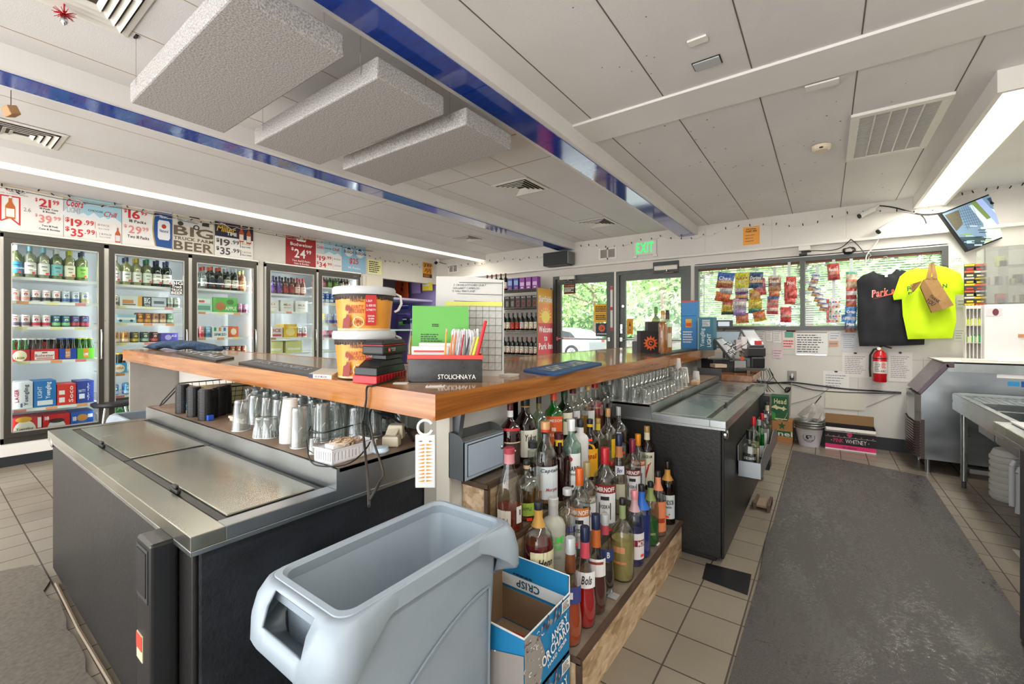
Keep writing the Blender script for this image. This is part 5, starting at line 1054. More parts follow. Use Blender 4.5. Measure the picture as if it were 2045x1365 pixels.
wspecs=[[(W_('e6e0d4','7a1c20',None,DKGREENG,.037,.3,'bord'),'red foil wine bottle with cream label',5),(('box',.1,.2,.1,'3f3f90',[('r',.1,.4,.9,.8,'8aa0d0'),('r',.3,.1,.7,.25,'d04a50')]),'blue wine box',2),(('box',.1,.2,.1,'8a3f98',[('r',.1,.3,.9,.6,'d0b0d8'),('r',.3,.1,.7,.2,'e8e0e8')]),'magenta wine box',3)],
    [(('box',.1,.2,.1,'2a2826',[('t','BLACK',.15,.84,.85,.94,'d8d4cc'),('r',.25,.15,.75,.6,'a03a20'),('r',.32,.22,.68,.53,'2a2826')]),'black wine box with red framed window',4),(('box',.1,.2,.1,'2a2826',[('t','BLACK',.15,.84,.85,.94,'d8d4cc'),('r',.25,.15,.75,.6,'7a7468')]),'black wine box with grey panel',6)],
    [(W_('e6dfcb','1c1a1a',None,DKGREENG,.037,.3),'dark wine bottle with cream label',6),(W_('b83a2c','1c1a1a',None,DKGREENG,.037,.3),'dark wine bottle with red label',3),(W_('d8ccd0','4a1c3a',None,DKGREENG,.037,.3),'dark wine bottle with pinkish label',3)],
    [(W_('e2dccd','1c1a1a',None,DKGREENG,.037,.3,'bord'),'dark bordeaux bottle with white label',7),(W_('d8602c','c8642c',None,DKGREENG,.037,.3,'bord'),'dark bottle with orange foil',1),(W_('d0c8c0','8a2c2c',None,DKGREENG,.037,.3,'bord'),'red foil bottle with grey label',4)]]
rs=random.Random(77)
for k,z in enumerate(RZ[:4]):
    lst=[(s,dd) for s,dd,n in wspecs[k] for _ in range(n)];x=rx0+.05;n=0
    if k==1:lst.reverse()
    if k>1:rs.shuffle(lst)
    g=(rx1-rx0-.06-sum(gw(s) for s,dd in lst))/max(1,len(lst)-1)
    for s,dd in lst:
        w=gw(s);o=place_good(s,dd,0,0,f'{ORD[min(n, 13)]} from left, {DN2[k]} shelf of wine rack');o.location=(x+w/2,ry0+(.05 if s[0]=='wine' else .02),z);o.rotation_euler=(0,0,0);o['group']='bottles and boxes on the wine rack';x+=w+max(g,-.004);n+=1
# ================================================================ the bar counter
BXR,BYF,BTH=-1.115,1.08,0.092
def zbar(x):return 1.12+0.0137*max(0,BXR-x)
def BP(px,py):
    z=1.12
    for _ in range(5):p=ZP(px,py,z);z=zbar(p.x)
    return p
BXI,BYB,BXL,BYE=-1.98,1.80,-5.0,5.86
t=thing('bar_counter',(-1.6,1.5,0),'L-shaped oak bar counter with a glossy top and thick orange wood edge','bar counter')
def slab(m,pts,th0,th1,mt):
    n=len(pts);top=[(x,y,zbar(x)-th0) for x,y in pts];bot=[(x,y,zbar(x)-th1) for x,y in pts]
    m.add(bot+top,[list(range(n))[::-1],list(range(n,2*n))]+[(i,(i+1) % n,n+(i+1) % n,n+i) for i in range(n)],mt)
m=MB();slab(m,[(BXI,BYF+.03),(BXR-.03,BYF+.03),(BXR-.03,BYE-.02),(BXI,BYE-.02)],0,.04,OAKTOP);m.build('countertop',t)
m=MB();slab(m,[(BXL+.02,BYF+.03),(BXI,BYF+.03),(BXI,BYB),(BXL+.02,BYB-.2)],0,.04,OAKTOPX);m.build('countertop',t)
m=MB();slab(m,[(BXL,BYF),(BXR-.0,BYF),(BXR-.03,BYF+.03),(BXL+.0,BYF+.03)],-.001,BTH,OAKX);m.build('front_edge',t)
m=MB();slab(m,[(BXR,BYF),(BXR,3.9),(BXR-.03,3.9),(BXR-.03,BYF+.03)],-.001,BTH,OAKY);slab(m,[(BXR,3.905),(BXR,BYE),(BXR-.03,BYE),(BXR-.03,3.905)],-.001,BTH,OAKY);slab(m,[(BXR-.03,BYE-.02),(BXR,BYE),(BXI,BYE),(BXI,BYE-.02)],-.001,BTH,OAKY);m.build('side_edge',t)
m=MB();slab(m,[(BXI-.02,BYB+.001),(BXI,BYB+.001),(BXI,BYE),(BXI-.02,BYE)],-.002,.06,OAKY);slab(m,[(BXL,BYB-.199),(BXI-.0,BYB+.001),(BXI,BYB+.02),(BXL,BYB-.18)],-.002,.06,OAKX);slab(m,[(BXL,BYF+.03),(BXL+.02,BYF+.03),(BXL+.02,BYB-.2),(BXL,BYB-.2)],-.001,.092,OAKX);m.build('back_edge',t)
m=MB();m.box(BXI+.1,1.72,0,-1.25,1.78,1.02,WALLP);m.box(-4.9,1.46,0,BXI+.1,1.54,1.06,WALLP);m.box(BXI+.1,1.50,0,-1.28,1.54,1.02,WALLP)
m.box(-1.31,1.30,0,-1.25,BYE-.1,1.026,mat('dcdcd8'));m.build('knee_wall',t)
m=MB();m.box(-1.41,1.30,0,-1.32,1.46,1.026,mat('a9a296',.6));m.box(-1.32,1.285,0,-1.245,1.30,1.026,mat('cfc9bb'));m.build('corner_post',t)
m=MB();m.box(-4.95,1.11,0,-4.92,1.5,1.08,GREYLAM);m.build('end_panel',t)
m=MB();m.hexa([(-1.25,1.31,.80),(-1.24,1.31,.80),(-1.24,1.335,.80),(-1.25,1.335,.80),(-1.25,1.31,1.025),(-1.20,1.31,1.025),(-1.20,1.335,1.025),(-1.25,1.335,1.025)],mat('6c7276',.35,.5));m.build('bracket',t)
m=MB();m.box(-1.25,5.5,0,-1.12,5.56,1.027,mat('cfc9bb'));m.build('end_post',t)

# ================================================================ bottle chests (horizontal coolers)
def chest(name,x0,x1,y0,y1,zt,zs,long_axis,lids,label,shelf_at):
    """long_axis 'x': front faces -y ; 'y': front faces +x.  Local frame u (along), v (front -> back)."""
    t=thing(name,((x0+x1)/2,(y0+y1)/2,0),label,'bottle cooler')
    if long_axis=='x':B=lambda m,u0,v0,z0,u1,v1,z1,mt:m.box(x0+u0,y0+v0,z0,x0+u1,y0+v1,z1,mt);L,Wd=x1-x0,y1-y0
    else:B=lambda m,u0,v0,z0,u1,v1,z1,mt:m.box(x1-v1,y0+u0,z0,x1-v0,y0+u1,z1,mt);L,Wd=y1-y0,x1-x0
    sd=.43 if long_axis=='x' else .42
    m=MB();B(m,.03,.03,.03,L-.03,Wd,zt-.03,BLACKT if long_axis=='x' else BLACKP);B(m,.05,.06,0,L-.05,Wd,.03,BLACK);B(m,.035,.015,.03,L-.035,.03,zt-.04,BLACKP);m.build('cabinet',t,bevel=.006)
    m=MB();B(m,0,0,zt-.04,L,.085,zt,STEEL if long_axis=='y' else LIDST);B(m,0,.085,zt-.04,.06,sd,zt,STEEL if long_axis=='y' else LIDST);B(m,L-.06,.085,zt-.04,L,sd,zt,STEELD);B(m,0,.0,zt-.055,L,.004,zt-.04,STEEL);B(m,L-.004,0,zt-.055,L,Wd,zt-.04,STEEL);B(m,0,0,zt-.055,.004,Wd,zt-.04,STEEL);m.build('steel_rim',t,bevel=.003)
    m=MB();B(m,.0,sd,zt-.04,L,sd+.012,zs+.0,STEELD);B(m,0,sd+.012,zt-.04,.004,Wd,zs,STEELD);B(m,L-.004,sd+.012,zt-.04,L,Wd,zs,STEELD);B(m,0,sd+.012,zs-.012,.006,Wd,zs+.001,BLACK);B(m,L-.006,sd+.012,zs-.012,L,Wd,zs+.001,BLACK);m.build('riser',t)
    m=MB();B(m,.006,sd+.006,zs-.02,L-.006,Wd+.03,zs,SHELFW);m.build('glass_shelf',t)
    mm=MB();B(mm,.06,.085,zt-.02,L-.06,sd,zt-.012,BLACK);mm.build('lid_channel',t)
    w=(L-.12)/lids
    for i in range(lids):
        a=.06+i*w;m=MB();B(m,a+.004,.092,zt-.012,a+w-.004,sd-.008,zt-.006,mat('2f302e',.4,.3));B(m,a+.022,.118,zt-.006,a+w-.022,sd-.032,zt-.0,LIDST if long_axis=='x' else STEEL);lo=m.build('sliding_lid',t,bevel=.003)
        m=MB();c=a+w*(.5 if long_axis=='y' else .62);
        B(m,c-.035,.088,zt-.004,c+.035,.102,zt+.012,BLACK);B(m,c-.02,.088,zt+.012,c+.02,.1,zt+.024,BLACK);m.build('lid_handle',lo,bevel=.004)
    return t
t=chest('bottle_cooler',-3.5,-1.385,.438,1.42,.79,.86,'x',2,'long black chest bottle cooler with steel top under the left bar arm',0)
m=MB();m.lathe([(.028,0),(.028,.012),(.018,.016)],CHROME,n=16,ax=(Vector((1,0,0)),Vector((0,0,1)),Vector((0,-1,0))),c=(-3.40,.452,.74));m.build('bottle_opener',t)
m=MB();m.box(-1.64,.385,.06,-1.515,.45,.75,mat('1b1c1e',.3));cb=m.build('control_column',t,bevel=.008);m=MB();m.box(-1.632,.383,.58,-1.535,.386,.73,mat('2c2d2f'));m.box(-1.625,.381,.595,-1.545,.384,.72,BLACK);m.build('vent_window',cb)
m=MB();m.box(-1.627,.382,.40,-1.575,.3845,.475,mat('c8c0a0'));m.box(-1.625,.3805,.432,-1.577,.382,.473,mat('c8402c'));m.build('badge',cb)
m=MB();m.tube([(-3.3,.443,.008),(-2.7,.435,.008),(-2.2,.44,.01),(-1.7,.43,.008)],.007,mat('8a7a66',.7),6);tag(m.build('floor_pipe'),'thin grimy pipe along the foot of the left bottle cooler','pipe')
t=chest('bottle_cooler',-1.235,-.455,2.69,4.83,.83,.88,'y',2,'black bottle cooler with bright steel lids under the right bar arm',0)
m=MB();m.lathe([(.03,0),(.03,.012),(.018,.018)],CHROME,n=16,ax=(Vector((0,1,0)),Vector((0,0,1)),Vector((1,0,0))),c=(-.47,2.75,.745));m.build('bottle_opener',t)
m=MB();m.box(-.485,4.45,.1,-.40,4.62,.76,mat('17181a',.35));m.build('control_column',t,bevel=.006)
# speed rail
t=thing('speed_rail',(-.38,3.9,.4),'stainless bottle speed rail hung on the front of the right bottle cooler','bottle rack')
y0r,y1r=3.15,4.3;m=MB();x0r,x1r=-.462,-.335
m.box(x0r,y0r,.40,x1r,y1r,.406,STEELD);m.box(x0r,y0r,.406,x0r+.004,y1r,.60,STEELD);m.box(x0r,y0r,.406,x1r,y0r+.004,.50,STEELD);m.box(x0r,y1r-.004,.406,x1r,y1r,.5,STEELD)
m.build('tray',t);m=MB();n=20
pr=[(x1r,y0r,.40),(x1r,y1r,.40)]+[(x1r,y1r-(y1r-y0r)*i/n,.50+.045*abs(math.sin(PI*2*i/n))) for i in range(n+1)]
m.prism(pr,(.004,0,0),STEELD);m.build('front_guard',t)
m=MB();m.box(-.44,3.72,.02,-.33,3.9,.035,mat('8a7460',.7));m.box(-.44,3.70,.0,-.42,3.92,.05,mat('5a4636',.8));m.box(-.35,3.70,.0,-.33,3.92,.05,mat('5a4636',.8));tag(m.build('foot_scraper'),'small rusty metal bracket on the floor tiles by the speed rail','bracket')

# ================================================================ glassware under the bar
def tumbler(r0, r1, h, n=16, ribs=False):    # upside-down glass: rim down
    m=MB();m.lathe([(r1,0),(r1*.97,.003),(r0,h*.97),(r0*.9,h),(0.001,h)],TUMB,n=n,cap1=False,cap0=False);m.lathe([(r1*.93,.002),(r0*.88,h*.88),(0.001,h*.9)],TUMB,n=n,cap0=False,cap1=False)
    m.lathe([(r1*1.02,0),(r1*1.02,.0035),(r1*.94,.0035)],mat('c6cccc',.15,.3),n=n,cap0=False,cap1=False);m.lathe([(r0*1.0,h*.93),(r0*.97,h)],thin_glass('glass_foot','c4caca',.2),n=n,cap0=False,cap1=False)
    if ribs:
        for i in range(n):a=2*PI*i/n;m.cyl((r1*.98*math.cos(a),r1*.98*math.sin(a),.004),(r0*math.cos(a),r0*math.sin(a),h*.55),.0018,thin_glass('glass_rib','d8dede',.25),4)
    return m
def stemglass():   # wine glass upside down
    m=MB();m.lathe([(.03,0),(.042,.04),(.038,.075),(.012,.1),(.004,.11),(.004,.165),(.03,.172),(.034,.175)],TUMB,n=18,cap0=False);m.lathe([(.0305,0),(.0305,.003)],mat('c6cccc',.15,.3),n=18,cap0=False,cap1=False);return m
GK={'pint':lambda:tumbler(.030,.042,.145),'rocks':lambda:tumbler(.032,.039,.09,16,True),'high':lambda:tumbler(.03,.036,.165),'shot':lambda:tumbler(.019,.025,.06),'stem':stemglass}
GL={'pint':('pint_glass','glass'),'rocks':('rocks_glass','glass'),'high':('highball_glass','glass'),'shot':('shot_glass','glass'),'stem':('wine_glass','glass')}
GM={}
def put_glass(kind,x,y,z,label,group,s=1.0):
    if kind not in GM:
        mm=GK[kind]();me=bpy.data.meshes.new(GL[kind][0]);me.from_pydata([Vector(v) for v in mm.v],[],mm.f)
        for q in mm.mats:me.materials.append(q)
        me.polygons.foreach_set('material_index',mm.m);me.polygons.foreach_set('use_smooth',mm.s);GM[kind]=me
    o=bpy.data.objects.new(GL[kind][0],GM[kind]);COL.objects.link(o);o.location=(x,y,z);o.scale=(s,s,s);tag(o,label,'glass',group)
rs=random.Random(21);ZL=.861
# left shelf: single front ones placed from the photo, then ranks behind
def LP(px,py):return ZP(px,py,ZL)
for px,py,k,lab in ((482,858,'pint','upside-down pint glass beside the papers, front left of the left shelf'),(513,874,'rocks','ribbed upside-down rocks glass left of the white cup stack'),(540,872,'rocks','ribbed upside-down rocks glass touching the white cup stack'),(598,892,'high','tall clear glass right of the white cup stack'),(624,905,'shot','small shot glass in front of the tall clear glass'),(645,880,'high','tall clear tumbler behind the white plastic basket'),(672,872,'high','second tall tumbler behind the white plastic basket')):
    p=LP(px,py);put_glass(k,p.x,max(p.y,.935),ZL,lab,None)
for j,(y,x0,x1,k) in enumerate(((1.06,-2.42,-1.78,'pint'),(1.16,-2.75,-1.62,'pint'),(1.26,-2.85,-1.62,'high'),(1.36,-2.9,-1.62,'high'))):
    x=x0;i=0
    while x<x1:put_glass(k,x,y+rs.uniform(-.008,.008),ZL,f'upside-down clear glass, {ORD[i]} from left in the {("front", "second", "third", "back")[j]} rank under left bar',f'glasses in the {("front", "second", "third", "back")[j]} rank under the left bar arm');x+=.118 if k=='pint' else .105;i+=1
for x,y in ((-2.5,1.08),(-2.6,1.2)):put_glass('stem',x,y,ZL,'upside-down stemmed wine glass near the black lids','stemmed wine glasses near the black lids')
p=LP(470,846);t=thing('brandy_snifter',(p.x-.02,p.y+.08,ZL+.028),'large round brandy snifter lying over the paper pads','glass');m=MB();c=Vector((p.x-.02,p.y+.1,ZL+.028));m.lathe([(.045,0),(.06,.04),(.055,.075),(.03,.11),(.01,.125),(.006,.14),(.03,.15)],TUMB,c,22,cap0=False);m.build('bowl',t)
m=MB();m.box(p.x-.12,p.y+.02,ZL,p.x+.04,p.y+.2,ZL+.014,mat('d8cfc0',.8));m.box(p.x-.125,p.y+.015,ZL+.014,p.x+.03,p.y+.19,ZL+.026,mat('cfc3ae',.8));tag(m.build('paper_pads'),'two stacked cream paper pads on the left shelf','paper pad')
# right shelf
ZR=.881
for j,x in enumerate((-.935,-1.01,-1.085,-1.16)):
    y=2.75 if j<2 else 2.77;i=0;yend=(3.35,3.6,3.9,4.0)[j]
    while y<yend:put_glass('rocks' if j<2 else 'pint',x+rs.uniform(-.004,.004),y+rs.uniform(-.005,.005),ZR,f'upside-down clear glass, {ORD[i]} from near end in the {("first", "second", "third", "back")[j]} row under right bar',f'glasses in the {("first", "second", "third", "back")[j]} row under the right bar arm');y+=.083 if j<2 else .09;i+=1
for i,(x,y) in enumerate(((-.95,3.48),(-.95,3.58),(-1.03,3.72),(-.96,3.75))):put_glass('pint',x,y,ZR,('first','second','third','fourth')[i]+' from the near end of the lone pint glasses before the paper cups','lone pint glasses before the paper cups')
# cup stacks
def cup_stack(x,y,z,n,r0,r1,h,label,mt=TXTW,lean=0,inv=True,name='cup_stack',step=.0085):
    t=thing(name,(x,y,z),label,'cups')
    for i in range(n):
        m=MB();zz=z+i*step
        m.lathe([(r1,zz),(r1,zz+.003),(r1*.96,zz+.004),(r0,zz+h),(.001,zz+h)] if inv else [(r0,zz),(r1,zz+h)],mt,(x,y,0),20,cap0=False,cap1=False);m.build('cup',t)
FOAM=mat('dcdad5')
p=LP(568,884);cup_stack(p.x+.0,.965,ZL,9,.028,.043,.12,'tall stack of white plastic cups upside down on the left shelf',FOAM)
cup_stack(-1.02,4.02,ZR,5,.03,.045,.1,'stack of white paper cups at the far end of the right shelf',FOAM);cup_stack(-1.12,4.18,ZR,12,.028,.04,.11,'taller stack of white foam cups behind the paper cups',FOAM)
for x,y,n in ((-.97,4.25,4),):cup_stack(x,y,ZR,n,.026,.034,.06,'short stack of small white cups near the register counter',FOAM)
m=MB();m.box(-.93,3.9,ZR,-.88,4.0,ZR+.02,mat('c8a07a',.7));m.box(-.93,3.9,ZR+.02,-.88,4.0,ZR+.035,mat('d8c0a0',.7));tag(m.build('coaster_pile'),'small pile of brown coasters beside the right cooler lids','coasters')
# black lid stacks
LIDB=mat('1d1d1f',.35);i=0
for px,py in ((358,824),(375,832),(393,840),(408,835),(424,830),(437,826)):
    p=LP(px,py);p.y=max(p.y,.935)+(.03 if i>2 else 0);tt=thing('lid_stack',(p.x,p.y,ZL),f'{ORD[i]} from left of the black plastic lid stacks on the left shelf','lids','black lid stacks');m=MB()
    pr=[];nn=24
    for k in range(nn):z=ZL+k*.0068;pr+=[(.037,z),(.037,z+.003),(.0315,z+.0032),(.0315,z+.0066)]
    m.lathe(pr+[(.03,ZL+nn*.0068+.004)],LIDB,(p.x,p.y,0),18,smooth=False);m.build('lids',tt);i+=1
m=MB();p=LP(409,838);m.box(p.x-.03,.925,ZL,p.x+.05,.955,ZL+.03,mat('1c4fae',.4));tag(m.build('plastic_clip',bevel=.004),'blue plastic clip in front of the black lid stacks','clip')
# wire basket
p=LP(330,812);t=thing('wire_basket',(p.x,1.1,ZL),'black wire basket with a folded handle at the left end of the left shelf','basket');x0,x1,y0,y1,z0,z1=-3.42,-2.95,1.02,1.4,ZL+.02,ZL+.14
m=MB()
for k in (0,1):
    z=(z0,z1)[k];e=(0.03,0)[k];m.tube([(x0+e,y0+e,z),(x1-e,y0+e,z),(x1-e,y1-e,z),(x0+e,y1-e,z)],.004 if k else .003,BLACK,5,True)
for i in range(13):x=x0+.03+(x1-x0-.06)*i/12;m.tube([(x,y0,z1),(x,y0+.03,z0),(x,y1-.03,z0),(x,y1,z1)],.0018,BLACK,4)
for i in range(9):y=y0+.03+(y1-y0-.06)*i/8;m.tube([(x0,y,z1),(x0+.03,y,z0),(x1-.03,y,z0),(x1,y,z1)],.0018,BLACK,4)
for z in (ZL+.05,ZL+.08,ZL+.11):m.tube([(x0+.015,y0+.015,z),(x1-.015,y0+.015,z),(x1-.015,y1-.015,z),(x0+.015,y1-.015,z)],.0018,BLACK,4,True)
m.build('wire_body',t);m=MB();m.tube([(x0,y0,z1),(x0-.03,y0-.08,ZL+.03),(x0-.01,y0-.1,ZL+.006),(x0+.02,y0-.09,ZL+.02),(x0,y0+.02,z1)],.004,BLACK,5);m.build('handle',t)
m=MB();m.box(x0+.06,y0+.06,z0+.004,x1-.08,y1-.06,ZL+.12,mat('c9bd8c',.7));tag(m.build('napkin_box',bevel=.01),'pale yellow packet inside the black wire basket','packet')
m=MB();m.lathe([(.025,0),(.028,.05),(.02,.09),(.012,.1)],liquid('3a9ac8',.6),(-3.0,.955,ZL),14);m.lathe([(.027,.0),(.028,.02)],mat('c88a4a'),(-3.0,.955,ZL),14,cap0=False);tag(m.build('small_bottle'),'small blue and orange bottle between basket and lid stacks','bottle')
m=MB();m.lathe([(.02,0),(.05,.02),(.055,.03)],thin_glass('red_glass','d86a7a',.2,body=.3,bodycol='c83a50'),(-2.62,1.3,ZL+.13),16);m.cyl((-2.62,1.3,ZL),(-2.62,1.3,ZL+.13),.006,TUMB,8);tag(m.build('coupe_glass'),'stemmed glass with red bowl behind the black lids','glass')
# white plastic basket with odds and ends
a,b,c_=LP(622,902),LP(665,930),LP(746,905);t=thing('plastic_basket',(-1.50,1.0,ZL),'white slotted plastic basket holding loose cords near the cooler corner','basket');WPL=mat('e6e6ea',.35)
u=Vector((.79,.61,0));u=(Vector((c_.x,c_.y,0))-Vector((b.x,b.y,0))).normalized();v=Vector((-u.y,u.x,0));o0=Vector((b.x,b.y,ZL))+v*.004;L_,W2,H2=.2,.105,.055
def bb(m,u0,v0,z0,u1,v1,z1,mt,lean=0):m.hexa([o0+u*a_+v*b_+Vector((0,0,z_)) for a_,b_,z_ in ((u0,v0,z0),(u1,v0,z0),(u1,v1,z0),(u0,v1,z0),(u0,v0,z1),(u1,v0,z1),(u1,v1,z1),(u0,v1,z1))],mt)
m=MB();bb(m,0,0,0,L_,W2,.004,WPL)
for (u0,v0,u1,v1) in ((0,0,L_,.004),(0,W2-.004,L_,W2),(0,0,.004,W2),(L_-.004,0,L_,W2)):bb(m,u0,v0,0,u1,v1,.012,WPL);bb(m,u0,v0,H2-.012,u1,v1,H2,WPL)
n=13
for i in range(n):
    q=L_*i/n;bb(m,q,0,.012,q+L_/n*.6,.004,H2-.012,WPL);bb(m,q,W2-.004,.012,q+L_/n*.6,W2,H2-.012,WPL)
for i in range(8):q=W2*i/8;bb(m,0,q,.012,.004,q+W2/8*.6,H2-.012,WPL);bb(m,L_-.004,q,.012,L_,q+W2/8*.6,H2-.012,WPL)
bb(m,-.004,-.004,H2-.003,L_+.004,.004,H2,WPL);bb(m,-.004,W2-.004,H2-.003,L_+.004,W2+.004,H2,WPL);m.build('slotted_body',t)
rs=random.Random(31);m=MB();cc=o0+u*L_/2+v*W2/2+Vector((0,0,H2))
for i in range(10):
    r_=.03+.02*rs.random();ph=rs.random()*6;ct=cc+u*rs.uniform(-.03,.04)+v*rs.uniform(-.015,.015)
    m.tube([ct+u*r_*math.cos(a_*.6+ph)+v*r_*.7*math.sin(a_*.6+ph)+Vector((0,0,.012*math.sin(a_*1.3+ph))) for a_ in range(11)],.003,mat(rs.choice(['b89a78','c8b090','8a6a4c']),.7),5)
m.obox(cc-u*.04+Vector((0,0,-.005)),u*.035,v*.025,(0,0,.012),TXTW);tag(m.build('loose_cords'),'tan cords and adapters heaped in the white plastic basket','cords')
m=MB();p=LP(782,890);m.obox((p.x,p.y+.0,ZL+.022),(.028,.02,0),(-.014,.02,0),(0,0,.022),mat('d8cdb4'));m.obox((p.x-.028,p.y+.05,ZL+.05),(.026,.018,0),(-.014,.02,0),(0,0,.03),mat('d8cdb4'));m.hexa([(p.x-.03,p.y-.02,ZL+.03),(p.x+.02,p.y+.0,ZL+.04),(p.x+.0,p.y+.04,ZL+.04),(p.x-.05,p.y+.02,ZL+.03),(p.x-.05,p.y+.02,ZL+.075),(p.x+.0,p.y+.05,ZL+.075),(p.x-.02,p.y+.08,ZL+.075),(p.x-.07,p.y+.05,ZL+.075)],mat('d8cdb4'));tag(m.build('plug_in_timer',bevel=.006),'cream plastic plug device standing at the end of the left shelf','device')
m=MB();p=LP(760,902);m.lathe([(.03,0),(.034,.006),(.03,.02),(.0,.026)],mat('c8dceb',.35),(p.x,p.y,ZL),20);tag(m.build('small_puck'),'pale blue round plastic puck beside the white basket','puck')
# ================================================================ things on the bar top
def mat_bar(pts,label,col,txt,tcol='d8d4c8',th=.012):
    a,b,c=[BP(*p) for p in pts];t=thing('bar_mat',b,label,'bar mat');u=(b-a);v=(c-b);m=MB();N=u.cross(v).normalized()
    if N.z<0:N=-N
    d_=a+v;m.hexa([a,b,c,d_]+[q+N*th for q in (a,b,c,d_)],mat(col,.5));m.build('rubber',t,bevel=.003)
    du,dv,st=(u,v,a) if u.length>v.length else (v,-u,b)
    if du.dot(_R)<0:st=st+du;du=-du
    if dv.dot(_F)<0:st=st+dv;dv=-dv
    d=FDec(st+N*(th+.0005),du,dv,du.length,dv.length)
    if d.N.z<0:d.N=-d.N
    d.text(txt,.1,.25,.9,.75,mat(tcol,.5),2);d.build('lettering',t)
mat_bar([(1045,742),(1110,752),(1202,728)],'blue rubber bar mat with pale lettering on the right bar arm','1f4f86','LIGHT LAGER','c9cfc8',.014)
mat_bar([(352,706),(431,723),(468,716)],'smaller black bar mat farthest left on the left bar arm','262628','STOLI','c8c8c8',.014)
mat_bar([(476,727),(618,753),(650,741)],'long black bar mat on the left bar arm next to the orange buckets','262628','JACK DANIELS','a8a8a8',.014)
t=thing('bar_mat',(-1.3,4.5,1.12),'black bar mat under the sun emblem bottle display','bar mat');m=MB();m.box(-1.30,3.75,1.12,-1.17,5.2,1.135,mat('1c1d1f'));m.build('rubber',t,bevel=.003)
t=thing('card_deck_box',BP(650,748),'thin white and navy box lying beside the orange buckets','box');a,b,c=BP(616,754),BP(662,757),BP(684,744);u,v=b-a,c-b;m=MB();m.hexa([a,b,c,a+v,*[q+Vector((0,0,.018)) for q in (a,b,c,a+v)]],mat('d8d4c4',.6));m.build('box_body',t);d=Dec(a,u,(0,0,1));d.text('BLUE MOON',u.length*.3,.004,u.length*.8,.013,mat('2c3a6a'),1);d.rect(0,0,u.length*.2,.018,mat('26304f',.6));d.build('lettering',t)
# buckets
def bucket(px,yb,yt,t_,label,z):
    c=DP(px,700,t_);c.z=z;h=(yb-yt)/FPX*t_;r=.133;t=thing('party_bucket',c,label,'bucket','orange party buckets stacked on the bar');OR=noisy('amber_plastic','d88a2c','eaa23c',(5,5,5),2,.35)
    m=MB();m.lathe([(r*.86,0),(r*.97,h*.84)],OR,c,36,cap1=False);m.lathe([(r*.872,0),(r*.885,h*.05)],mat('e2c8a0',.4),c,36,cap0=False,cap1=False);m.build('tub',t)
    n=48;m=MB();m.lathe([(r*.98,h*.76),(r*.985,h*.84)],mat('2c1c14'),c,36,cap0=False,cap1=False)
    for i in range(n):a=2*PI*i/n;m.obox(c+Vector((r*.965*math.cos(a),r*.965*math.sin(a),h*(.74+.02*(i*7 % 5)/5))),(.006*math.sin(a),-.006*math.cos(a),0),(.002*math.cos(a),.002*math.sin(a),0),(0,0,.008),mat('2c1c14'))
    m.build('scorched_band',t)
    m=MB();m.lathe([(r*1.04,h*.82),(r*1.06,h*.84),(r*1.06,h*.95),(r*1.02,h),(.001,h)],mat('c2c4c6',.35),c,40,cap0=False,cap1=False);m.build('lid',t,)
    fd=(CP-c);fd.z=0;fd.normalize();Rr=Vector((-fd.y,fd.x,0));d=Dec(c,Rr,(0,0,1),wrap=r*.98);dr=mat('8a2418')
    d.N=fd;k=h
    d.text('FIREBALL',-.062,k*.64,-.002,k*.72,mat('5a2c18'),3,arc=-.0);d.text('PARTY',-.056,k*.48,-.004,k*.57,mat('a8261c'),3);d.text('BUCKET',-.062,k*.39,.0,k*.475,mat('a8261c'),3)
    d.ring(-.026,k*.19,.02,.024,mat('e8c88c'),2);rs=random.Random(2)
    for i in range(16):a=rs.random()*6.28;q=rs.random()*.017;d.poly([(-.026+q*math.cos(a),k*.18+q*math.sin(a)),(-.021+q*math.cos(a),k*.2+q*math.sin(a)),(-.027+q*math.cos(a),k*.25+q*math.sin(a))],dr,2)
    for i in range(12):x=-.1+rs.random()*.04;y=k*(.05+rs.random()*.45);d.poly([(x,y),(x+.012,y+.004),(x+.006,y+.02)],dr,2)
    d.poly([(-.1,k*.05),(-.066,k*.05),(-.06,k*.2),(-.066,k*.38),(-.08,k*.3),(-.095,k*.26)],dr,2)
    d.rect(.004,k*.12,.05,k*.8,mat('c0262c'),2);d.text('1. BUY',.008,k*.64,.032,k*.69,TXTW,4);d.text('2. ADD ICE',.008,k*.54,.046,k*.59,TXTW,4);d.text('3. PARTY!',.008,k*.44,.046,k*.49,TXTW,4);d.text('CONTAINS',.013,k*.31,.041,k*.345,TXTW,4);d.text('20 MINI',.015,k*.25,.039,k*.285,TXTW,4);d.text('BOTTLES',.015,k*.19,.039,k*.225,TXTW,4);d.build('label_print',t)
    m=MB();x=c+Rr*r*1.06+Vector((0,0,h*.88));m.tube([x,x+Rr*.022+Vector((0,0,-.01)),x+Rr*.026+Vector((0,0,-.045)),x+Rr*.012+Vector((0,0,-.075)),x-Rr*.006+Vector((0,0,-.085))],.006,mat('e0e0de',.35),8);m.build('handle',t)
    return c.z+h
z1=bucket(728,745,655,2.02,'lower orange party bucket partly hidden behind the red battery charger',1.12+.015);
bucket(728,657,573,2.02,'upper orange party bucket with a red instruction panel',z1+.001)
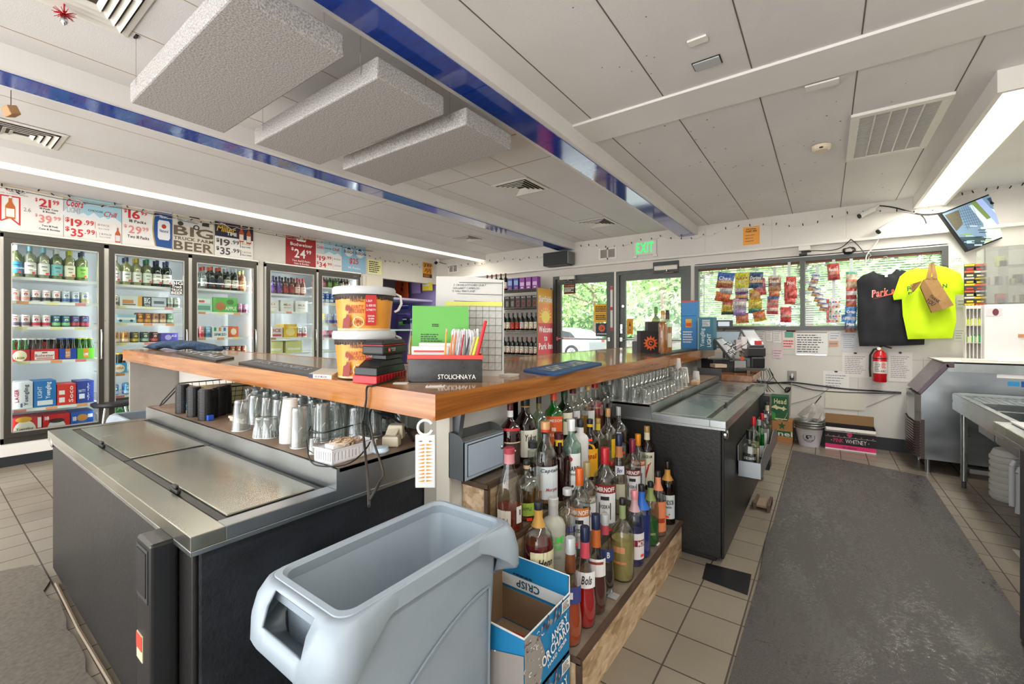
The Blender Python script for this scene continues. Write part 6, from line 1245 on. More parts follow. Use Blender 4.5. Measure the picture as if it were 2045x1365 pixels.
# battery charger
t=thing('battery_charger',BP(752,758),'black and red battery charger with a tool battery docked on top','battery charger');a,b,c=BP(704,764),BP(752,768),BP(812,752);c=b+(c-b);u,v=b-a,(c-b);v=Vector((.06,.10,0)) if v.length>.3 else v;up=Vector((0,0,1));CR=mat('c8202a',.4);CB=mat('1d1e20',.4)
def pz(f,g,z):return a+u*f+v*g+up*z
def blk(m,f0,g0,z0,f1,g1,z1,mt,sh=0,tp=0):
    z0*=1.85;z1*=1.85;m.hexa([pz(f0,g0,z0),pz(f1,g0,z0),pz(f1,g1,z0),pz(f0,g1,z0),pz(f0+tp,g0+sh,z1),pz(f1-tp,g0+sh,z1),pz(f1-tp,g1-tp,z1),pz(f0+tp,g1-tp,z1)],mt)
m=MB();blk(m,0,0,0,1,1,.018,CR);m.build('red_base',t,bevel=.003);m=MB();blk(m,.02,.02,.018,.98,.98,.036,CB,.02,.03);blk(m,.04,.12,.036,.96,.97,.050,CB,.14,.08);blk(m,.14,.36,.050,.9,.95,.062,CB);m.build('housing',t,bevel=.004)
m=MB()
for i in range(9):blk(m,.985,.1+i*.1,.004,1.02,.13+i*.1,.017,mat('7a1218'))
m.build('vents',t);m=MB();blk(m,.08,.2,.062,1.0,1.0,.085,CB,.0,.0);blk(m,.08,.2,.085,1.0,1.0,.098,mat('232427',.35),.06,.06);bo=m.build('battery_pack',t,bevel=.01,seg=3);m=MB();blk(m,.075,.19,.084,1.004,1.004,.0855,CR);m.build('red_seam',bo)
q=pz(1.008,.34,.136);d=Dec(q,v,(0,0,1));d.rect(0,-.008,.022,.01,CR,1);d.text('XC',.003,-.003,.019,.006,TXTW,3);d.text('20V MAX LITHIUM',.028,.003,.07,.009,TXTW,2);d.text('BATTERY',.04,-.005,.07,.0,TXTW,2);d.build('lettering',bo)
d=Dec(pz(.15,.03,.037),u,v);d.text('CHARGING',.02,.01,.045,.016,TXTW,2);d.rect(.008,.005,.012,.02,mat('4fd84a',.4,0,.6),2);d.rect(.0,.005,.004,.02,mat('e03a30',.4),2);d.build('print',t)
def spl(P,sub=5):
    P=[Vector(p) for p in P];Q=[]
    for i in range(len(P)-1):
        p0,p1,p2,p3=P[max(i-1,0)],P[i],P[i+1],P[min(i+2,len(P)-1)]
        for j in range(sub):w=j/sub;Q.append(.5*((2*p1)+(p2-p0)*w+(2*p0-5*p1+4*p2-p3)*w*w+(3*p1-p0-3*p2+p3)*w**3))
    Q.append(P[-1]);return Q
Ye=BYF-.012
t=thing('charger_cord',BP(735,770),'black charger cord hanging over the bar edge and looping down past the cooler','cord');m=MB()
m.tube(spl([pz(1.0,.7,.012),BP(780,762)+up*.006,BP(748,772)+up*.006,YP(733,773,Ye),YP(731,800,Ye),YP(726,830,Ye),YP(724,850,Ye-.02),YP(727,880,.96),YP(731,920,.9),YP(735,960,.8),YP(737,1010,.7)]),.0045,BLACK,6);m.tube(spl([YP(741,818,1.16),YP(738,830,1.1),YP(740,850,1.02),YP(746,880,.92),YP(754,905,.88),YP(766,945,.8),YP(757,965,.74),YP(738,998,.7)]),.004,BLACK,6)
m.tube(spl([LP(612,890)+up*.03,LP(618,918)+up*.005,LP(640,932)+up*.004,LP(700,930)+up*.012,LP(740,905)+up*.05,LP(728,880)+up*.075,LP(690,885)+up*.07,LP(650,897)+up*.07,LP(622,892)+up*.06,LP(618,880)+up*.05,LP(640,866)+up*.07,LP(690,866)+up*.05]),.003,BLACK,5);m.build('cord',t)
m=MB();m.tube(spl([YP(745,822,1.25),YP(785,835,1.25),YP(810,855,1.26),YP(826,880,1.24)]),.006,BLACK,6);tag(m.build('power_cable'),'thick black cable under the corner of the bar','cable')
m=MB();q=YP(765,828,1.3);m.box(q.x-.05,1.3,q.z-.02,q.x+.03,1.38,q.z+.03,mat('2c2e30',.4));tag(m.build('power_outlet_box',bevel=.004),'dark outlet box mounted under the bar corner','outlet')
# white caddy of paper, straws and pens
A,B=BP(815,763),BP(963,763);t=thing('bar_caddy',(A+B)/2,'black STOLICHNAYA bar caddy with a red rim, filled with pens and straws','caddy');u=(B-A);L=u.length;u.normalize();v=Vector((-u.y,u.x,0));H=.118;DPT=.14;SB=noisy('smoky_plastic','161618','34363a',(14,14,14),5,.2)
def cb(m,f0,g0,z0,f1,g1,z1,mt,fl=0):m.hexa([A+u*f0+v*g0+up*z0,A+u*f1+v*g0+up*z0,A+u*f1+v*g1+up*z0,A+u*f0+v*g1+up*z0,A+u*(f0-fl)+v*(g0-fl)+up*z1,A+u*(f1+fl)+v*(g0-fl)+up*z1,A+u*(f1+fl)+v*(g1+fl)+up*z1,A+u*(f0-fl)+v*(g1+fl)+up*z1],mt)
m=MB();cb(m,.0,0,0,L,.004,H*.84,SB);cb(m,0,DPT-.004,0,L,DPT,H*.84,SB);cb(m,0,.004,0,.004,DPT-.004,H*.84,SB);cb(m,L-.004,.004,0,L,DPT-.004,H*.84,SB);cb(m,0,0,0,L,DPT,.004,SB);cb(m,L*.53,.004,.004,L*.54,DPT-.004,H*.8,SB);m.build('body',t,bevel=.003)
m=MB();RR=mat('d8362c',.4)
for q in ((-.003,-.003,L+.003,.004),(-.003,DPT-.004,L+.003,DPT+.003),(-.003,.004,.004,DPT-.004),(L-.004,.004,L+.003,DPT-.004)):cb(m,q[0],q[1],H*.84,q[2],q[3],H,RR)
m.build('red_rim',t,bevel=.002);d=Dec(A,u,up);d.text('STOLICHNAYA',L*.40,.014,L*.91,.034,TXTW,2,False);d.build('lettering',t)
for k,(f,w,h_,c,lab,sk) in enumerate(((.04,.3,.21,'62ac4e','bright green letter sheet standing in the bar caddy',.09),)):
    tt=thing('green_sheet',A,lab,'paper');m=MB();f0=0.0;m.hexa([A+u*f0+v*.1+up*.02,A+u*(f0+.265)+v*.1+up*.02,A+u*(f0+.265)+v*.102+up*.02,A+u*f0+v*.102+up*.02,A+u*f0+v*.125+up*.335,A+u*(f0+.255)+v*.125+up*.335,A+u*(f0+.255)+v*.127+up*.335,A+u*f0+v*.127+up*.335],mat(c,.6));m.build('sheet',tt)
    d=Dec(A+v*.1+up*.02,u,(v*.025+up*.315).normalized());d.lines(.09,.22,.135,.235,2,cK,.3);d.lines(.04,.13,.135,.19,6,cK,.2);d.build('print',tt)
m=MB();cb(m,.01,.03,.06,.17,.034,H+.035,PAPER);cb(m,.04,.05,.06,.19,.053,H+.05,mat('ecdedd',.7));cb(m,.02,.028,H+.01,.15,.0295,H+.018,mat('c8484a',.6));tag(m.build('paper_slips'),'white paper slips sticking out of the left of the caddy','paper')
m=MB();rs=random.Random(14)
for i in range(70):f=L*(.59+.33*rs.random());g=.02+.1*rs.random();tl=(f/L-.75)*.25;p0=A+u*f+v*g+up*.01;m.tube([p0,p0+u*tl*.2+v*rs.uniform(0,.015)+up*(.215+rs.uniform(-.01,.008))],.003,mat('e8e6ea',.4),5)
o=tag(m.build('straw_bundle'),'bundle of white drinking straws in the caddy','straws');o['kind']='stuff'
PEN=[(892,656,'d89a3c','yellow pencil with a pink eraser, leftmost in the caddy'),(904,668,'e0782c','orange pencil second from left in the caddy'),(911,663,'c8702c','sharpened brown pencil in the caddy'),(920,672,'b0b4b8','grey pen in the caddy'),(926,668,'a8202a','dark red pen in the caddy'),(938,672,'2c2c34','black pen clip in the caddy'),(949,672,'b8a87a','tan marker in the caddy'),(955,672,'d0dc3c','yellow-green highlighter in the caddy'),(966,662,'7a7a80','grey marker leaning right in the caddy'),(970,640,'c8202a','large red marker leaning right in the caddy')]
for i,(px,py,c,lab) in enumerate(PEN):
    f=L*(.53+.43*i/9.5);g=.012;p0=A+u*(f-(.02 if i<8 else .03))+v*g+up*.006;n_=v.copy();d_=ray(px,py);tt_=(A+v*(g+.0)-CP).dot(v)/d_.dot(v);p1=CP+d_*tt_;r_=.0038 if i not in (6,7,9) else (.006 if i<9 else .008)
    tt=thing('pen',p0,lab,'pen','pens in the bar caddy');m=MB();m.cyl(p0,p0+(p1-p0)*.93,r_,mat(c,.4),8);m.build('barrel',tt);m=MB();m.cyl(p0+(p1-p0)*.93,p1,r_*.9,mat('e8a8a0' if i==0 else c,.5),8,r_*.3 if i in (2,5) else r_*.9);m.build('tip',tt)
# quilt board
A2,B2=BP(868,748),BP(1009,751);Yt=549;t=thing('raffle_board',(A2+B2)/2,'white handwritten raffle board with a black grid standing on the bar','sign');u2=(B2-A2);L2=u2.length;u2.normalize();dep=(B2-CP).dot(_F);H3=(752-551)/FPX*dep
m=MB();N2=u2.cross(up);n=10;vs=[]
for i in range(n+1):f=i/n;cv=.02*f**3;zt=H3*(1-.035*max(0,(f-.5))*2);vs+=[A2+u2*(L2*(f-.02*f*f))-N2*(cv-.02)*0+up*.0,A2+u2*(L2*(f-.03*f**6))-N2*(.03+.02*f)+up*zt]
m.add(vs+[q-N2*.003 for q in vs],[(2*i,2*i+2,2*i+3,2*i+1) for i in range(n)]+[(2*n+2+2*i+1,2*n+2+2*i+3,2*n+2+2*i+2,2*n+2+2*i) for i in range(n)]+[(0,2*n+2,2*n+4,2),(2*n,4*n+2,4*n+3,2*n+1)],mat('c9c7c2'));m.build('board',t)
Uv=(up*H3-N2*.04).normalized();d=FDec(A2+N2*.002,u2,Uv,L2,H3,eps=.001);gk=mat('1c3a30',.6)
for q in ((.03,.1,.03,.95),(.95,.06,.95,.95)):d.line(q[0],q[1],q[2],q[3],.008,gk)
d.line(.03,.945,.95,.935,.006,gk);d.line(.03,.83,.95,.815,.005,gk);d.line(.03,.755,.95,.74,.005,gk);d.line(.2,.83,.2,.76,.005,gk)
d.text('HANDMADE CROSS-STITCHED QUILT',.05,.9,.72,.925,gk,2,False,.1);d.text('MADE BY MARGARET CAMERON',.05,.872,.62,.892,gk,2,False,.1);d.text('OF WHITE HALL MARYLAND',.1,.842,.56,.862,gk,2,False,.1);d.text('$',.05,.78,.07,.805,gk,2,False);d.text('5',.09,.772,.12,.81,gk,2);d.text('00',.13,.79,.17,.81,gk,2)
for i in range(11):x=.03+.92*i/10;d.line(x,.06,x,.75,.004,gk)
for i in range(10):y=.06+.69*i/9.3;d.line(.03,y,.95,y,.004,gk)
d.rect(.032,.70,.95,.745,mat('d8d868',.6),1);rs=random.Random(6)
for i in range(10):
    for j in range(8):
        x,y=.05+i*.092,.08+j*.074;d.line(x,y,x+.05,y+.05,.002,cG,2)
        if rs.random()<.5:d.line(x+.02,y,x+.06,y+.04,.002,cG,2)
d.build('lettering',t)
for px,py,w_,h_,rz,c,lab in ((870,771,.075,.05,.7,'e2e0dc','printed white coaster card at the corner of the bar'),(801,765,.06,.03,.6,'dcdad6','blank white card beside the coaster card')):
    p=BP(px,py);m=MB();a_,b_=Vector((math.cos(rz),math.sin(rz),0))*w_/2,Vector((-math.sin(rz),math.cos(rz),0))*h_/2;m.obox(p+up*.002,a_,b_,(0,0,.0015),mat(c,.7))
    d=Dec(p+up*.0037,a_,b_)
    if px==870:d.rect(-.03,-.02,-.026,.02,cK);d.rect(.026,-.02,.03,.02,cK);d.lines(-.02,-.015,.02,.015,4,mat('c86a5a',.6),.25);merge(m,d.mb)
    tag(m.build('coaster_card'),lab,'card')
p=BP(1016,751);m=MB()
for k in range(4):m.box(p.x-.04+.002*k,p.y-.03,p.z+k*.003,p.x+.03+.002*k,p.y+.04,p.z+k*.003+.0022,mat('dcd8cc',.7))
tag(m.build('coaster_stack'),'short stack of pale coasters right of the raffle board','coasters')
# yellow and clear thing left of the green sheet
c=DP(826,700,2.25);c.z=1.12;m=MB();m.lathe([(.02,0),(.03,.02),(.03,.15),(.022,.2),(.016,.25),(.018,.265)],GLASS,c,16);m.prism([c+Vector((-.03,-.02,.06)),c+Vector((.02,-.02,.06)),c+Vector((.02,-.02,.2)),c+Vector((.0,-.02,.2))],(0,.004,0),mat('e0b828'));tag(m.build('pourer_bottle'),'clear bottle with a yellow pouch behind the green sheet','bottle')
# denim cloth
c=BP(325,697);t=thing('denim_cloth',c,'dark blue denim garment crumpled at the far left end of the bar','cloth');m=MB();n1,n2=22,8;vs=[];rs=random.Random(19);cx0,cx1=-4.72,-4.12
cA,cB=BP(276,698),BP(378,697)
cA=Vector((-4.93,1.25,zbar(-4.93)));cB=Vector((-4.1,1.5,zbar(-4.1)))
for i in range(n1+1):
    f=i/n1;ctr=cA.lerp(cB,f)
    for j in range(n2):
        a=2*PI*j/n2;k=(math.sin(PI*min(.97,max(.03,f)))**.35);rr=.05*k*(.9+.3*math.sin(f*19+j*2.1)+.22*math.sin(f*41+j*3.7)+rs.uniform(-.12,.12));vs.append(ctr+Vector((.02*math.sin(j*3+f*20),rr*1.9*math.cos(a),.05*k+rr*math.sin(a)*.95)))
m.add(vs,[(i*n2+j,i*n2+(j+1) % n2,(i+1)*n2+(j+1) % n2,(i+1)*n2+j) for i in range(n1) for j in range(n2)]+[list(range(n2)),list(range(n1*n2,(n1+1)*n2))],noisy('denim','1c2c44','34506c',(40,40,40),4,.9),True);o=m.build('folded_fabric',t);sm=o.modifiers.new('s','SUBSURF');sm.levels=sm.render_levels=2
# display, bottles and cartons on the far right arm
t=thing('sun_display_box',(-1.42,4.2,1.12),'black cardboard bottle display with an orange sun emblem on the bar','display');m=MB();P0=Vector((-1.4,4.2,1.12));f0,f1=DP(1279,706,4.2),DP(1320,706,4.2);f0.z=f1.z=1.12;uu=(f1-f0);bk=_F*.12
m.hexa([f0,f1,f1+bk,f0+bk,*[q+up*.22 for q in (f0,f1,f1+bk,f0+bk)]],mat('201e20'));g0=f0+uu*.4;m.hexa([g0+up*.22+bk*.2,f1+up*.22+bk*.2,f1+bk+up*.22,g0+bk+up*.22,*[q+up*.09 for q in (g0+up*.22+bk*.2,f1+up*.22+bk*.2,f1+bk+up*.22,g0+bk+up*.22)]],mat('2c282a'));m.build('cardboard',t)
d=Dec(f0,uu,up);sunlogo(d,uu.length*.5,.1,.075,ink='201e20');d.build('emblem',t)
# ================================================================ liquor bottles
STY = {  # profile: list of (radius factor, height fraction)
 'spirit':[(.95,0),(1,.015),(1,.60),(.93,.66),(.6,.72),(.36,.78),(.33,.86)],
 'vodka':[(.95,0),(1,.015),(1,.62),(.85,.69),(.5,.73),(.40,.76),(.38,.86)],
 'round':[(.9,0),(1,.03),(1.02,.45),(1,.55),(.85,.64),(.5,.70),(.28,.75),(.26,.86)],
 'bols':[(.8,0),(.86,.01),(1,.12),(.98,.25),(.8,.42),(.55,.58),(.42,.72),(.38,.86)],
 'handle':[(.92,0),(1,.02),(1,.52),(.9,.62),(.6,.72),(.38,.78),(.34,.86)],
 'taper':[(.95,0),(1,.02),(1,.42),(.7,.62),(.42,.74),(.36,.86)],
 'square':[(.98,0),(1,.01),(1,.60),(.9,.66),(.42,.70),(.4,.86)],
 'tall':[(.95,0),(1,.01),(1,.68),(.8,.73),(.42,.77),(.38,.88)]}
def liquor(x,y,z,h,r,label,sty='spirit',glass=None,liq=None,fill=.3,cap='1c1c1c',caph=.12,sleeve=None,lab=None,marks=None,lz=(.14,.5),turn=0.0,sq=0,tag2=None,name='liquor_bottle',group='liquor bottles on the stepped stand'):
    glass=glass or BOTG;pr=[(a*r,b*h) for a,b in STY[sty]];n=24;c=(x,y,z);t=thing(name,c,label,'bottle',group);qs=4 if sty=='square' or sq else 0
    m=MB();m.lathe(pr,glass,c,n,sq=qs,cap1=False);m.build('glass_body',t)
    if liq:
        f=fill*h;L=[]
        for i,(a,b) in enumerate(pr):
            if b>=f:
                if i:a0,b0=pr[i-1];k=(f-b0)/max(1e-6,b-b0);L.append(((a0+(a-a0)*k)*.93,f))
                break
            L.append((a*.93,max(b,h*.012)))
        m=MB();m.lathe(L,liq,c,n,sq=qs);m.build('liquid',t)
    rn=pr[-1][0];m=MB();cm=mat(cap,.35,.15);m.lathe([(rn*1.12,h*(1-caph)),(rn*1.14,h*.99),(rn*1.0,h)],cm,c,16);m.build('cap',t)
    if sleeve:
        zz=h*(1-caph);k0=zz-h*sleeve[1]
        def rat(q):
            for (a0,b0),(a1,b1) in zip(pr,pr[1:]):
                if b0<=q<=b1:return a0+(a1-a0)*(q-b0)/(b1-b0)
            return rn
        m=MB();m.lathe([(rat(k0)*1.05,k0),(rat((k0+zz)/2)*1.06,(k0+zz)/2),(rn*1.1,zz)],mat(sleeve[0],.4),c,16,cap0=False,cap1=False);m.build('neck_sleeve',t)
    fd=Vector((-x,-y,0)).normalized();a=math.atan2(fd.y,fd.x)+turn;N=Vector((math.cos(a),math.sin(a),0));Rr=Vector((-N.y,N.x,0));rr=r*(1.0 if not qs else 1.0)
    if lab or marks:
        z0,z1=lz[0]*h,lz[1]*h;d=Dec(Vector(c)+up*z0,Rr,up,wrap=rr*1.02);d.N=N;H_=z1-z0;w=r*1.05
        if lab:d.rect(-w,0,w,H_,mat(lab,.55),1)
        for q in (marks or []):
            k=q[0]
            if k=='t':d.text(q[1],q[2]*w,q[3]*H_,q[4]*w,q[5]*H_,mat(q[6],.5),3,True,.25 if len(q)>7 else 0)
            elif k=='r':d.rect(q[1]*w,q[2]*H_,q[3]*w,q[4]*H_,mat(q[5],.5),2)
            elif k=='c':d.disc(q[1]*w,q[2]*H_,q[3]*w,mat(q[4],.5),3,16)
        if tag2:d.rect(tag2[0]*w,tag2[1]*H_,tag2[0]*w+.022,tag2[1]*H_+.013,mat('ff4630'),4)
        d.build('label',t)
    return t
TZ={1:(.20,-.765),2:(.37,-.90),3:(.55,-1.035),4:(.72,-1.175)}
# stepped stand
t=thing('bottle_stand',(-.97,2.06,0),'stepped strand board stand full of liquor bottles under the right bar arm','bottle stand');ys0,ys1=1.365,2.71
fx={1:-.69,2:-.835,3:-.97,4:-1.105};bk_={1:-.835,2:-.97,3:-1.105,4:-1.245};prev=0
for k in (1,2,3,4):
    z=TZ[k][0];m=MB();m.box(bk_[k],ys0,0 if k==1 else 0.0,fx[k]-.01,ys1,z-.012,OSB);m.build('riser',t)
    m=MB();m.box(bk_[k],ys0,z-.012,fx[k]-.02,ys1,z,noisy('worn_shelf_board','5d5044','8f8272',(6,6,6),6,.5));m.box(fx[k]-.02,ys0-.003,z-.016,fx[k],ys1+.003,z+.002,PLYEDGE);m.box(bk_[k],ys0-.006,z-.02,fx[k],ys0,z+.002,PLYEDGE);m.box(fx[k]-.018,ys0-.006,0,fx[k],ys0+.012,z-.016,PLYEDGE);m.build('step',t)
def LB(tier,px,ytop,r,label,dx=0.0,**k):
    z,x=TZ[tier];x+=dx;r=min(.058,r*(1.17 if k.get('sty')=='bols' else 1.12));p=XP(px,ytop,x);y=p.y;h=k.pop('h',None) or (p.z-z);return liquor(x,y,z,h,r,label,**k)
LQ=liquid
LB(1,1139,1072,.037,'orange liqueur bottle with silver cap, nearest on the lowest step',sty='bols',liq=LQ('e85a14',.5),fill=.42,cap='b8bcc0',caph=.15,sleeve=('6a3a1c',.17),lab='3a3f78',lz=(.42,.58),marks=[('r',-.1,.3,.2,.7,'e8e4e0')])
LB(1,1168,1050,.037,'red liqueur bottle with navy cap and white script label',sty='bols',liq=LQ('e0141c',.55),fill=.44,cap='1c2444',caph=.15,sleeve=('c84a5a',.16),lab='e4e2e2',lz=(.42,.58),marks=[('t','Bols',-.3,.25,.6,.8,'2c2c34',1)])
LB(1,1190,1026,.037,'brown liqueur bottle with white label behind the red one',sty='bols',liq=LQ('6a2018',.55),fill=.40,cap='1c2444',caph=.15,sleeve=('b8602c',.18),lab='e0dcda',lz=(.40,.58),marks=[('r',-.7,.7,.7,.85,'8a3a2c')])
LB(1,1208,1026,.035,'nearly empty liqueur bottle with silver cap and navy label',sty='bols',liq=LQ('2c1410',.7),fill=.32,cap='b8bcc0',caph=.13,sleeve=('b84a58',.12),lab='2c3a6a',lz=(.45,.6),marks=[('t','B',.2,.3,.5,.8,'e4e4e4')],dx=-.02)
LB(1,1243,994,.047,'pale gold tequila bottle with black cap on the lowest step',sty='round',liq=LQ('d8c478',.4),fill=.5,cap='1c1c1e',caph=.08,sleeve=('8a9a68',.17),lab=None,lz=(.2,.5),marks=[('r',-.8,.55,.2,.8,'c88a60'),('r',-.8,.1,.3,.2,'c87a50')])
LB(1,1267,978,.04,'purple tinted vodka bottle with pink neck and white red label',sty='spirit',liq=LQ('3a3a8c',.5),fill=.45,cap='d88a90',caph=.12,sleeve=('c8a0a8',.16),lab='e6e0e2',lz=(.1,.45),marks=[('r',-.8,.5,.9,.75,'8a2030'),('t','MON',0,.52,.9,.72,'f0e8e8')],turn=.35,tag2=(.3,.1))
LB(1,1281,967,.04,'blue liqueur bottle with bright blue neck sleeve',sty='spirit',liq=LQ('1840b0',.6),fill=.58,cap='1c1c20',caph=.09,sleeve=('2a6ac8',.24))
LB(1,1299,961,.038,'green liqueur bottle with black cap and olive neck',sty='spirit',liq=LQ('1a7a2c',.6),fill=.4,cap='1c1c20',caph=.09,sleeve=('8a9a58',.2),marks=[('t','SCHNAPPS',-.6,.2,.6,.3,'b8c88c')],lz=(.1,.5))
LB(1,1314,940,.038,'peach label bottle with peach neck on the lowest step',sty='spirit',liq=LQ('d8a080',.35),fill=.12,cap='2c2424',caph=.09,sleeve=('e89068',.2),lab='e88a5a',lz=(.08,.55),marks=[('r',-.6,.3,.6,.45,'a83a20')],turn=.3)
LB(1,1333,920,.04,'dark brown whisky bottle with gold neck and WINDSOR label',sty='spirit',glass=BROWNG,liq=LQ('241008',.85),fill=.7,cap='14100c',caph=.13,sleeve=('c8903c',.17),lab='d4dadc',lz=(.1,.48),marks=[('t','WINDSOR',-.6,.6,.8,.8,'20262a'),('t','CANADIAN',-.3,.45,.5,.55,'4a4a4a'),('c',.2,.2,.1,'8a7a4a')],tag2=(-.3,.05))
LB(1,1349,906,.04,'dark ribbed coffee liqueur bottle at the far end of the lowest step',sty='spirit',glass=thin_glass('smoke_glass','3a3434',.2,body=.5,bodycol='1c1818'),liq=LQ('140c0a',.9),fill=.6,cap='141414',caph=.1,sleeve=('9a8a50',.15),lab='241a16',lz=(.12,.45),marks=[('r',-.8,.85,.8,.9,'b09050')],tag2=(.1,.1),dx=-.01)
# second step
LB(2,1075,1001,.055,'dark red cognac bottle with gold neck nearest on the second step',sty='round',liq=LQ('7a1210',.65),fill=.52,cap='22262a',caph=.09,sleeve=('c89a4c',.2),lab='e0d8b0',lz=(.16,.46),marks=[('t','Henn',-.5,.45,.5,.75,'2a2420',1),('t','COGNAC',-.4,.2,.4,.32,'4a3a2a')],turn=.5,tag2=(.2,-.12))
LB(2,1105,992,.044,'frosted vodka bottle with silver cap and lime green lettering',sty='vodka',glass=FROST,liq=LQ('dcdcc8',.3),fill=.3,cap='b8b8b4',caph=.1,sleeve=('a8a8a4',.14),marks=[('t','LIME',-.1,.72,.9,.95,'4ad04a'),('t','PEARS',.1,.5,.8,.66,'4ad04a'),('t','VODKA',0,.2,.6,.3,'8a8a80')],lz=(.15,.55))
LB(2,1133,974,.042,'clear vodka bottle with navy ABSOLUT VODKA lettering',sty='vodka',liq=LQ('e8eae8',.15),fill=.2,cap='b8b8b8',caph=.09,marks=[('t','ABSOLUT',-.7,.66,.75,.84,'24308c'),('t','VODKA',-.5,.42,.7,.6,'24308c'),('r',.1,-.05,.8,.15,'e0e0e4')],lz=(.1,.6),tag2=(.6,.25))
def smir(px,yt,capc,band,label,dx=0,tier=2,r=.042,**k):LB(tier,px,yt,r,label,dx=dx,sty='spirit',liq=LQ('e4e6e4',.12),fill=.2,cap=capc,caph=.2,lab='e6e6e8',lz=(.1,.56),marks=[('r',-1.0,.8,1.0,1.02,band),('t','SMIRNOFF',-.85,.84,.85,.97,'f0e8e0'),('r',-.35,.62,.35,.72,'2c2c2c'),('t','VODKA',-.4,.4,.4,.5,'3a3a44'),('c',0,.25,.25,'d0b8b0'),('r',-.5,.55,-.42,.1,'2c2c2c'),('r',.42,.1,.5,.55,'2c2c2c')],**k)
smir(1157,934,'c85a1c','c8702c','clear SMIRNOFF vodka bottle with orange cap and orange band',dx=.02)
smir(1172,922,'a89468','8a8478','clear vodka bottle with a gold cap behind the orange capped one',dx=-.03)
smir(1208,893,'b01c28','8a1c24','large clear SMIRNOFF vodka bottle with bright red cap',dx=.01,r=.05,tag2=(.3,-.2))
LB(2,1222,920,.036,'clear bottle with red cap and tan label behind the red capped vodka',sty='tall',cap='a82c24',caph=.08,lab='c89058',lz=(.1,.5),marks=[('t','2',-.3,.3,.4,.8,'4a2c1c')],dx=-.045,turn=.6)
LB(2,1236,866,.04,'tapered clear bottle with navy cap, copper neck and handwritten tag',sty='taper',liq=LQ('d8c8a0',.35),fill=.35,cap='1c2444',caph=.15,sleeve=('b87848',.14),lab=None,lz=(.2,.62),marks=[('r',-.4,.75,.6,1.0,'e0e0ec'),('t','Bev',-.2,.8,.4,.95,'26304f',1),('r',-.6,.0,.7,.45,'c8c4ac')])
smir(1263,876,'7a1c38','6a1c2c','clear SMIRNOFF vodka bottle with maroon cap',dx=.02)
smir(1274,866,'e8921c','c8602c','clear vodka bottle with bright orange cap behind the maroon one',dx=-.03)
LB(2,1292,850,.043,'whiskey bottle with gold cap and a big red 7 on its cream label',sty='spirit',glass=BROWNG,liq=LQ('3a1c10',.7),fill=.6,cap='a8864c',caph=.1,sleeve=('dcd4b8',.12),lab='e0dcc4',lz=(.08,.6),marks=[('t','7',-.4,.2,.5,.7,'c82830'),('t','SEAGRAM',-.6,.82,.6,.92,'4a3a34')])
# third step
LB(3,1017,893,.05,'whiskey bottle with red cap and bulging neck at the near end of the third step',sty='taper',liq=LQ('9a3208',.55),fill=.28,cap='a8404c',caph=.07,sleeve=('c8888c',.12),lab=None,lz=(.05,.32),marks=[('r',-.9,0,.1,.85,'d8d0c4'),('r',.5,.25,.95,1.0,'e4e0dc'),('r',.7,.6,.85,.85,'3a3a3a'),('r',-.7,.2,-.1,.5,'8a8680')])
LB(3,1052,918,.046,'clear whiskey bottle with cork band and lime green label',sty='round',liq=LQ('7a2c10',.6),fill=.12,cap='1c1c1c',caph=.08,sleeve=('c8a884',.06),lab='9ab848',lz=(.1,.32),marks=[('t','APPLE',-.3,.45,.4,.7,'5a7a2c')],tag2=(.0,-.35))
LB(3,1064,880,.043,'square clear bottle with black cap and a finger of amber whiskey',sty='square',liq=LQ('c87818',.5),fill=.35,cap='26282a',caph=.1,lab='b8b4ac',lz=(.3,.52),dx=-.03)
LB(3,1089,841,.05,'spiced rum bottle with wooden cap, red band and dark rum',sty='handle',liq=LQ('1c0c10',.85),fill=.52,cap='c89a68',caph=.09,sleeve=('d0402c',.03),lab='d4dce0',lz=(.08,.5),marks=[('t','Captain',-.6,.82,.9,.95,'3a3a48',1),('r',-1,0,1,.1,'6a4a30'),('t','Morgan',-.2,.3,.8,.42,'a84a50',1)],turn=.25)
LB(3,1116,863,.044,'dark maroon angular liqueur bottle with yellow neck label',sty='square',glass=thin_glass('maroon_glass','4a1418',.2,body=.5,bodycol='2c080c'),liq=LQ('3a0c10',.85),fill=.6,cap='4a1c28',caph=.1,sleeve=('e0b83c',.1),lab='d8a83c',lz=(.05,.4),marks=[('r',-.8,.7,.2,.85,'8a2c20'),('r',-.8,.35,.2,.5,'5a2420')],turn=-.5)
LB(3,1141,836,.044,'pale green glass rum bottle with white cap and red bat emblem label',sty='spirit',glass=thin_glass('aqua_glass','b8d8cc',.15,body=.2,bodycol='9ac0b0'),liq=LQ('c8dcd4',.3),fill=.3,cap='e4e4e6',caph=.16,lab='e4e8e8',lz=(.08,.56),marks=[('c',-.1,.85,.22,'c0242c'),('t','BACARDI',-.8,.52,.8,.66,'20242c'),('t','SUPERIOR',-.5,.4,.5,.46,'5a5e64'),('c',.1,.1,.12,'2c2c34')],dx=.02)
LB(3,1159,836,.04,'opaque white coconut rum bottle with dark cap',sty='tall',glass=mat('e2e2e2',.35),cap='26262a',caph=.13,lab=None,dx=-.03)
LB(3,1178,836,.042,'coffee liqueur bottle with yellow arched label and black cap',sty='spirit',glass=BROWNG,liq=LQ('2c1008',.85),fill=.68,cap='14141c',caph=.08,sleeve=('e8b820',.05),lab='f0b01c',lz=(.06,.52),marks=[('t','Kapali',-.7,.6,.8,.85,'b01c1c',1),('c',0,1.0,.6,'f0b01c')],tag2=(-.2,1.3))
LB(3,1194,835,.036,'small clear bottle with brass cap and yellow neck label',sty='spirit',cap='a88a4c',caph=.1,sleeve=('d8c040',.12),dx=-.02)
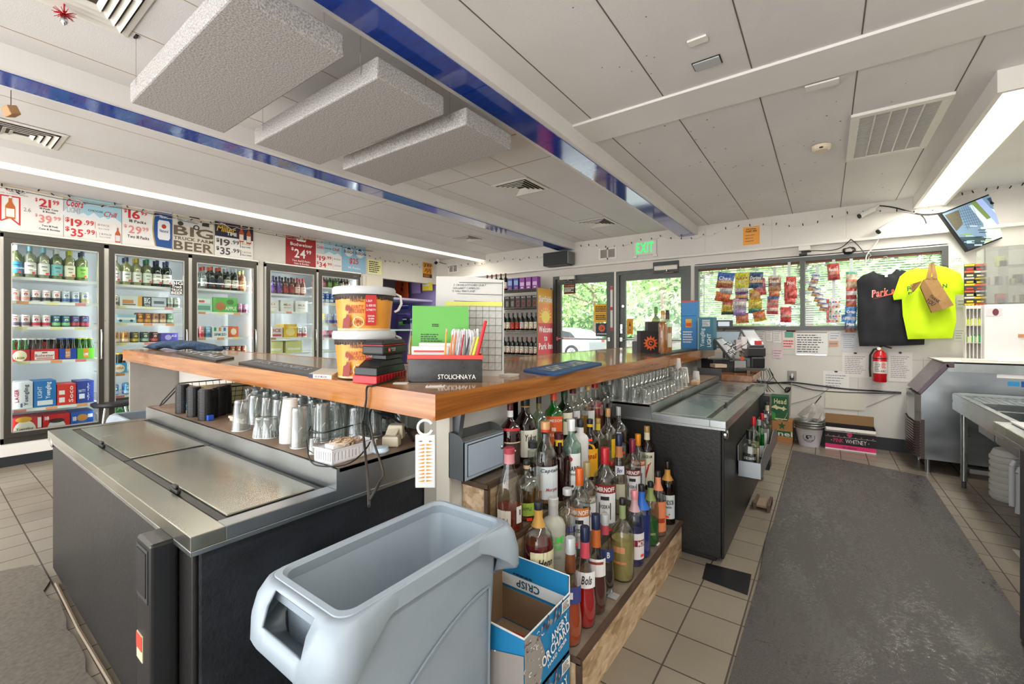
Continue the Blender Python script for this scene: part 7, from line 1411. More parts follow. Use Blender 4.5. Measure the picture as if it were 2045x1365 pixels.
LB(3,1214,815,.044,'round tequila bottle with tan cap and yellow side label',sty='round',liq=LQ('d8d0b0',.3),fill=.3,cap='b88a58',caph=.14,marks=[('r',.4,.2,.9,1.0,'e8b81c')],lz=(.1,.5))
LB(3,1235,812,.044,'clear gin bottle with silver cap and blue label at the far end',sty='round',liq=LQ('e0e4e4',.2),fill=.3,cap='a8acb0',caph=.16,marks=[('r',-.2,.5,.3,1.0,'e8e8ec'),('r',-.5,.0,.6,.35,'1c2c8a')],lz=(.1,.55),tag2=(.4,.1))
LB(3,1246,822,.046,'wide clear bottle with cork stopper, farthest on the third step',sty='round',cap='a87858',caph=.07,marks=[('t','GIN',-.3,.3,.6,.6,'3a3a3a')],lz=(.1,.5),dx=-.04)
# top step
H4=.295
LB(4,1019,800,.044,'rounded dark orange liqueur bottle with red ribbon on the top step',sty='round',glass=thin_glass('amber_glass','6a2c1c',.2,body=.45,bodycol='2c0c08'),liq=LQ('2c0a08',.85),fill=.6,cap='5a1c20',caph=.12,sleeve=('d8d8d8',.1),lab='3a2420',lz=(.08,.42),marks=[('r',-1,.95,1,1.0,'d0c0a8'),('t','Gr',-.2,.4,.5,.8,'e0d8c8'),('r',-1,1.5,1,1.62,'c8303c')],h=H4)
LB(4,1049,790,.057,'big dark whisky bottle with black cap and cream script label on the top step',sty='handle',glass=BROWNG,liq=LQ('1c0a06',.9),fill=.66,cap='14141a',caph=.12,sleeve=('b8863c',.02),lab='e4e2d4',lz=(.1,.52),marks=[('t','Yukon',-.3,.6,.7,.85,'2c2c2c',1),('t','Jack',-.1,.35,.6,.52,'2c2c2c',1)],turn=.3,h=.3)
LB(4,1076,790,.042,'clear bottle with black cap and gold neck wedged on the top step',sty='round',glass=thin_glass('faint_green_glass','cfe0d0',.15),cap='1c1c1c',caph=.12,sleeve=('6a6238',.1),h=H4)
LB(4,1106,788,.045,'bright green whiskey bottle with orange label',sty='spirit',glass=GREENG,liq=LQ('0c5a18',.6),fill=.45,cap='c84a34',caph=.14,lab='e2622c',lz=(.08,.6),marks=[('t','JAMESON',-.9,.78,.9,.9,'f0e0d0'),('r',-.2,.5,.2,.62,'f0e0d0'),('t','ORANGE',-.6,.3,.6,.42,'f0e0d0')],h=H4)
LB(4,1127,786,.045,'dark green whiskey bottle with cream label',sty='spirit',glass=DKGREENG,liq=LQ('0c2a10',.85),fill=.6,cap='1c3a1c',caph=.14,lab='e4e0c8',lz=(.2,.6),marks=[('t','JAMESON',-.4,.55,.9,.75,'26302a')],h=H4)
LB(4,1144,784,.04,'clear bottle with white barcode label on the top step',sty='vodka',liq=LQ('d8c8b0',.3),fill=.2,cap='5a1c1c',caph=.1,lab='d8d8dc',lz=(.2,.58),marks=[('r',.1,.2,.6,.7,'6a6a6e')],h=H4)
LB(4,1160,784,.04,'clear bottle with a little amber liquor on the top step',sty='spirit',liq=LQ('c88818',.5),fill=.4,cap='b8b8b8',caph=.1,h=H4)
LB(4,1174,782,.04,'clear bottle with white label and peach seal on the top step',sty='spirit',cap='c8a060',caph=.1,lab='dcdcdc',lz=(.1,.5),marks=[('c',-.2,1.2,.25,'a8683c')],h=H4,dx=.01)
LB(4,1188,782,.042,'bottle with a slanted red label and orange whisky on the top step',sty='square',liq=LQ('a84a14',.55),fill=.4,cap='b82c28',caph=.1,lab='b01c2c',lz=(.35,.62),marks=[('r',-.8,.5,.8,.6,'d8b060')],h=H4)
LB(4,1205,780,.045,'dark rum bottle with clear shoulder at the far end of the top step',sty='round',liq=LQ('2c140c',.85),fill=.5,cap='2c2c2c',caph=.1,h=H4,dx=-.01)
LB(4,1217,780,.04,'clear rounded bottle farthest on the top step',sty='round',liq=LQ('2c180e',.7),fill=.42,cap='a8a8a8',caph=.1,h=H4,dx=.01)
m=MB();p=XP(1331,1052,-.72);m.box(-.745,2.32,.202,-.72,2.35,.208,TXTW);m.box(-.76,1.75,.202,-.72,1.79,.206,mat('c8ccd0',.3,.5));tag(m.build('foil_scraps'),'tiny scraps of foil lying on the lowest step','scraps')
# bottles in the speed rail
def RBt(px,ytop,x,r,label,**k):p=XP(px,ytop,x);return liquor(x,p.y,.407,p.z-.407,r,label,group='bottles in the speed rail',**k)
t0=RBt(1497,858,-.40,.043,'square whiskey bottle with black cap and JACK DANIELS label in the speed rail',sty='square',liq=LQ('e4e0d0',.15),fill=.2,cap='16161a',caph=.2,lab='1c1c1e',lz=(.1,.5),marks=[('t','JACK DANIELS',-.8,.62,.8,.82,'e8e8e8'),('c',0,.3,.3,'c8c8c8')])
RBt(1505,832,-.40,.036,'clear bottle with bright red cap, nearer of the two red caps in the rail',sty='spirit',liq=LQ('dcd4a8',.3),fill=.5,cap='c01c24',caph=.17,lab='dcd4b0',lz=(.1,.4))
RBt(1516,838,-.395,.034,'green bottle with silver cap in the speed rail',sty='spirit',glass=GREENG,liq=LQ('1a8a30',.6),fill=.4,cap='a8acb0',caph=.14,lab='e0e4e0',lz=(.05,.35))
RBt(1522,825,-.40,.036,'clear bottle with bright red cap, farther of the two red caps in the rail',sty='spirit',cap='c01c24',caph=.17,lab='e0dcd8',lz=(.1,.5))
RBt(1527,819,-.40,.035,'bottle with dark cap and white collar in the speed rail',sty='vodka',cap='2c2c30',caph=.1,sleeve=('d8d8dc',.1),lab='c8c8cc',lz=(.1,.5))
RBt(1532,803,-.40,.036,'tall bottle with black cap and cream neck farthest in the rail',sty='tall',cap='1c1c20',caph=.07,sleeve=('dccca8',.14),liq=LQ('d8c8a0',.3),fill=.4)
# bottles and cartons at the far right of the bar
def BB(px,py0,ytop,y,r,label,**k):p=YP(px,py0,y);q=YP(px,ytop,y);return liquor(p.x,y,1.136,q.z-1.136,r,label,group='bottles beside the sun emblem display',**k)
BB(1310,700,612,4.34,.04,'green capped bottle partly behind the black display box',sty='tall',liq=LQ('c8a84c',.4),fill=.6,cap='5a8a3c',caph=.15,lab='b8b46a',lz=(.3,.7),glass=thin_glass('grey_glass','c0c4b8',.15,body=.2,bodycol='8a8c80'))
BB(1324,700,620,3.98,.04,'tall amber whiskey bottle with embossed glass beside the display box',sty='tall',liq=LQ('d8841c',.5),fill=.74,cap='b88a48',caph=.1,sleeve=('d8c090',.1))
BB(1333,700,619,4.22,.042,'amber whiskey bottle with dark foil neck behind the embossed one',sty='tall',liq=LQ('e0881c',.5),fill=.6,cap='3a2c24',caph=.12,sleeve=('4a3020',.1),lab='d8d0b8',lz=(.12,.45))
def boxat(px0,px1,ytop,yb,Y,z,dp,col,label,fn,name='display_box',cat='box'):
    a,b=YP(px0,yb,Y),YP(px1,yb,Y);h=YP((px0+px1)/2,ytop,Y).z-z;t=thing(name,(a.x,Y,z),label,cat);m=MB();m.box(a.x,Y,z,b.x,Y+dp,z+h,mat(col,.45));m.build('box_body',t);d=FDec((a.x,Y,z),(1,0,0),(0,0,1),b.x-a.x,h);fn(d);d.build('print',t);return t
def f(d):d.rect(0,.97,1,1,mat('d8402c'));d.rect(.28,.45,.68,.62,mat('e8b02c'));d.rect(.3,.47,.66,.54,mat('d84a2c'),2);d.lines(.1,.12,.9,.38,5,TXTW,.25);d.rect(0,.68,1,.69,mat('1c5a9a'))
boxat(1361,1391,600,693,5.35,1.122,.12,'2a86c8','tall bright blue display carton with orange top edge at the far end of the bar',f)
def f(d):vtext(d,'Yuengling',.18,.1,.52,.66,mat('c8dce4'));vtext(d,'LIGHT',.62,.1,.88,.5,mat('dce8ec'));d.rect(.3,.72,.8,.92,mat('c8d4d4'));d.rect(.02,.02,.08,.98,mat('8ab0bc'));d.lines(.3,.74,.8,.9,3,mat('3a6a7c'),.2)
boxat(1393,1424,633,692,5.2,1.122,.2,'2c7088','teal light beer carton beside the tall blue carton',f,'beer_carton')
m=MB();q=YP(1353,690,5.5);m.box(q.x-.09,5.5,1.122,q.x+.03,5.505,1.42,ACRYL);tag(m.build('acrylic_holder'),'clear acrylic flyer holder left of the tall blue carton','holder')
p=BP(1243,690);t=thing('napkin_caddy',(-1.75,4.5,1.12),'small clear caddy of napkins left of the black display box','caddy');q=YP(1268,706,4.4);m=MB();m.box(q.x-.03,4.4,1.122,q.x+.08,4.5,1.23,mat('3a3834',.4));m.box(q.x-.02,4.42,1.23,q.x+.06,4.48,1.30,mat('dcd8d4',.6));m.build('caddy_body',t)

# ================================================================ money box, freshener, bins, cartons
t=thing('wall_cash_box',(-1.2,1.4,.74),'grey steel locking cash box mounted under the bar corner','cash box');GB=mat('9fadbc',.4);GB2=mat('5a5e60',.4,.2);x0,x1,y0,y1,z0,z1=-1.249,-1.165,1.285,1.55,.745,.90
m=MB();m.prism([(x0,y0,z0),(x1,y0,z0),(x1,y0,z1),(x1-.025,y0,z1+.022),(x1-.055,y0,z1+.03),(x0,y0,z1+.03)],(0,.004,0),GB2);m.prism([(x0,y1-.004,z0),(x1,y1-.004,z0),(x1,y1-.004,z1),(x1-.025,y1-.004,z1+.022),(x1-.055,y1-.004,z1+.03),(x0,y1-.004,z1+.03)],(0,.004,0),GB2)
m.box(x0,y0+.004,z0,x1-.004,y1-.004,z0+.004,GB2);m.box(x0,y0+.004,z0,x0+.004,y1-.004,z1+.03,GB2);m.box(x1-.004,y0,z0,x1,y1,z1,GB);m.hexa([(x1-.06,y0+.004,z1-.005),(x1,y0+.004,z1-.004),(x1,y1-.004,z1-.004),(x1-.06,y1-.004,z1-.005),(x1-.06,y0+.004,z1-.002),(x1,y0+.004,z1-.001),(x1,y1-.004,z1-.001),(x1-.06,y1-.004,z1-.002)],mat('85877f',.4,.3));m.build('body',t)
m=MB();m.box(x1,y0+.02,z0+.012,x1+.002,y1-.008,z1-.012,BLACK);m.box(x1+.0005,y0+.023,z0+.014,x1+.005,y1-.01,z1-.016,GB);dr_=m.build('door',t,bevel=.001)
m=MB();m.lathe([(.009,0),(.009,.006),(.006,.009)],CHROME,(x1+.004,y1-.025,(z0+z1)/2+.01),14,ax=(Vector((0,1,0)),Vector((0,0,1)),Vector((1,0,0))));m.build('lock',dr_)
t=thing('air_freshener',(-1.12,1.03,.75),'white hanging air freshener with a hook and yellow triangular slots','air freshener');Yf=1.035;a,b=YP(829,975,Yf),YP(869,868,Yf);w,h=b.x-a.x,b.z-a.z
N_=_F*-1;dF=(a-CP).dot(_F);a=DP(829,974,dF);b=DP(869,974,dF);hh=106/FPX*dF;u3=(b-a).normalized();w=(b-a).length
m=MB();panel(m,a,u3,(0,0,1),w,hh,.018,mat('cfd0d0',.4));m.build('body',t,bevel=.003);d=FDec(a,u3,up,w,hh,eps=.001);yl=mat('c88608')
for i in range(12):
    y=.12+i*.068;c=yl if i<11 else mat('6a6250');d.poly([(.14,y),(.46,y-.0),(.46,y+.035)],c,1) if i<11 else d.poly([(.14,y+.015),(.34,y),(.34,y+.03)],c,1);d.poly([(.88,y+.02),(.56,y+.0),(.56,y+.035)] if i<11 else [(.7,y),(.7,y+.03),(.88,y+.015)],c,1)
d.build('slots',t);m=MB();cc=a+u3*w*.5+up*(hh+.026);m.tube([cc+u3*(.026*math.cos(q))+up*(.026*math.sin(q)) for q in [(-.35-k*.3) for k in range(19)]],.005,mat('e4e4e4',.4),6);m.build('hook',t)
# slim bins
SLG=noisy('grey_bin_plastic','8c98a2','9ca8b2',(3,3,3),4,.38);
def slim_bin(label,group=None):
    t=thing('slim_trash_bin',(0,0,0),label,'trash bin');W2,L2,H=.148,.282,.755
    def ring(w,l,z,rad=.035,n=8):
        P=[]
        for sx,sy,a0 in ((1,1,0),(-1,1,PI/2),(-1,-1,PI),(1,-1,3*PI/2)):
            for i in range(n):a=a0+PI/2*i/(n-1);P.append((sx*(w-rad)+rad*math.cos(a),sy*(l-rad)+rad*math.sin(a),z))
        return P
    def loft(m,rings,mt,close0=False):
        k=len(rings[0]);vs=[p for r in rings for p in r];fs=[(i*k+j,i*k+(j+1) % k,(i+1)*k+(j+1) % k,(i+1)*k+j) for i in range(len(rings)-1) for j in range(k)]
        if close0:fs.append(list(range(k))[::-1])
        m.add(vs,fs,mt,True)
    m=MB();loft(m,[ring(W2*.78,L2*.80,.0),ring(W2*.8,L2*.82,.01),ring(W2*.93,L2*.94,.70)],SLG,True);loft(m,[ring(W2*.95,L2*.96,.735),ring(W2*.9,L2*.91,.68),ring(W2*.76,L2*.78,.05)],SLG);m.add(ring(W2*.76,L2*.78,.05),[list(range(32))],SLG)
    # moulded arch panel lines on the long sides
    for sx in (-1,1):
        P=[(sx*(W2*.905+.003),-.19+.02,.1),(sx*(W2*.925+.003),-.19,.42)]+[(sx*(W2*.935+.003),-.19+.40*i/10,.42+.165*math.sin(PI/2*i/10)**.9) for i in range(1,11)]+[(sx*(W2*.905+.003),.21,.1)]
        m.tube(P,.004,mat('7f8b95'),5)
    m.build('tub',t)
    m=MB();loft(m,[ring(W2*.94,L2*.95,.70),ring(W2+.008,L2+.008,.705),ring(W2+.008,L2+.008,.748),ring(W2+.004,L2+.004,.754),ring(W2-.008,L2-.008,.756),ring(W2-.016,L2-.016,.748),ring(W2*.93,L2*.95,.72)],SLG);m.s=[False]*len(m.s);m.build('rim',t)
    for s in (-1, 1):   # moulded end skirt with a grip opening
        m=MB();P=[];r=.035;wx,ly=W2+.006,L2+.006
        for k in range(5):P.append((-wx,ly-.17+(.17-r)*k/4,-1,0))
        for k in range(1,6):a=PI-PI/2*k/5;P.append((-wx+r+r*math.cos(a),ly-r+r*math.sin(a),math.cos(a),math.sin(a)))
        for x in (-.085,-.062,-.03,0):P.append((x,ly,0,1))
        P=P+[(-x,y,-nx,ny) for x,y,nx,ny in P[::-1][1:]]
        n=len(P);rows=[(0,.752),(.35,.744),(.75,.716),(1,.672),(1.04,.62),(.9,.606),(-.62,.60)];vs=[]
        for o_,z in rows:
            for q,(x,y,nx,ny) in enumerate(P):
                w=min(1,min(q,n-1-q)/7.0);w=w*w*(3-2*w);z_=.752-(.752-z)*(.25+.75*w);vs.append((x+nx*.048*o_*w,s*(y+ny*.048*o_*w),z_))
        fs=[(i*n+j,i*n+j+1,(i+1)*n+j+1,(i+1)*n+j) for i in range(len(rows)-1) for j in range(n-1) if not (i in (1,2) and abs(P[j][0]+P[j+1][0])<.16 and P[j][3]==1 and P[j+1][3]==1)]
        m.add(vs,fs if s>0 else [f[::-1] for f in fs],SLG,True);o=m.build('end_skirt',t);q=o.modifiers.new('t','SOLIDIFY');q.thickness=.006;q.offset=-1
        m=MB()
        for x in (-.104,.104):m.lathe([(.012,0),(.012,.003)],mat('5e686f'),(x,s*(L2+.036),.703),14,sy=1.5,ax=(Vector((1,0,0)),Vector((0,s*.6,-.8)),Vector((0,s*.8,.6))))
        m.build('vent_oval',t)
    return t
b1=slim_bin('light grey slim trash bin in the foreground between cooler and bottle stand');b1.location=(-.955,.80,0);b1.rotation_euler=(0,0,.0)
b2=copy_tree(b1);b2.location=(-3.83,.98,0);b2.rotation_euler=(0,0,PI/2);b2['label']='second grey slim trash bin past the far end of the left bottle cooler';
for x in (-1.45-.0,):pass
# hard cider cartons
def cider(z0,h,label,open_):
    t=thing('cider_carton',(-.83,1.18,z0),label,'carton');B2=mat('1c7fb4');x0,x1,y0,y1=-1.10,-.725,1.065,1.345;WB=mat('dfe0dc',.6)
    x0=-1.02
    m=MB();
    m.box(x0,y0,z0,x1,y0+.004,z0+h,B2);m.box(x1-.004,y0+.004,z0,x1,y1,z0+h,B2);m.box(x0,y1-.004,z0,x1-.004,y1,z0+h+(.06 if open_ else 0),B2);m.box(x0,y0,z0,x0+.004,y1,z0+h,B2);m.box(x0,y0,z0,x1,y1,z0+.004,mat('8a6f54',.8))
    if not open_:m.box(x0,y0,z0+h-.004,x1,y1,z0+h,WB)
    m.build('carton_body',t)
    if open_:
        m=MB();m.box(x0+.004,y0+.004,z0+.01,x0+.006,y1-.004,z0+h,mat('8a6f54',.8));m.box(x0+.006,y1-.006,z0+.01,x1-.004,y1-.004,z0+h-.07,mat('8a6f54',.8));m.build('inside',t)
        m=MB();m.tube([(x0,y0,z0+h),(x1,y0,z0+h),(x1,y1,z0+h+.06*0),(x1,y1,z0+h+.06),(x0,y1,z0+h+.06)],.003,WB,4);m.build('cut_edge',t)
        d=FDec((x0,y1-.0065,z0),(1,0,0),(0,0,1),x1-x0,h+.06);d.rect(.0,.55,.95,.72,WB,1);d.text('CRISP',.25,.58,.6,.69,mat('1c4a64'),3,rot=PI);d.lines(.2,.73,.6,.77,1,cK,.3);d.build('inner_print',t)
        m=MB();rs=random.Random(3)
        for i in range(5):c=Vector((x0+.12+i*.03,y0+.12+.02*(i % 2),z0+.05));m.obox(c,(.03,.01*i-.02,.01),(.01,.02,.01),(0,0,.012),RED if i % 2 else TXTW)
        o=m.build('wrappers');tag(o,'red and white wrappers inside the open cider carton','wrappers')
    d=FDec((x1+.0005,y0,z0),(0,1,0),(0,0,1),y1-y0,h);gy=mat('9a948e',.6);mg=mat('5a2c38',.6)
    rs=random.Random(5)
    d.poly([(0,0),(.3,0),(.42,.45),(.3,.8),(.1,1),(0,1)],gy,1)
    for i in range(60):x,y=rs.random()*.36,rs.random()*.95;d.ring(x,y,.02,.032,(mg,TXTW,gy)[i % 3],2,6,rs.random()*6,rs.random()*6)
    for i in range(26):x=.3+rs.random()*.5;y=.75+rs.random()*.2;d.poly([(x,y),(x+.05,y+.05),(x+.02,y+.1)],mg if i % 2 else gy,2)
    d.text('ANGRY',.52,.56,.92,.7,TXTW,3,True,0,rot=.22);d.text('ORCHARD',.32,.33,.97,.52,TXTW,3,True,0,rot=.22);d.text('HARD CIDER',.45,.22,.9,.29,TXTW,3,True,0,rot=.22);d.rect(.78,.8,.98,.98,TXTW,2);d.lines(.8,.82,.96,.96,5,cK,.3);d.build('side_print',t)
    d=FDec((x0,y0-.0005,z0),(1,0,0),(0,0,1),x1-x0,h)
    for i in range(60):x,y=.3+rs.random()*.65,rs.random()*.6;d.ring(x,y,.02,.035,(mg,TXTW,gy)[i % 3],2,6,rs.random()*6,rs.random()*6)
    d.poly([(.2,0),(1,0),(1,.75),(.6,.6)],gy,1);d.build('end_print',t)
cider(0.0,.225,'lower blue cider carton by the bottle stand',False);cider(.23,.20,'open blue ANGRY ORCHARD cider carton stacked beside the trash bin',True)

# ================================================================ register counter
t=thing('register_counter',(-.9,5.2,0),'small oak counter for the cash register at the far end of the bar','counter');m=MB();m.box(-1.1,4.85,.828,-.58,5.56,.892,OAKY);m.build('top',t,bevel=.004);m=MB();m.box(-1.08,4.9,0,-.66,5.52,.828,GREYLAM);m.build('base',t)
m=MB();m.box(-1.09,4.836,.826,-.86,4.848,.95,mat('4a4c4f',.4));tag(m.build('backsplash_plate'),'dark grey plate behind the right cooler lids','plate')
def dp_box(px0,px1,y0,y1,dep,th,mt,label,name,cat,par=None,bevel=.004,skew=0):
    a,b=DP(px0,y1,dep),DP(px1,y1,dep);hgt=(y1-y0)/FPX*dep;m=MB();R3=(b-a).normalized();m.hexa([a,b,b+_F*th,a+_F*th,a+up*hgt+R3*skew,b+up*hgt+R3*skew,b+_F*th+up*hgt+R3*skew,a+_F*th+up*hgt+R3*skew],mt);o=m.build(name,par,bevel=bevel)
    if label:tag(o,label,cat)
    return o
RG=mat('2a2b2e',.4);SCR=mat('b8bcc4',.12)
t=thing('cash_register',DP(1470,745,4.75),'black touchscreen cash register with tilted screen and receipt drawer','cash register')
dp_box(1424,1492,718,747,4.7,.3,RG,'','drawer_base','',t);dp_box(1467,1490,720,741,4.69,.01,mat('9a9c98',.4),'','drawer_front','',t)
def tilt(t,P,mt,mt2,nm='screen'):
    q=[DP(x,y,d_) for x,y,d_ in P];N=(q[1]-q[0]).cross(q[3]-q[0]).normalized();N=N if N.dot(CP-q[0])>0 else -N;m=MB();m.hexa([v_-N*.02 for v_ in q]+q,mt);o=m.build(nm,t)
    c=sum(q,Vector())/4;m=MB();m.add([c+(v_-c)*.86+N*.002 for v_ in q],[(0,1,2,3)],mt2);m.build('display',o);return q
tilt(t,[(1427,676,4.72),(1441,673,4.95),(1474,703,4.8),(1460,716,4.55)],RG,SCR)
m=MB();c=DP(1462,700,4.8);m.cyl(DP(1462,720,4.8),DP(1458,700,4.82),.03,RG,10);m.build('screen_stand',t);q=DP(1482,715,4.65);m=MB();m.cyl(q,q+Vector((0,-.004,0)),.022,mat('e8602c'),12);m.build('sun_sticker',t)
t=thing('receipt_screen',DP(1450,690,5.2),'pole display with small lit panel behind the register','display');dp_box(1426,1464,639,655,5.2,.04,mat('4a4c50',.4),'','display_head','',t);dp_box(1434,1457,642,651,5.19,.005,mat('b8c4cc',.3,0,.3),'','lit_panel','',t);m=MB();m.cyl(DP(1446,655,5.22),DP(1446,733,5.22),.015,RG,8);m.build('pole',t)
t=thing('pos_screen',DP(1450,690,5.3),'large dark touchscreen with pale blue display behind the tilted screen','screen');tilt(t,[(1424,660,5.1),(1482,660,5.1),(1472,694,5.05),(1424,694,5.05)],RG,mat('9fb0bc',.15))
t=thing('pos_screen',DP(1503,680,5.35),'silver framed screen leaning right behind the register','screen');tilt(t,[(1479,657,5.3),(1506,657,5.3),(1527,688,5.2),(1500,692,5.2)],mat('5a5c60',.3,.5),mat('dcdfe2',.12))
t=thing('receipt_printer',DP(1510,715,5.0),'black receipt printer at the right of the register counter','printer');dp_box(1493,1530,694,712,5.0,.2,RG,'','printer_body','',t,.012);dp_box(1500,1529,712,736,5.0,.2,mat('1c1d20',.35),'','printer_base','',t,.02);dp_box(1497,1526,689,694,5.05,.12,mat('3a3b3e',.3),'','printer_lid','',t,.004)
for px,y0,y1,c,lab in ((1486,672,696,'e4dcdc','white paper roll box with red label beside the screens'),(1476,678,700,'c8b8bc','pale slip box beside the paper roll box'),(1487,697,712,'4a4444','dark glass jar before the paper roll box')):
    o=dp_box(px-6,px+6,y0,y1,4.95,.05,mat(c,.5),lab,'small_box','box',None,.003)
dp_box(1508,1522,680,688,5.1,.02,mat('d8383c'),'red and white label card on the leaning silver screen','label_card','card')
dp_box(1428,1452,727,734,4.55,.12,mat('c8b49c',.6),'tan carton edge on the register drawer','tan_carton','box')
m=MB();m.box(-.78,5.1,.93,-.5,5.3,.94,RG);tag(m.build('card_tray'),'thin black card tray jutting from the register counter','tray')
rs=random.Random(44);t=thing('cable_tangle',DP(1470,690,4.7),'tangle of black and white cables around the cash register','cables')
for i in range(12):
    x,y=rs.uniform(1436,1476),rs.uniform(686,712);m=MB();P=[DP(x,y,4.6)]
    for k in range(5):x+=rs.uniform(-10,12);y+=rs.uniform(-9,9);P.append(DP(x,min(720,max(682,y)),4.6+rs.uniform(-.03,.03)))
    m.tube(spl(P,4),.0035,(BLACK,TXTW,mat('8a8a8c'))[i % 3],4);m.build('cable_loop',t)
for i in range(9):
    x=1505+i*4;m=MB();m.tube(spl([DP(x,738,5.1),DP(x+rs.uniform(-4,8),752,5.15),DP(x+rs.uniform(-8,8),766,5.15),DP(x+rs.uniform(-12,14),782,5.25)],4),.004,BLACK if i % 3 else mat('8a8a8c'),4);m.build('cable_loop',t)
m=MB();q=YP(1573,778,YB-.05);rs=random.Random(2)
for i in range(5):m.tube([(q.x+.03*math.cos(a*.7+i),YB-.05,q.z+.035*math.sin(a*.9+i)) for a in range(8)],.004,BLACK,4)
tag(m.build('cable_knot'),'knotted bunch of black cable hanging above the dark green carton','cable')
# ================================================================ right side: ice machine, sink, cabinets
t=thing('ice_machine',(1.15,5.9,0),'stainless undercounter ice machine with sloped brown door by the back wall','ice machine');Y0,Y1=5.6,6.2;BRN=mat('5a4c4a',.3,.3)
side=[(.725,.13),(1.645,.13),(1.645,1.04),(.93,1.04),(.735,.76)]
m=MB();m.prism([(x,Y0,z) for x,z in side],(0,Y1-Y0,0),STEELD);m.build('cabinet',t)
m=MB();m.box(.92,Y0-.012,.965,1.64,Y0,1.035,STEEL);m.build('top_trim',t)
m=MB();m.hexa([(.705,Y0-.015,.76),(.735,Y0-.015,.735),(.735,Y1+.01,.735),(.705,Y1+.01,.76),(.90,Y0-.015,1.045),(.935,Y0-.015,1.02),(.935,Y1+.01,1.02),(.90,Y1+.01,1.045)],mat('6a5f68',.25,.4));m.hexa([(.90,Y0-.015,1.0),(.96,Y0-.015,1.0),(.96,Y1+.01,1.0),(.90,Y1+.01,1.0),(.90,Y0-.015,1.05),(.96,Y0-.015,1.05),(.96,Y1+.01,1.05),(.90,Y1+.01,1.05)],BRN);m.build('sloped_door',t,bevel=.006)
m=MB();m.prism([(.735,Y0-.01,.48),(.695,Y0+.04,.48),(.68,Y0+.3,.48),(.695,Y1-.04,.48),(.735,Y1,.48)],(0,0,.255),STEEL);m.build('front_panel',t);m=MB()
for i in range(13):z=.15+i*.025;m.prism([(.735,Y0-.01,z),(.685,Y0+.03,z),(.668,Y0+.3,z),(.685,Y1-.03,z),(.735,Y1,z)],(0,0,.017),BRN)
m.box(.70,Y0+.01,.14,.735,Y1-.01,.48,mat('2c2624',.6));m.build('louver_grille',t);m=MB();m.box(.733,Y0-.012,.13,.76,Y0,.50,BRN);m.build('corner_trim',t)
for x in (.79,1.5):
    for y in (Y0+.06,Y1-.06):m=MB();m.cyl((x,y,0),(x,y,.13),.022,STEELD,12);m.build('leg',t)
m=MB();q=YP(2004,750,Y0-.002);m.box(q.x-.04,Y0-.002,q.z-.02,1.5,Y0,q.z+.035,TXTW);m.build('white_sticker',t);m=MB();m.box(1.29,Y0-.003,.86,1.36,Y0-.001,.90,mat('3a9ad0',.4));m.box(1.37,Y0-.003,.855,1.44,Y0-.001,.905,mat('2456a8',.4));m.build('blue_sticker',t)
m=MB();m.box(.88,5.58,1.052,1.65,6.3,1.064,mat('e2dfd6'));o=tag(m.build('white_board_top',bevel=.003),'worn white board lying on top of the ice machine','board')
m=MB();q=YP(1985,716,5.7);m.cyl((1.02,5.66,1.075),(1.3,5.72,1.075),.012,mat('e4d8c8'),8);tag(m.build('rolled_paper'),'thin rolled paper tube lying on the white board','paper roll')
# white cabinet with sample rack
t=thing('white_cabinet',(1.35,5.75,1.066),'plain white cabinet standing on the ice machine at the right edge','cabinet');x0=YP(1966,660,5.7).x;m=MB();m.box(x0,5.7,1.066,1.65,6.1,YP(1966,608,5.7).z,mat('e8e6e3',.45));m.build('cabinet_body',t,bevel=.003)
q=YP(1985,623,5.697);d=Dec(q,(1,0,0),up);d.rect(-.05,-.035,.05,.035,mat('d8d0d0'),1);d.disc(.01,0,.02,mat('6a2c3c'),2,ry=.032);d.build('sticker',t);m=MB();q=YP(2040,669,5.697);m.box(q.x-.02,5.69,q.z-.02,q.x+.03,5.7,q.z+.01,mat('c88a60'));m.build('latch',t)
t=thing('sample_rack',(1.05,5.8,1.066),'white rack of small yellow-green packets beside the white cabinet','rack');xa,xb=YP(1929,660,5.78).x,x0-.004;za,zb_=1.066,YP(1945,609,5.78).z;m=MB();m.box(xa,5.86,za,xb,5.87,zb_,WTRIM);n=4
for i in range(n+1):x=xa+(xb-xa)*i/n;m.box(x-.002,5.78,za,x+.002,5.86,zb_,WTRIM)
for k in range(4):z=za+(zb_-za)*k/3.2;m.box(xa,5.78,z,xb,5.86,z+.004,WTRIM)
m.build('dividers',t);m=MB();rs=random.Random(8)
for k in (1,2):
    for i in range(n):
        z=za+(zb_-za)*k/3.2+.006;w=(xb-xa)/n
        for j in range(3):x=xa+w*(i+.15+.26*j);m.box(x,5.79,z,x+w*.2,5.85,z+.05+rs.random()*.025,mat(rs.choice(['c8d84a','e4e4c0','dce87a','3a9a6a' if k==1 else 'c8d84a']),.5))
m.build('packets',t)
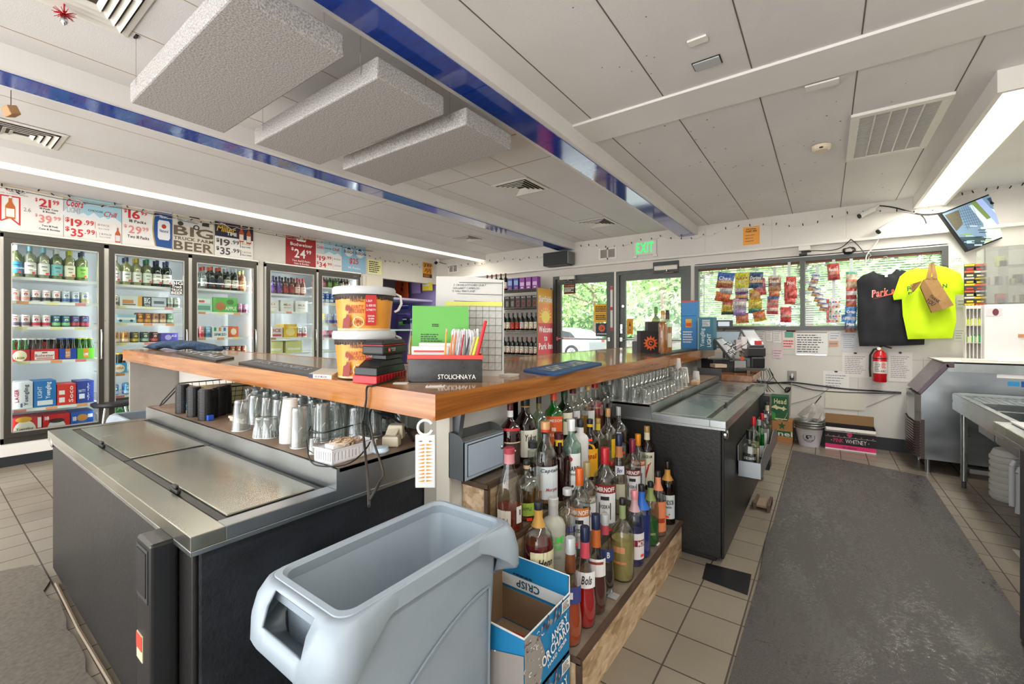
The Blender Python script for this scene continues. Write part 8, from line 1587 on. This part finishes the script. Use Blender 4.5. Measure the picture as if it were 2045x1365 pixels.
# hanging lighters
t=thing('lighter_card',YP(1948,570,5.9),'yellow, black and orange cards of lighters hanging by the acrylic box','merchandise');rs=random.Random(10)
for px,w_ in ((1937,.075),(1958,.08)):
    for k in range(7):
        y=533+k*13;q=YP(px,y,5.9-.01*(k % 2));m=MB();m.box(q.x-w_/2,q.y,q.z-.032,q.x+w_/2,q.y+.02,q.z+.03,mat('23231f' if k % 3 else '2f3a34',.4));m.box(q.x-w_/2,q.y-.002,q.z+.01,q.x+w_/2,q.y,q.z+.027,mat(('e8c81c','e8642c','d8d0c8')[k % 3 if px<1950 else (k+1) % 3],.5));m.box(q.x-w_*.3,q.y-.002,q.z-.025,q.x+w_*.3,q.y,q.z-.01,mat(('c83a34','d8d8a0','e8c81c')[k % 3],.5));m.build('card',t)
t=thing('acrylic_box',(1.4,5.8,1.4),'clear acrylic display box with odds and ends on the white cabinet','display box');x0a=YP(1968,560,5.72).x;z0a,z1a=YP(1966,606,5.7).z+.004,YP(1990,492,5.72).z;m=MB()
for q in ((x0a,5.72,z0a,1.64,5.724,z1a),(x0a,5.724,z0a,x0a+.004,6.0,z1a),(x0a,5.724,z1a-.004,1.64,6.0,z1a),(x0a+.14,5.73,z0a,x0a+.144,6.0,z1a),(x0a,6.0,z0a,1.64,6.004,z1a)):m.box(*q,ACRYL)
for k in (.33,.66):m.box(x0a+.15,5.73,z0a+(z1a-z0a)*k,1.64,5.99,z0a+(z1a-z0a)*k+.004,ACRYL)
m.build('clear_panels',t);rs=random.Random(15)
for i in range(14):x=x0a+.03+rs.random()*.38;z=z0a+rs.choice((.005,.0+(z1a-z0a)*.335,(z1a-z0a)*.665));m=MB();m.box(x,5.8,z,x+.05,5.86,z+.04+.05*rs.random(),mat(rs.choice(['c8b8a8','d8dc8a','8a8a90','c84a40','e0d8d0','5a5048']),.5));tag(m.build('trinket'),'small mixed trinket inside the clear acrylic display box','trinket','trinkets in the acrylic box')
# TV
P=[(1876.8,426,1.0),(1983.8,383.7,.98724),(2042,460,.97119),(1932.5,502,.98395)];TD=4.45;q=[DP(x,y,k*TD) for x,y,k in P];N=(q[1]-q[0]).cross(q[3]-q[0]).normalized();N=N if N.dot(CP-q[0])>0 else -N
t=thing('wall_tv',q[3],'tilted flat television showing a security camera view in the far right corner','television');m=MB();m.hexa([v_-N*.03 for v_ in q]+q,BLACK);m.build('housing',t)
c=sum(q,Vector())/4;u_=(q[1]-q[0]);v_=(q[0]-q[3]);L1,L2_=u_.length,v_.length;o_=q[3]+N*.001+u_*.03+v_*.03;d=FDec(o_,u_,v_,L1*.94,L2_*.94);d.N=N
def em(c,k=.8):return mat(c,.3,0,k)
d.rect(0,0,1,1,em('5a6f80'));d.poly([(.38,0),(.98,0),(1,.45),(.62,.95),(.5,.95),(.52,.45)],em('9fb4c0'),2);d.poly([(.3,0),(.95,0),(.98,.22),(.6,.32)],em('a8c8a8'),3);d.poly([(.62,.5),(.72,.5),(.7,1),(.56,1)],em('5a6a3a'),3);d.poly([(.72,.25),(.85,.2),(.78,1),(.66,1)],em('7a8ab0'),4);d.poly([(0,.3),(.3,.0),(0,0)],em('1c2a34'),3);d.poly([(0,.35),(.2,.25),(.5,.05),(.45,0),(0,0)],em('2c3c3a'),2);d.poly([(.02,.95),(.3,.95),(.2,.6),(.02,.5)],em('4a4638'),3);d.poly([(.85,.95),(1,.95),(1,.1),(.9,.3)],em('243048'),4)
for i in range(7):x=.22+i*.04;d.line(x,.45,x+.1,.98,.006,em('1c2c3a'),5);d.line(.2,.5+i*.07,.5,.44+i*.07,.006,em('1c2c3a'),5)
rs=random.Random(20)
for i in range(22):x,y=rs.random()*.4,rs.random()*.5;d.line(x,y,x+.12,y-.06,.018,em(rs.choice(['8aa8b8','1c2830','6a7a3a','a8b8c0'])),6)
d.build('screen_image',t)
m=MB();m.tube([c-N*.03,c-N*.12+Vector((0,.05,.1)),Vector((c.x+.1,YB,c.z+.2))],.02,BLACK,8);m.build('mount_arm',t)
m=MB()
for i in range(3):m.tube(spl([DP(2006,400,4.7)+Vector((0,0,-.02*i)),DP(2012,380+6*i,4.75),DP(2045,366+9*i,4.8),DP(2075,360+10*i,4.85)],4),.006,BLACK,5)
tag(m.build('cable'),'black cables running right from behind the television','cable')
# three-compartment sink / drainboard
SX,SY0,SY1,SZ=.90,3.0,5.32,.80
t=thing('bar_sink',(1.2,4.2,0),'stainless bar sink with ribbed drainboard along the right side','sink');m=MB();m.box(SX,SY0,SZ-.14,SX+.006,SY1,SZ,STEEL);m.hexa([(SX+.006,SY1-.006,SZ-.14),(1.6,SY1-.006,SZ-.14),(1.6,SY1,SZ-.14),(SX+.006,SY1,SZ-.14),(SX+.006,SY1-.006,SZ),(1.6,SY1-.006,SZ),(1.6,SY1,SZ),(SX+.006,SY1,SZ)],STEEL);m.box(SX,SY0,SZ-.002,SX+.03,SY1,SZ+.004,STEEL);m.box(SX,SY1-.03,SZ-.002,1.6,SY1,SZ+.004,STEEL)
m.box(SX+.03,4.75,SZ-.03,1.6,SY1-.03,SZ-.022,STEELD)
for i in range(14):x=SX+.05+i*.045;m.box(x,4.8,SZ-.022,x+.014,SY1-.05,SZ-.016,STEEL)
for y0,y1 in ((4.35,4.72),(3.9,4.3),(3.42,3.85)):m.box(SX+.05,y0,SZ-.22,1.5,y1,SZ-.216,STEELD);m.box(SX+.05,y1,SZ-.22,1.5,y1+.02,SZ-.004,STEEL);m.box(SX+.04,y0,SZ-.22,SX+.05,y1,SZ-.004,STEELD);m.box(SX+.05,y0-.012,SZ-.22,1.5,y0,SZ-.004,STEEL)
m.box(1.5,SY0,SZ-.14,1.6,SY1,SZ+.002,STEELD);m.box(1.595,SY0,SZ,1.6,SY1,SZ+.15,STEEL);m.build('basin_body',t)
for x,y in ((SX+.06,SY1-.06),(1.5,SY1-.06),(SX+.06,SY0+.1),(1.5,SY0+.1)):
    m=MB();m.cyl((x,y,.06),(x,y,SZ-.14),.022,STEEL,14);lg=m.build('leg',t);m=MB();m.cyl((x,y,0),(x,y,.06),.016,DKGREY,10);m.build('foot',lg)
# drain pipes
t=thing('drain_pipe',(1.1,3.6,0),'white plastic drain pipes under the bar sink','pipes');PV=mat('dcdce0',.4);m=MB()
def gp(px,y,t_):return DP(px,y,t_)
for px,y0,y1,r_ in ((2021,930,1010,.016),(2035,945,1025,.02)):b_=gp(px,y1,3.15);a_=gp(px,y0,3.15);m.cyl(b_,a_,r_,PV,12);m.tube([a_,a_+Vector((.01,0,.03)),a_+Vector((.05,.05,.035)),a_+Vector((.12,.1,.03))],r_,PV,10)
m.build('pipe',t)
c=gp(2005,995,3.4);t=thing('plastic_drum',(c.x,c.y,c.z),'white ribbed plastic jug on the floor under the sink','jug');c=ZP(2010,998,0);m=MB();pr=[(.10,0)]
for i in range(7):z=.02+i*.05;pr+=[(.115,z),(.115,z+.03),(.105,z+.035),(.105,z+.045)]
m.lathe(pr+[(.09,.40),(.03,.42)],mat('c8c6c0',.4),(c.x+.02,c.y,0),20);m.build('jug_body',t);
p0=ZP(2010,1035,0);m=MB();m.box(.93,3.55,.001,1.3,3.95,.006,mat('e0ddd6'));m.box(.96,3.58,.006,1.27,3.92,.008,mat('5a564e',.6));tag(m.build('floor_drain_frame'),'white framed floor drain under the sink','drain')
m=MB();p0=ZP(1952,944,0);m.box(p0.x-.06,p0.y-.05,.0,p0.x+.1,p0.y+.05,.04,mat('c8c6c0'));tag(m.build('floor_box'),'small pale box on the floor behind the sink leg','box')
# near cabinet cut by the right edge
t=thing('black_cabinet',(1.1,2.3,0),'dark cabinet with a steel worktop cut off by the right edge','cabinet');m=MB();m.box(.68,1.9,0.02,1.6,2.80,.86,mat('2c3036',.35));m.build('cabinet_body',t,bevel=.004);m=MB();m.box(.67,1.85,.86,1.62,3.12,.90,STEEL);m.box(.67,1.85,.84,.676,3.12,.86,STEEL);m.build('worktop',t,bevel=.003)
m=MB();m.box(.72,2.4,.902,1.3,3.09,.912,mat('dcdcd8',.4));tag(m.build('cutting_board',bevel=.003),'white cutting board on the steel worktop at the right edge','board')
# floor mats and stool
m=MB();a=[(-.295,5.72),(-.29,3.5),(-.31,3.2),(-.29,2.7),(-.305,1.0),(-.30,-1.5),(.74,-1.5),(.735,2.9),(.745,5.42),(.2,5.6)]
m.prism([(x,y,.0) for x,y in a],(0,0,.012),RUBBER);tag(m.build('rubber_floor_mat'),'long worn grey rubber mat running down the aisle on the right','floor mat')
rs=random.Random(2);a=[(-3.66,.40)]+[(-3.45+.1*i,.41+.02*rs.uniform(-1,1)) for i in range(20)]+[(-1.3,.36),(-1.3,-1.2),(-3.9,-1.2),(-3.75,.2)]
m=MB();m.prism([(x,y,.0) for x,y in a],(0,0,.012),noisy('brown_rubber','5a5248','736a5e',(60,60,60),4,.7));tag(m.build('rubber_floor_mat'),'brown grey rubber mat in front of the left bottle cooler','floor mat')
m=MB();m.box(-.80,2.4,.001,-.33,2.79,.0015,mat('141416',.35));tag(m.build('black_floor_tiles'),'row of black floor tiles at the near foot of the right cooler','tiles') if False else None
t=thing('bar_stool',(-5.25,2.05,0),'bar stool with black padded seat beyond the left end of the bar','stool');c=DP(226,806,4.95);c.z=0;t.location=c;zt_=DP(228,790,5.3).z;m=MB();m.lathe([(.17,zt_-.06),(.19,zt_-.04),(.19,zt_-.015),(.15,zt_)],mat('2c2a2c',.4),c,24);m.build('seat',t)
for i in range(4):a=PI/4+i*PI/2;m=MB();m.cyl(c+Vector((.2*math.cos(a),.2*math.sin(a),0)),c+Vector((.12*math.cos(a),.12*math.sin(a),zt_-.06)),.014,CHROME,10);m.build('leg',t)
m=MB();m.tube([c+Vector((.17*math.cos(a*PI/8),.17*math.sin(a*PI/8),.25)) for a in range(16)],.008,CHROME,6,True);m.build('foot_ring',t)

# ================================================================ outside
m=MB();m.box(-28,YB+.12,-.12,16,48,-.02,noisy('asphalt','8a8a88','a4a4a0',(2,2,2),5,.9));struct(m.build('ground_outside'))
m=MB();m.box(-4.4,YB+.12,-.02,2,8.0,0.0,noisy('concrete_walk','b8b4ac','ccc8c0',(2,2,2),5,.9));struct(m.build('trim_5'))
LEAF=[noisy('leaves_%d' % i,a,b,(3,3,3),4,.7) for i,(a,b) in enumerate((('7aa458','b4d48a'),('64935a','9cc07c'),('94b86c','cce0a4')))]
def tree(x,y,h,r,label,k,trunk=True,nleaf=2600,z0=.9):
    rs=random.Random(k*13+5);t=thing('tree',(x,y,-.05),label,'tree','trees across the parking lot')
    if trunk:
        m=MB();m.tube([(x,y,-.05),(x+.1,y,h*.25),(x-.1,y,h*.5),(x,y+.1,h*.8)],.14,noisy('bark','5a4a3c','8a7a68',(4,4,1),5,.9),8)
        for i in range(7):a=rs.random()*6.28;z=h*(.3+.07*i);m.tube([(x,y,z),(x+r*.4*math.cos(a),y+r*.4*math.sin(a),z+.5),(x+r*.8*math.cos(a),y+r*.8*math.sin(a),z+.9)],.05,_M['bark'],6)
        m.build('trunk',t)
    vs=[];fs=[];cl=[(rs.uniform(-1,1),rs.uniform(-1,1),rs.uniform(-.9,1),rs.uniform(.25,.5)) for _ in range(26)]
    for i in range(nleaf):
        c=rs.choice(cl);d_=Vector((rs.gauss(0,1),rs.gauss(0,1),rs.gauss(0,1))).normalized()*c[3]*(.75+.25*rs.random());p=Vector((x+(c[0]*.75+d_.x)*r,y+(c[1]*.75+d_.y)*r,z0+(h-z0)/2+(c[2]*.72+d_.z)*(h-z0)/2));s=rs.uniform(.09,.2)
        u=Vector((rs.gauss(0,1),rs.gauss(0,1),rs.gauss(0,1))).normalized();v=u.orthogonal().normalized();b=len(vs);vs+=[p-u*s,p+v*s*.5,p+u*s,p-v*s*.5];fs.append((b,b+1,b+2,b+3))
    m=MB();m.add(vs,fs,LEAF[k % 3]);m.build('foliage',t)
tree(-12.2,26,10,3.6,'bushy green tree seen at the left of the left glass door',0,z0=.6);tree(-8.0,26.5,10.5,3.8,'pale green tree in the middle of the left glass door',2,z0=.6);tree(-9.8,32,12,4.2,'taller darker tree behind the others',1,False,z0=.5)
tree(-3.6,14.5,7.5,2.6,'pale green tree with visible branches seen through the right glass door',2);tree(-.5,15,7,2.8,'green tree behind the left window blind',0);tree(2.6,16,7,2.8,'green tree behind the right window blind',1,False,z0=.2);tree(-16.5,31,12,4.2,'far tree left of the others',1,False,z0=.3)
m=MB();rs=random.Random(61);vs=[];fs=[]
for i in range(9000):
    p=Vector((rs.uniform(-24,12),37+rs.uniform(-1.5,1.5)+2*math.sin(i),rs.uniform(0,10)));s=rs.uniform(.22,.45);u=Vector((rs.gauss(0,1),rs.gauss(0,1),rs.gauss(0,1))).normalized();v=u.orthogonal().normalized();b=len(vs);vs+=[p-u*s,p+v*s*.6,p+u*s,p-v*s*.6];fs.append((b,b+1,b+2,b+3))
m.add(vs,fs,LEAF[1]);o=tag(m.build('hedge_foliage'),'dense green foliage closing the view beyond the parking lot','foliage');o['kind']='stuff'
m=MB();m.box(-18,21.5,-.05,6,22.3,.8,noisy('gravel_bank','6a6660','9a948a',(8,8,8),4,.9));o=tag(m.build('stone_bank'),'low grey stone bank across the parking lot','bank')
# car seen through the left door
cz=-.02;q=DP(1141,701,19.4);cx_,cy_=q.x-1.35,q.y+.88;t=thing('parked_car',(cx_,cy_,cz),'silver parked car whose rear shows through the left glass door','car');CP_=mat('a4a9ae',.3,.3,0,.4)
prof=[(-2.2,.35),(-2.25,.75),(-1.5,.95),(-.9,1.4),(.6,1.48),(1.5,1.35),(2.05,1.0),(2.2,.85),(2.2,.35)]
m=MB();m.prism([(cx_+a,cy_-.85,cz+b) for a,b in prof],(0,1.7,0),CP_);m.build('body',t,bevel=.06,seg=3)
m=MB();m.prism([(cx_+a,cy_-.857,cz+b) for a,b in [(-1.1,1.0),(-.8,1.32),(.6,1.38),(1.3,1.25),(1.55,1.0)]],(0,.004,0),mat('2a2e32',.1));m.build('side_window',t)
for x in (-1.35,1.35):
    ax=(Vector((1,0,0)),Vector((0,0,1)),Vector((0,-1,0)));m=MB();m.lathe([(.34,0),(.34,.2),(.25,.21)],mat('1c1c1e',.7),(cx_+x,cy_-.68,cz+.34),26,ax=ax);w=m.build('wheel',t);m=MB();m.lathe([(.22,.212),(.05,.2)],CHROME,(cx_+x,cy_-.68,cz+.34),20,ax=ax)
    for i in range(7):a=2*PI*i/7;m.cyl((cx_+x,cy_-.9,cz+.34),(cx_+x+.2*math.cos(a),cy_-.9,cz+.34+.2*math.sin(a)),.018,mat('8a8c90',.3,.8),6)
    m.build('rim',w)
m=MB();m.box(cx_+2.12,cy_+.5,cz+.8,cx_+2.2,cy_+.8,cz+.92,mat('b02c2c',.3));m.build('tail_light',t)
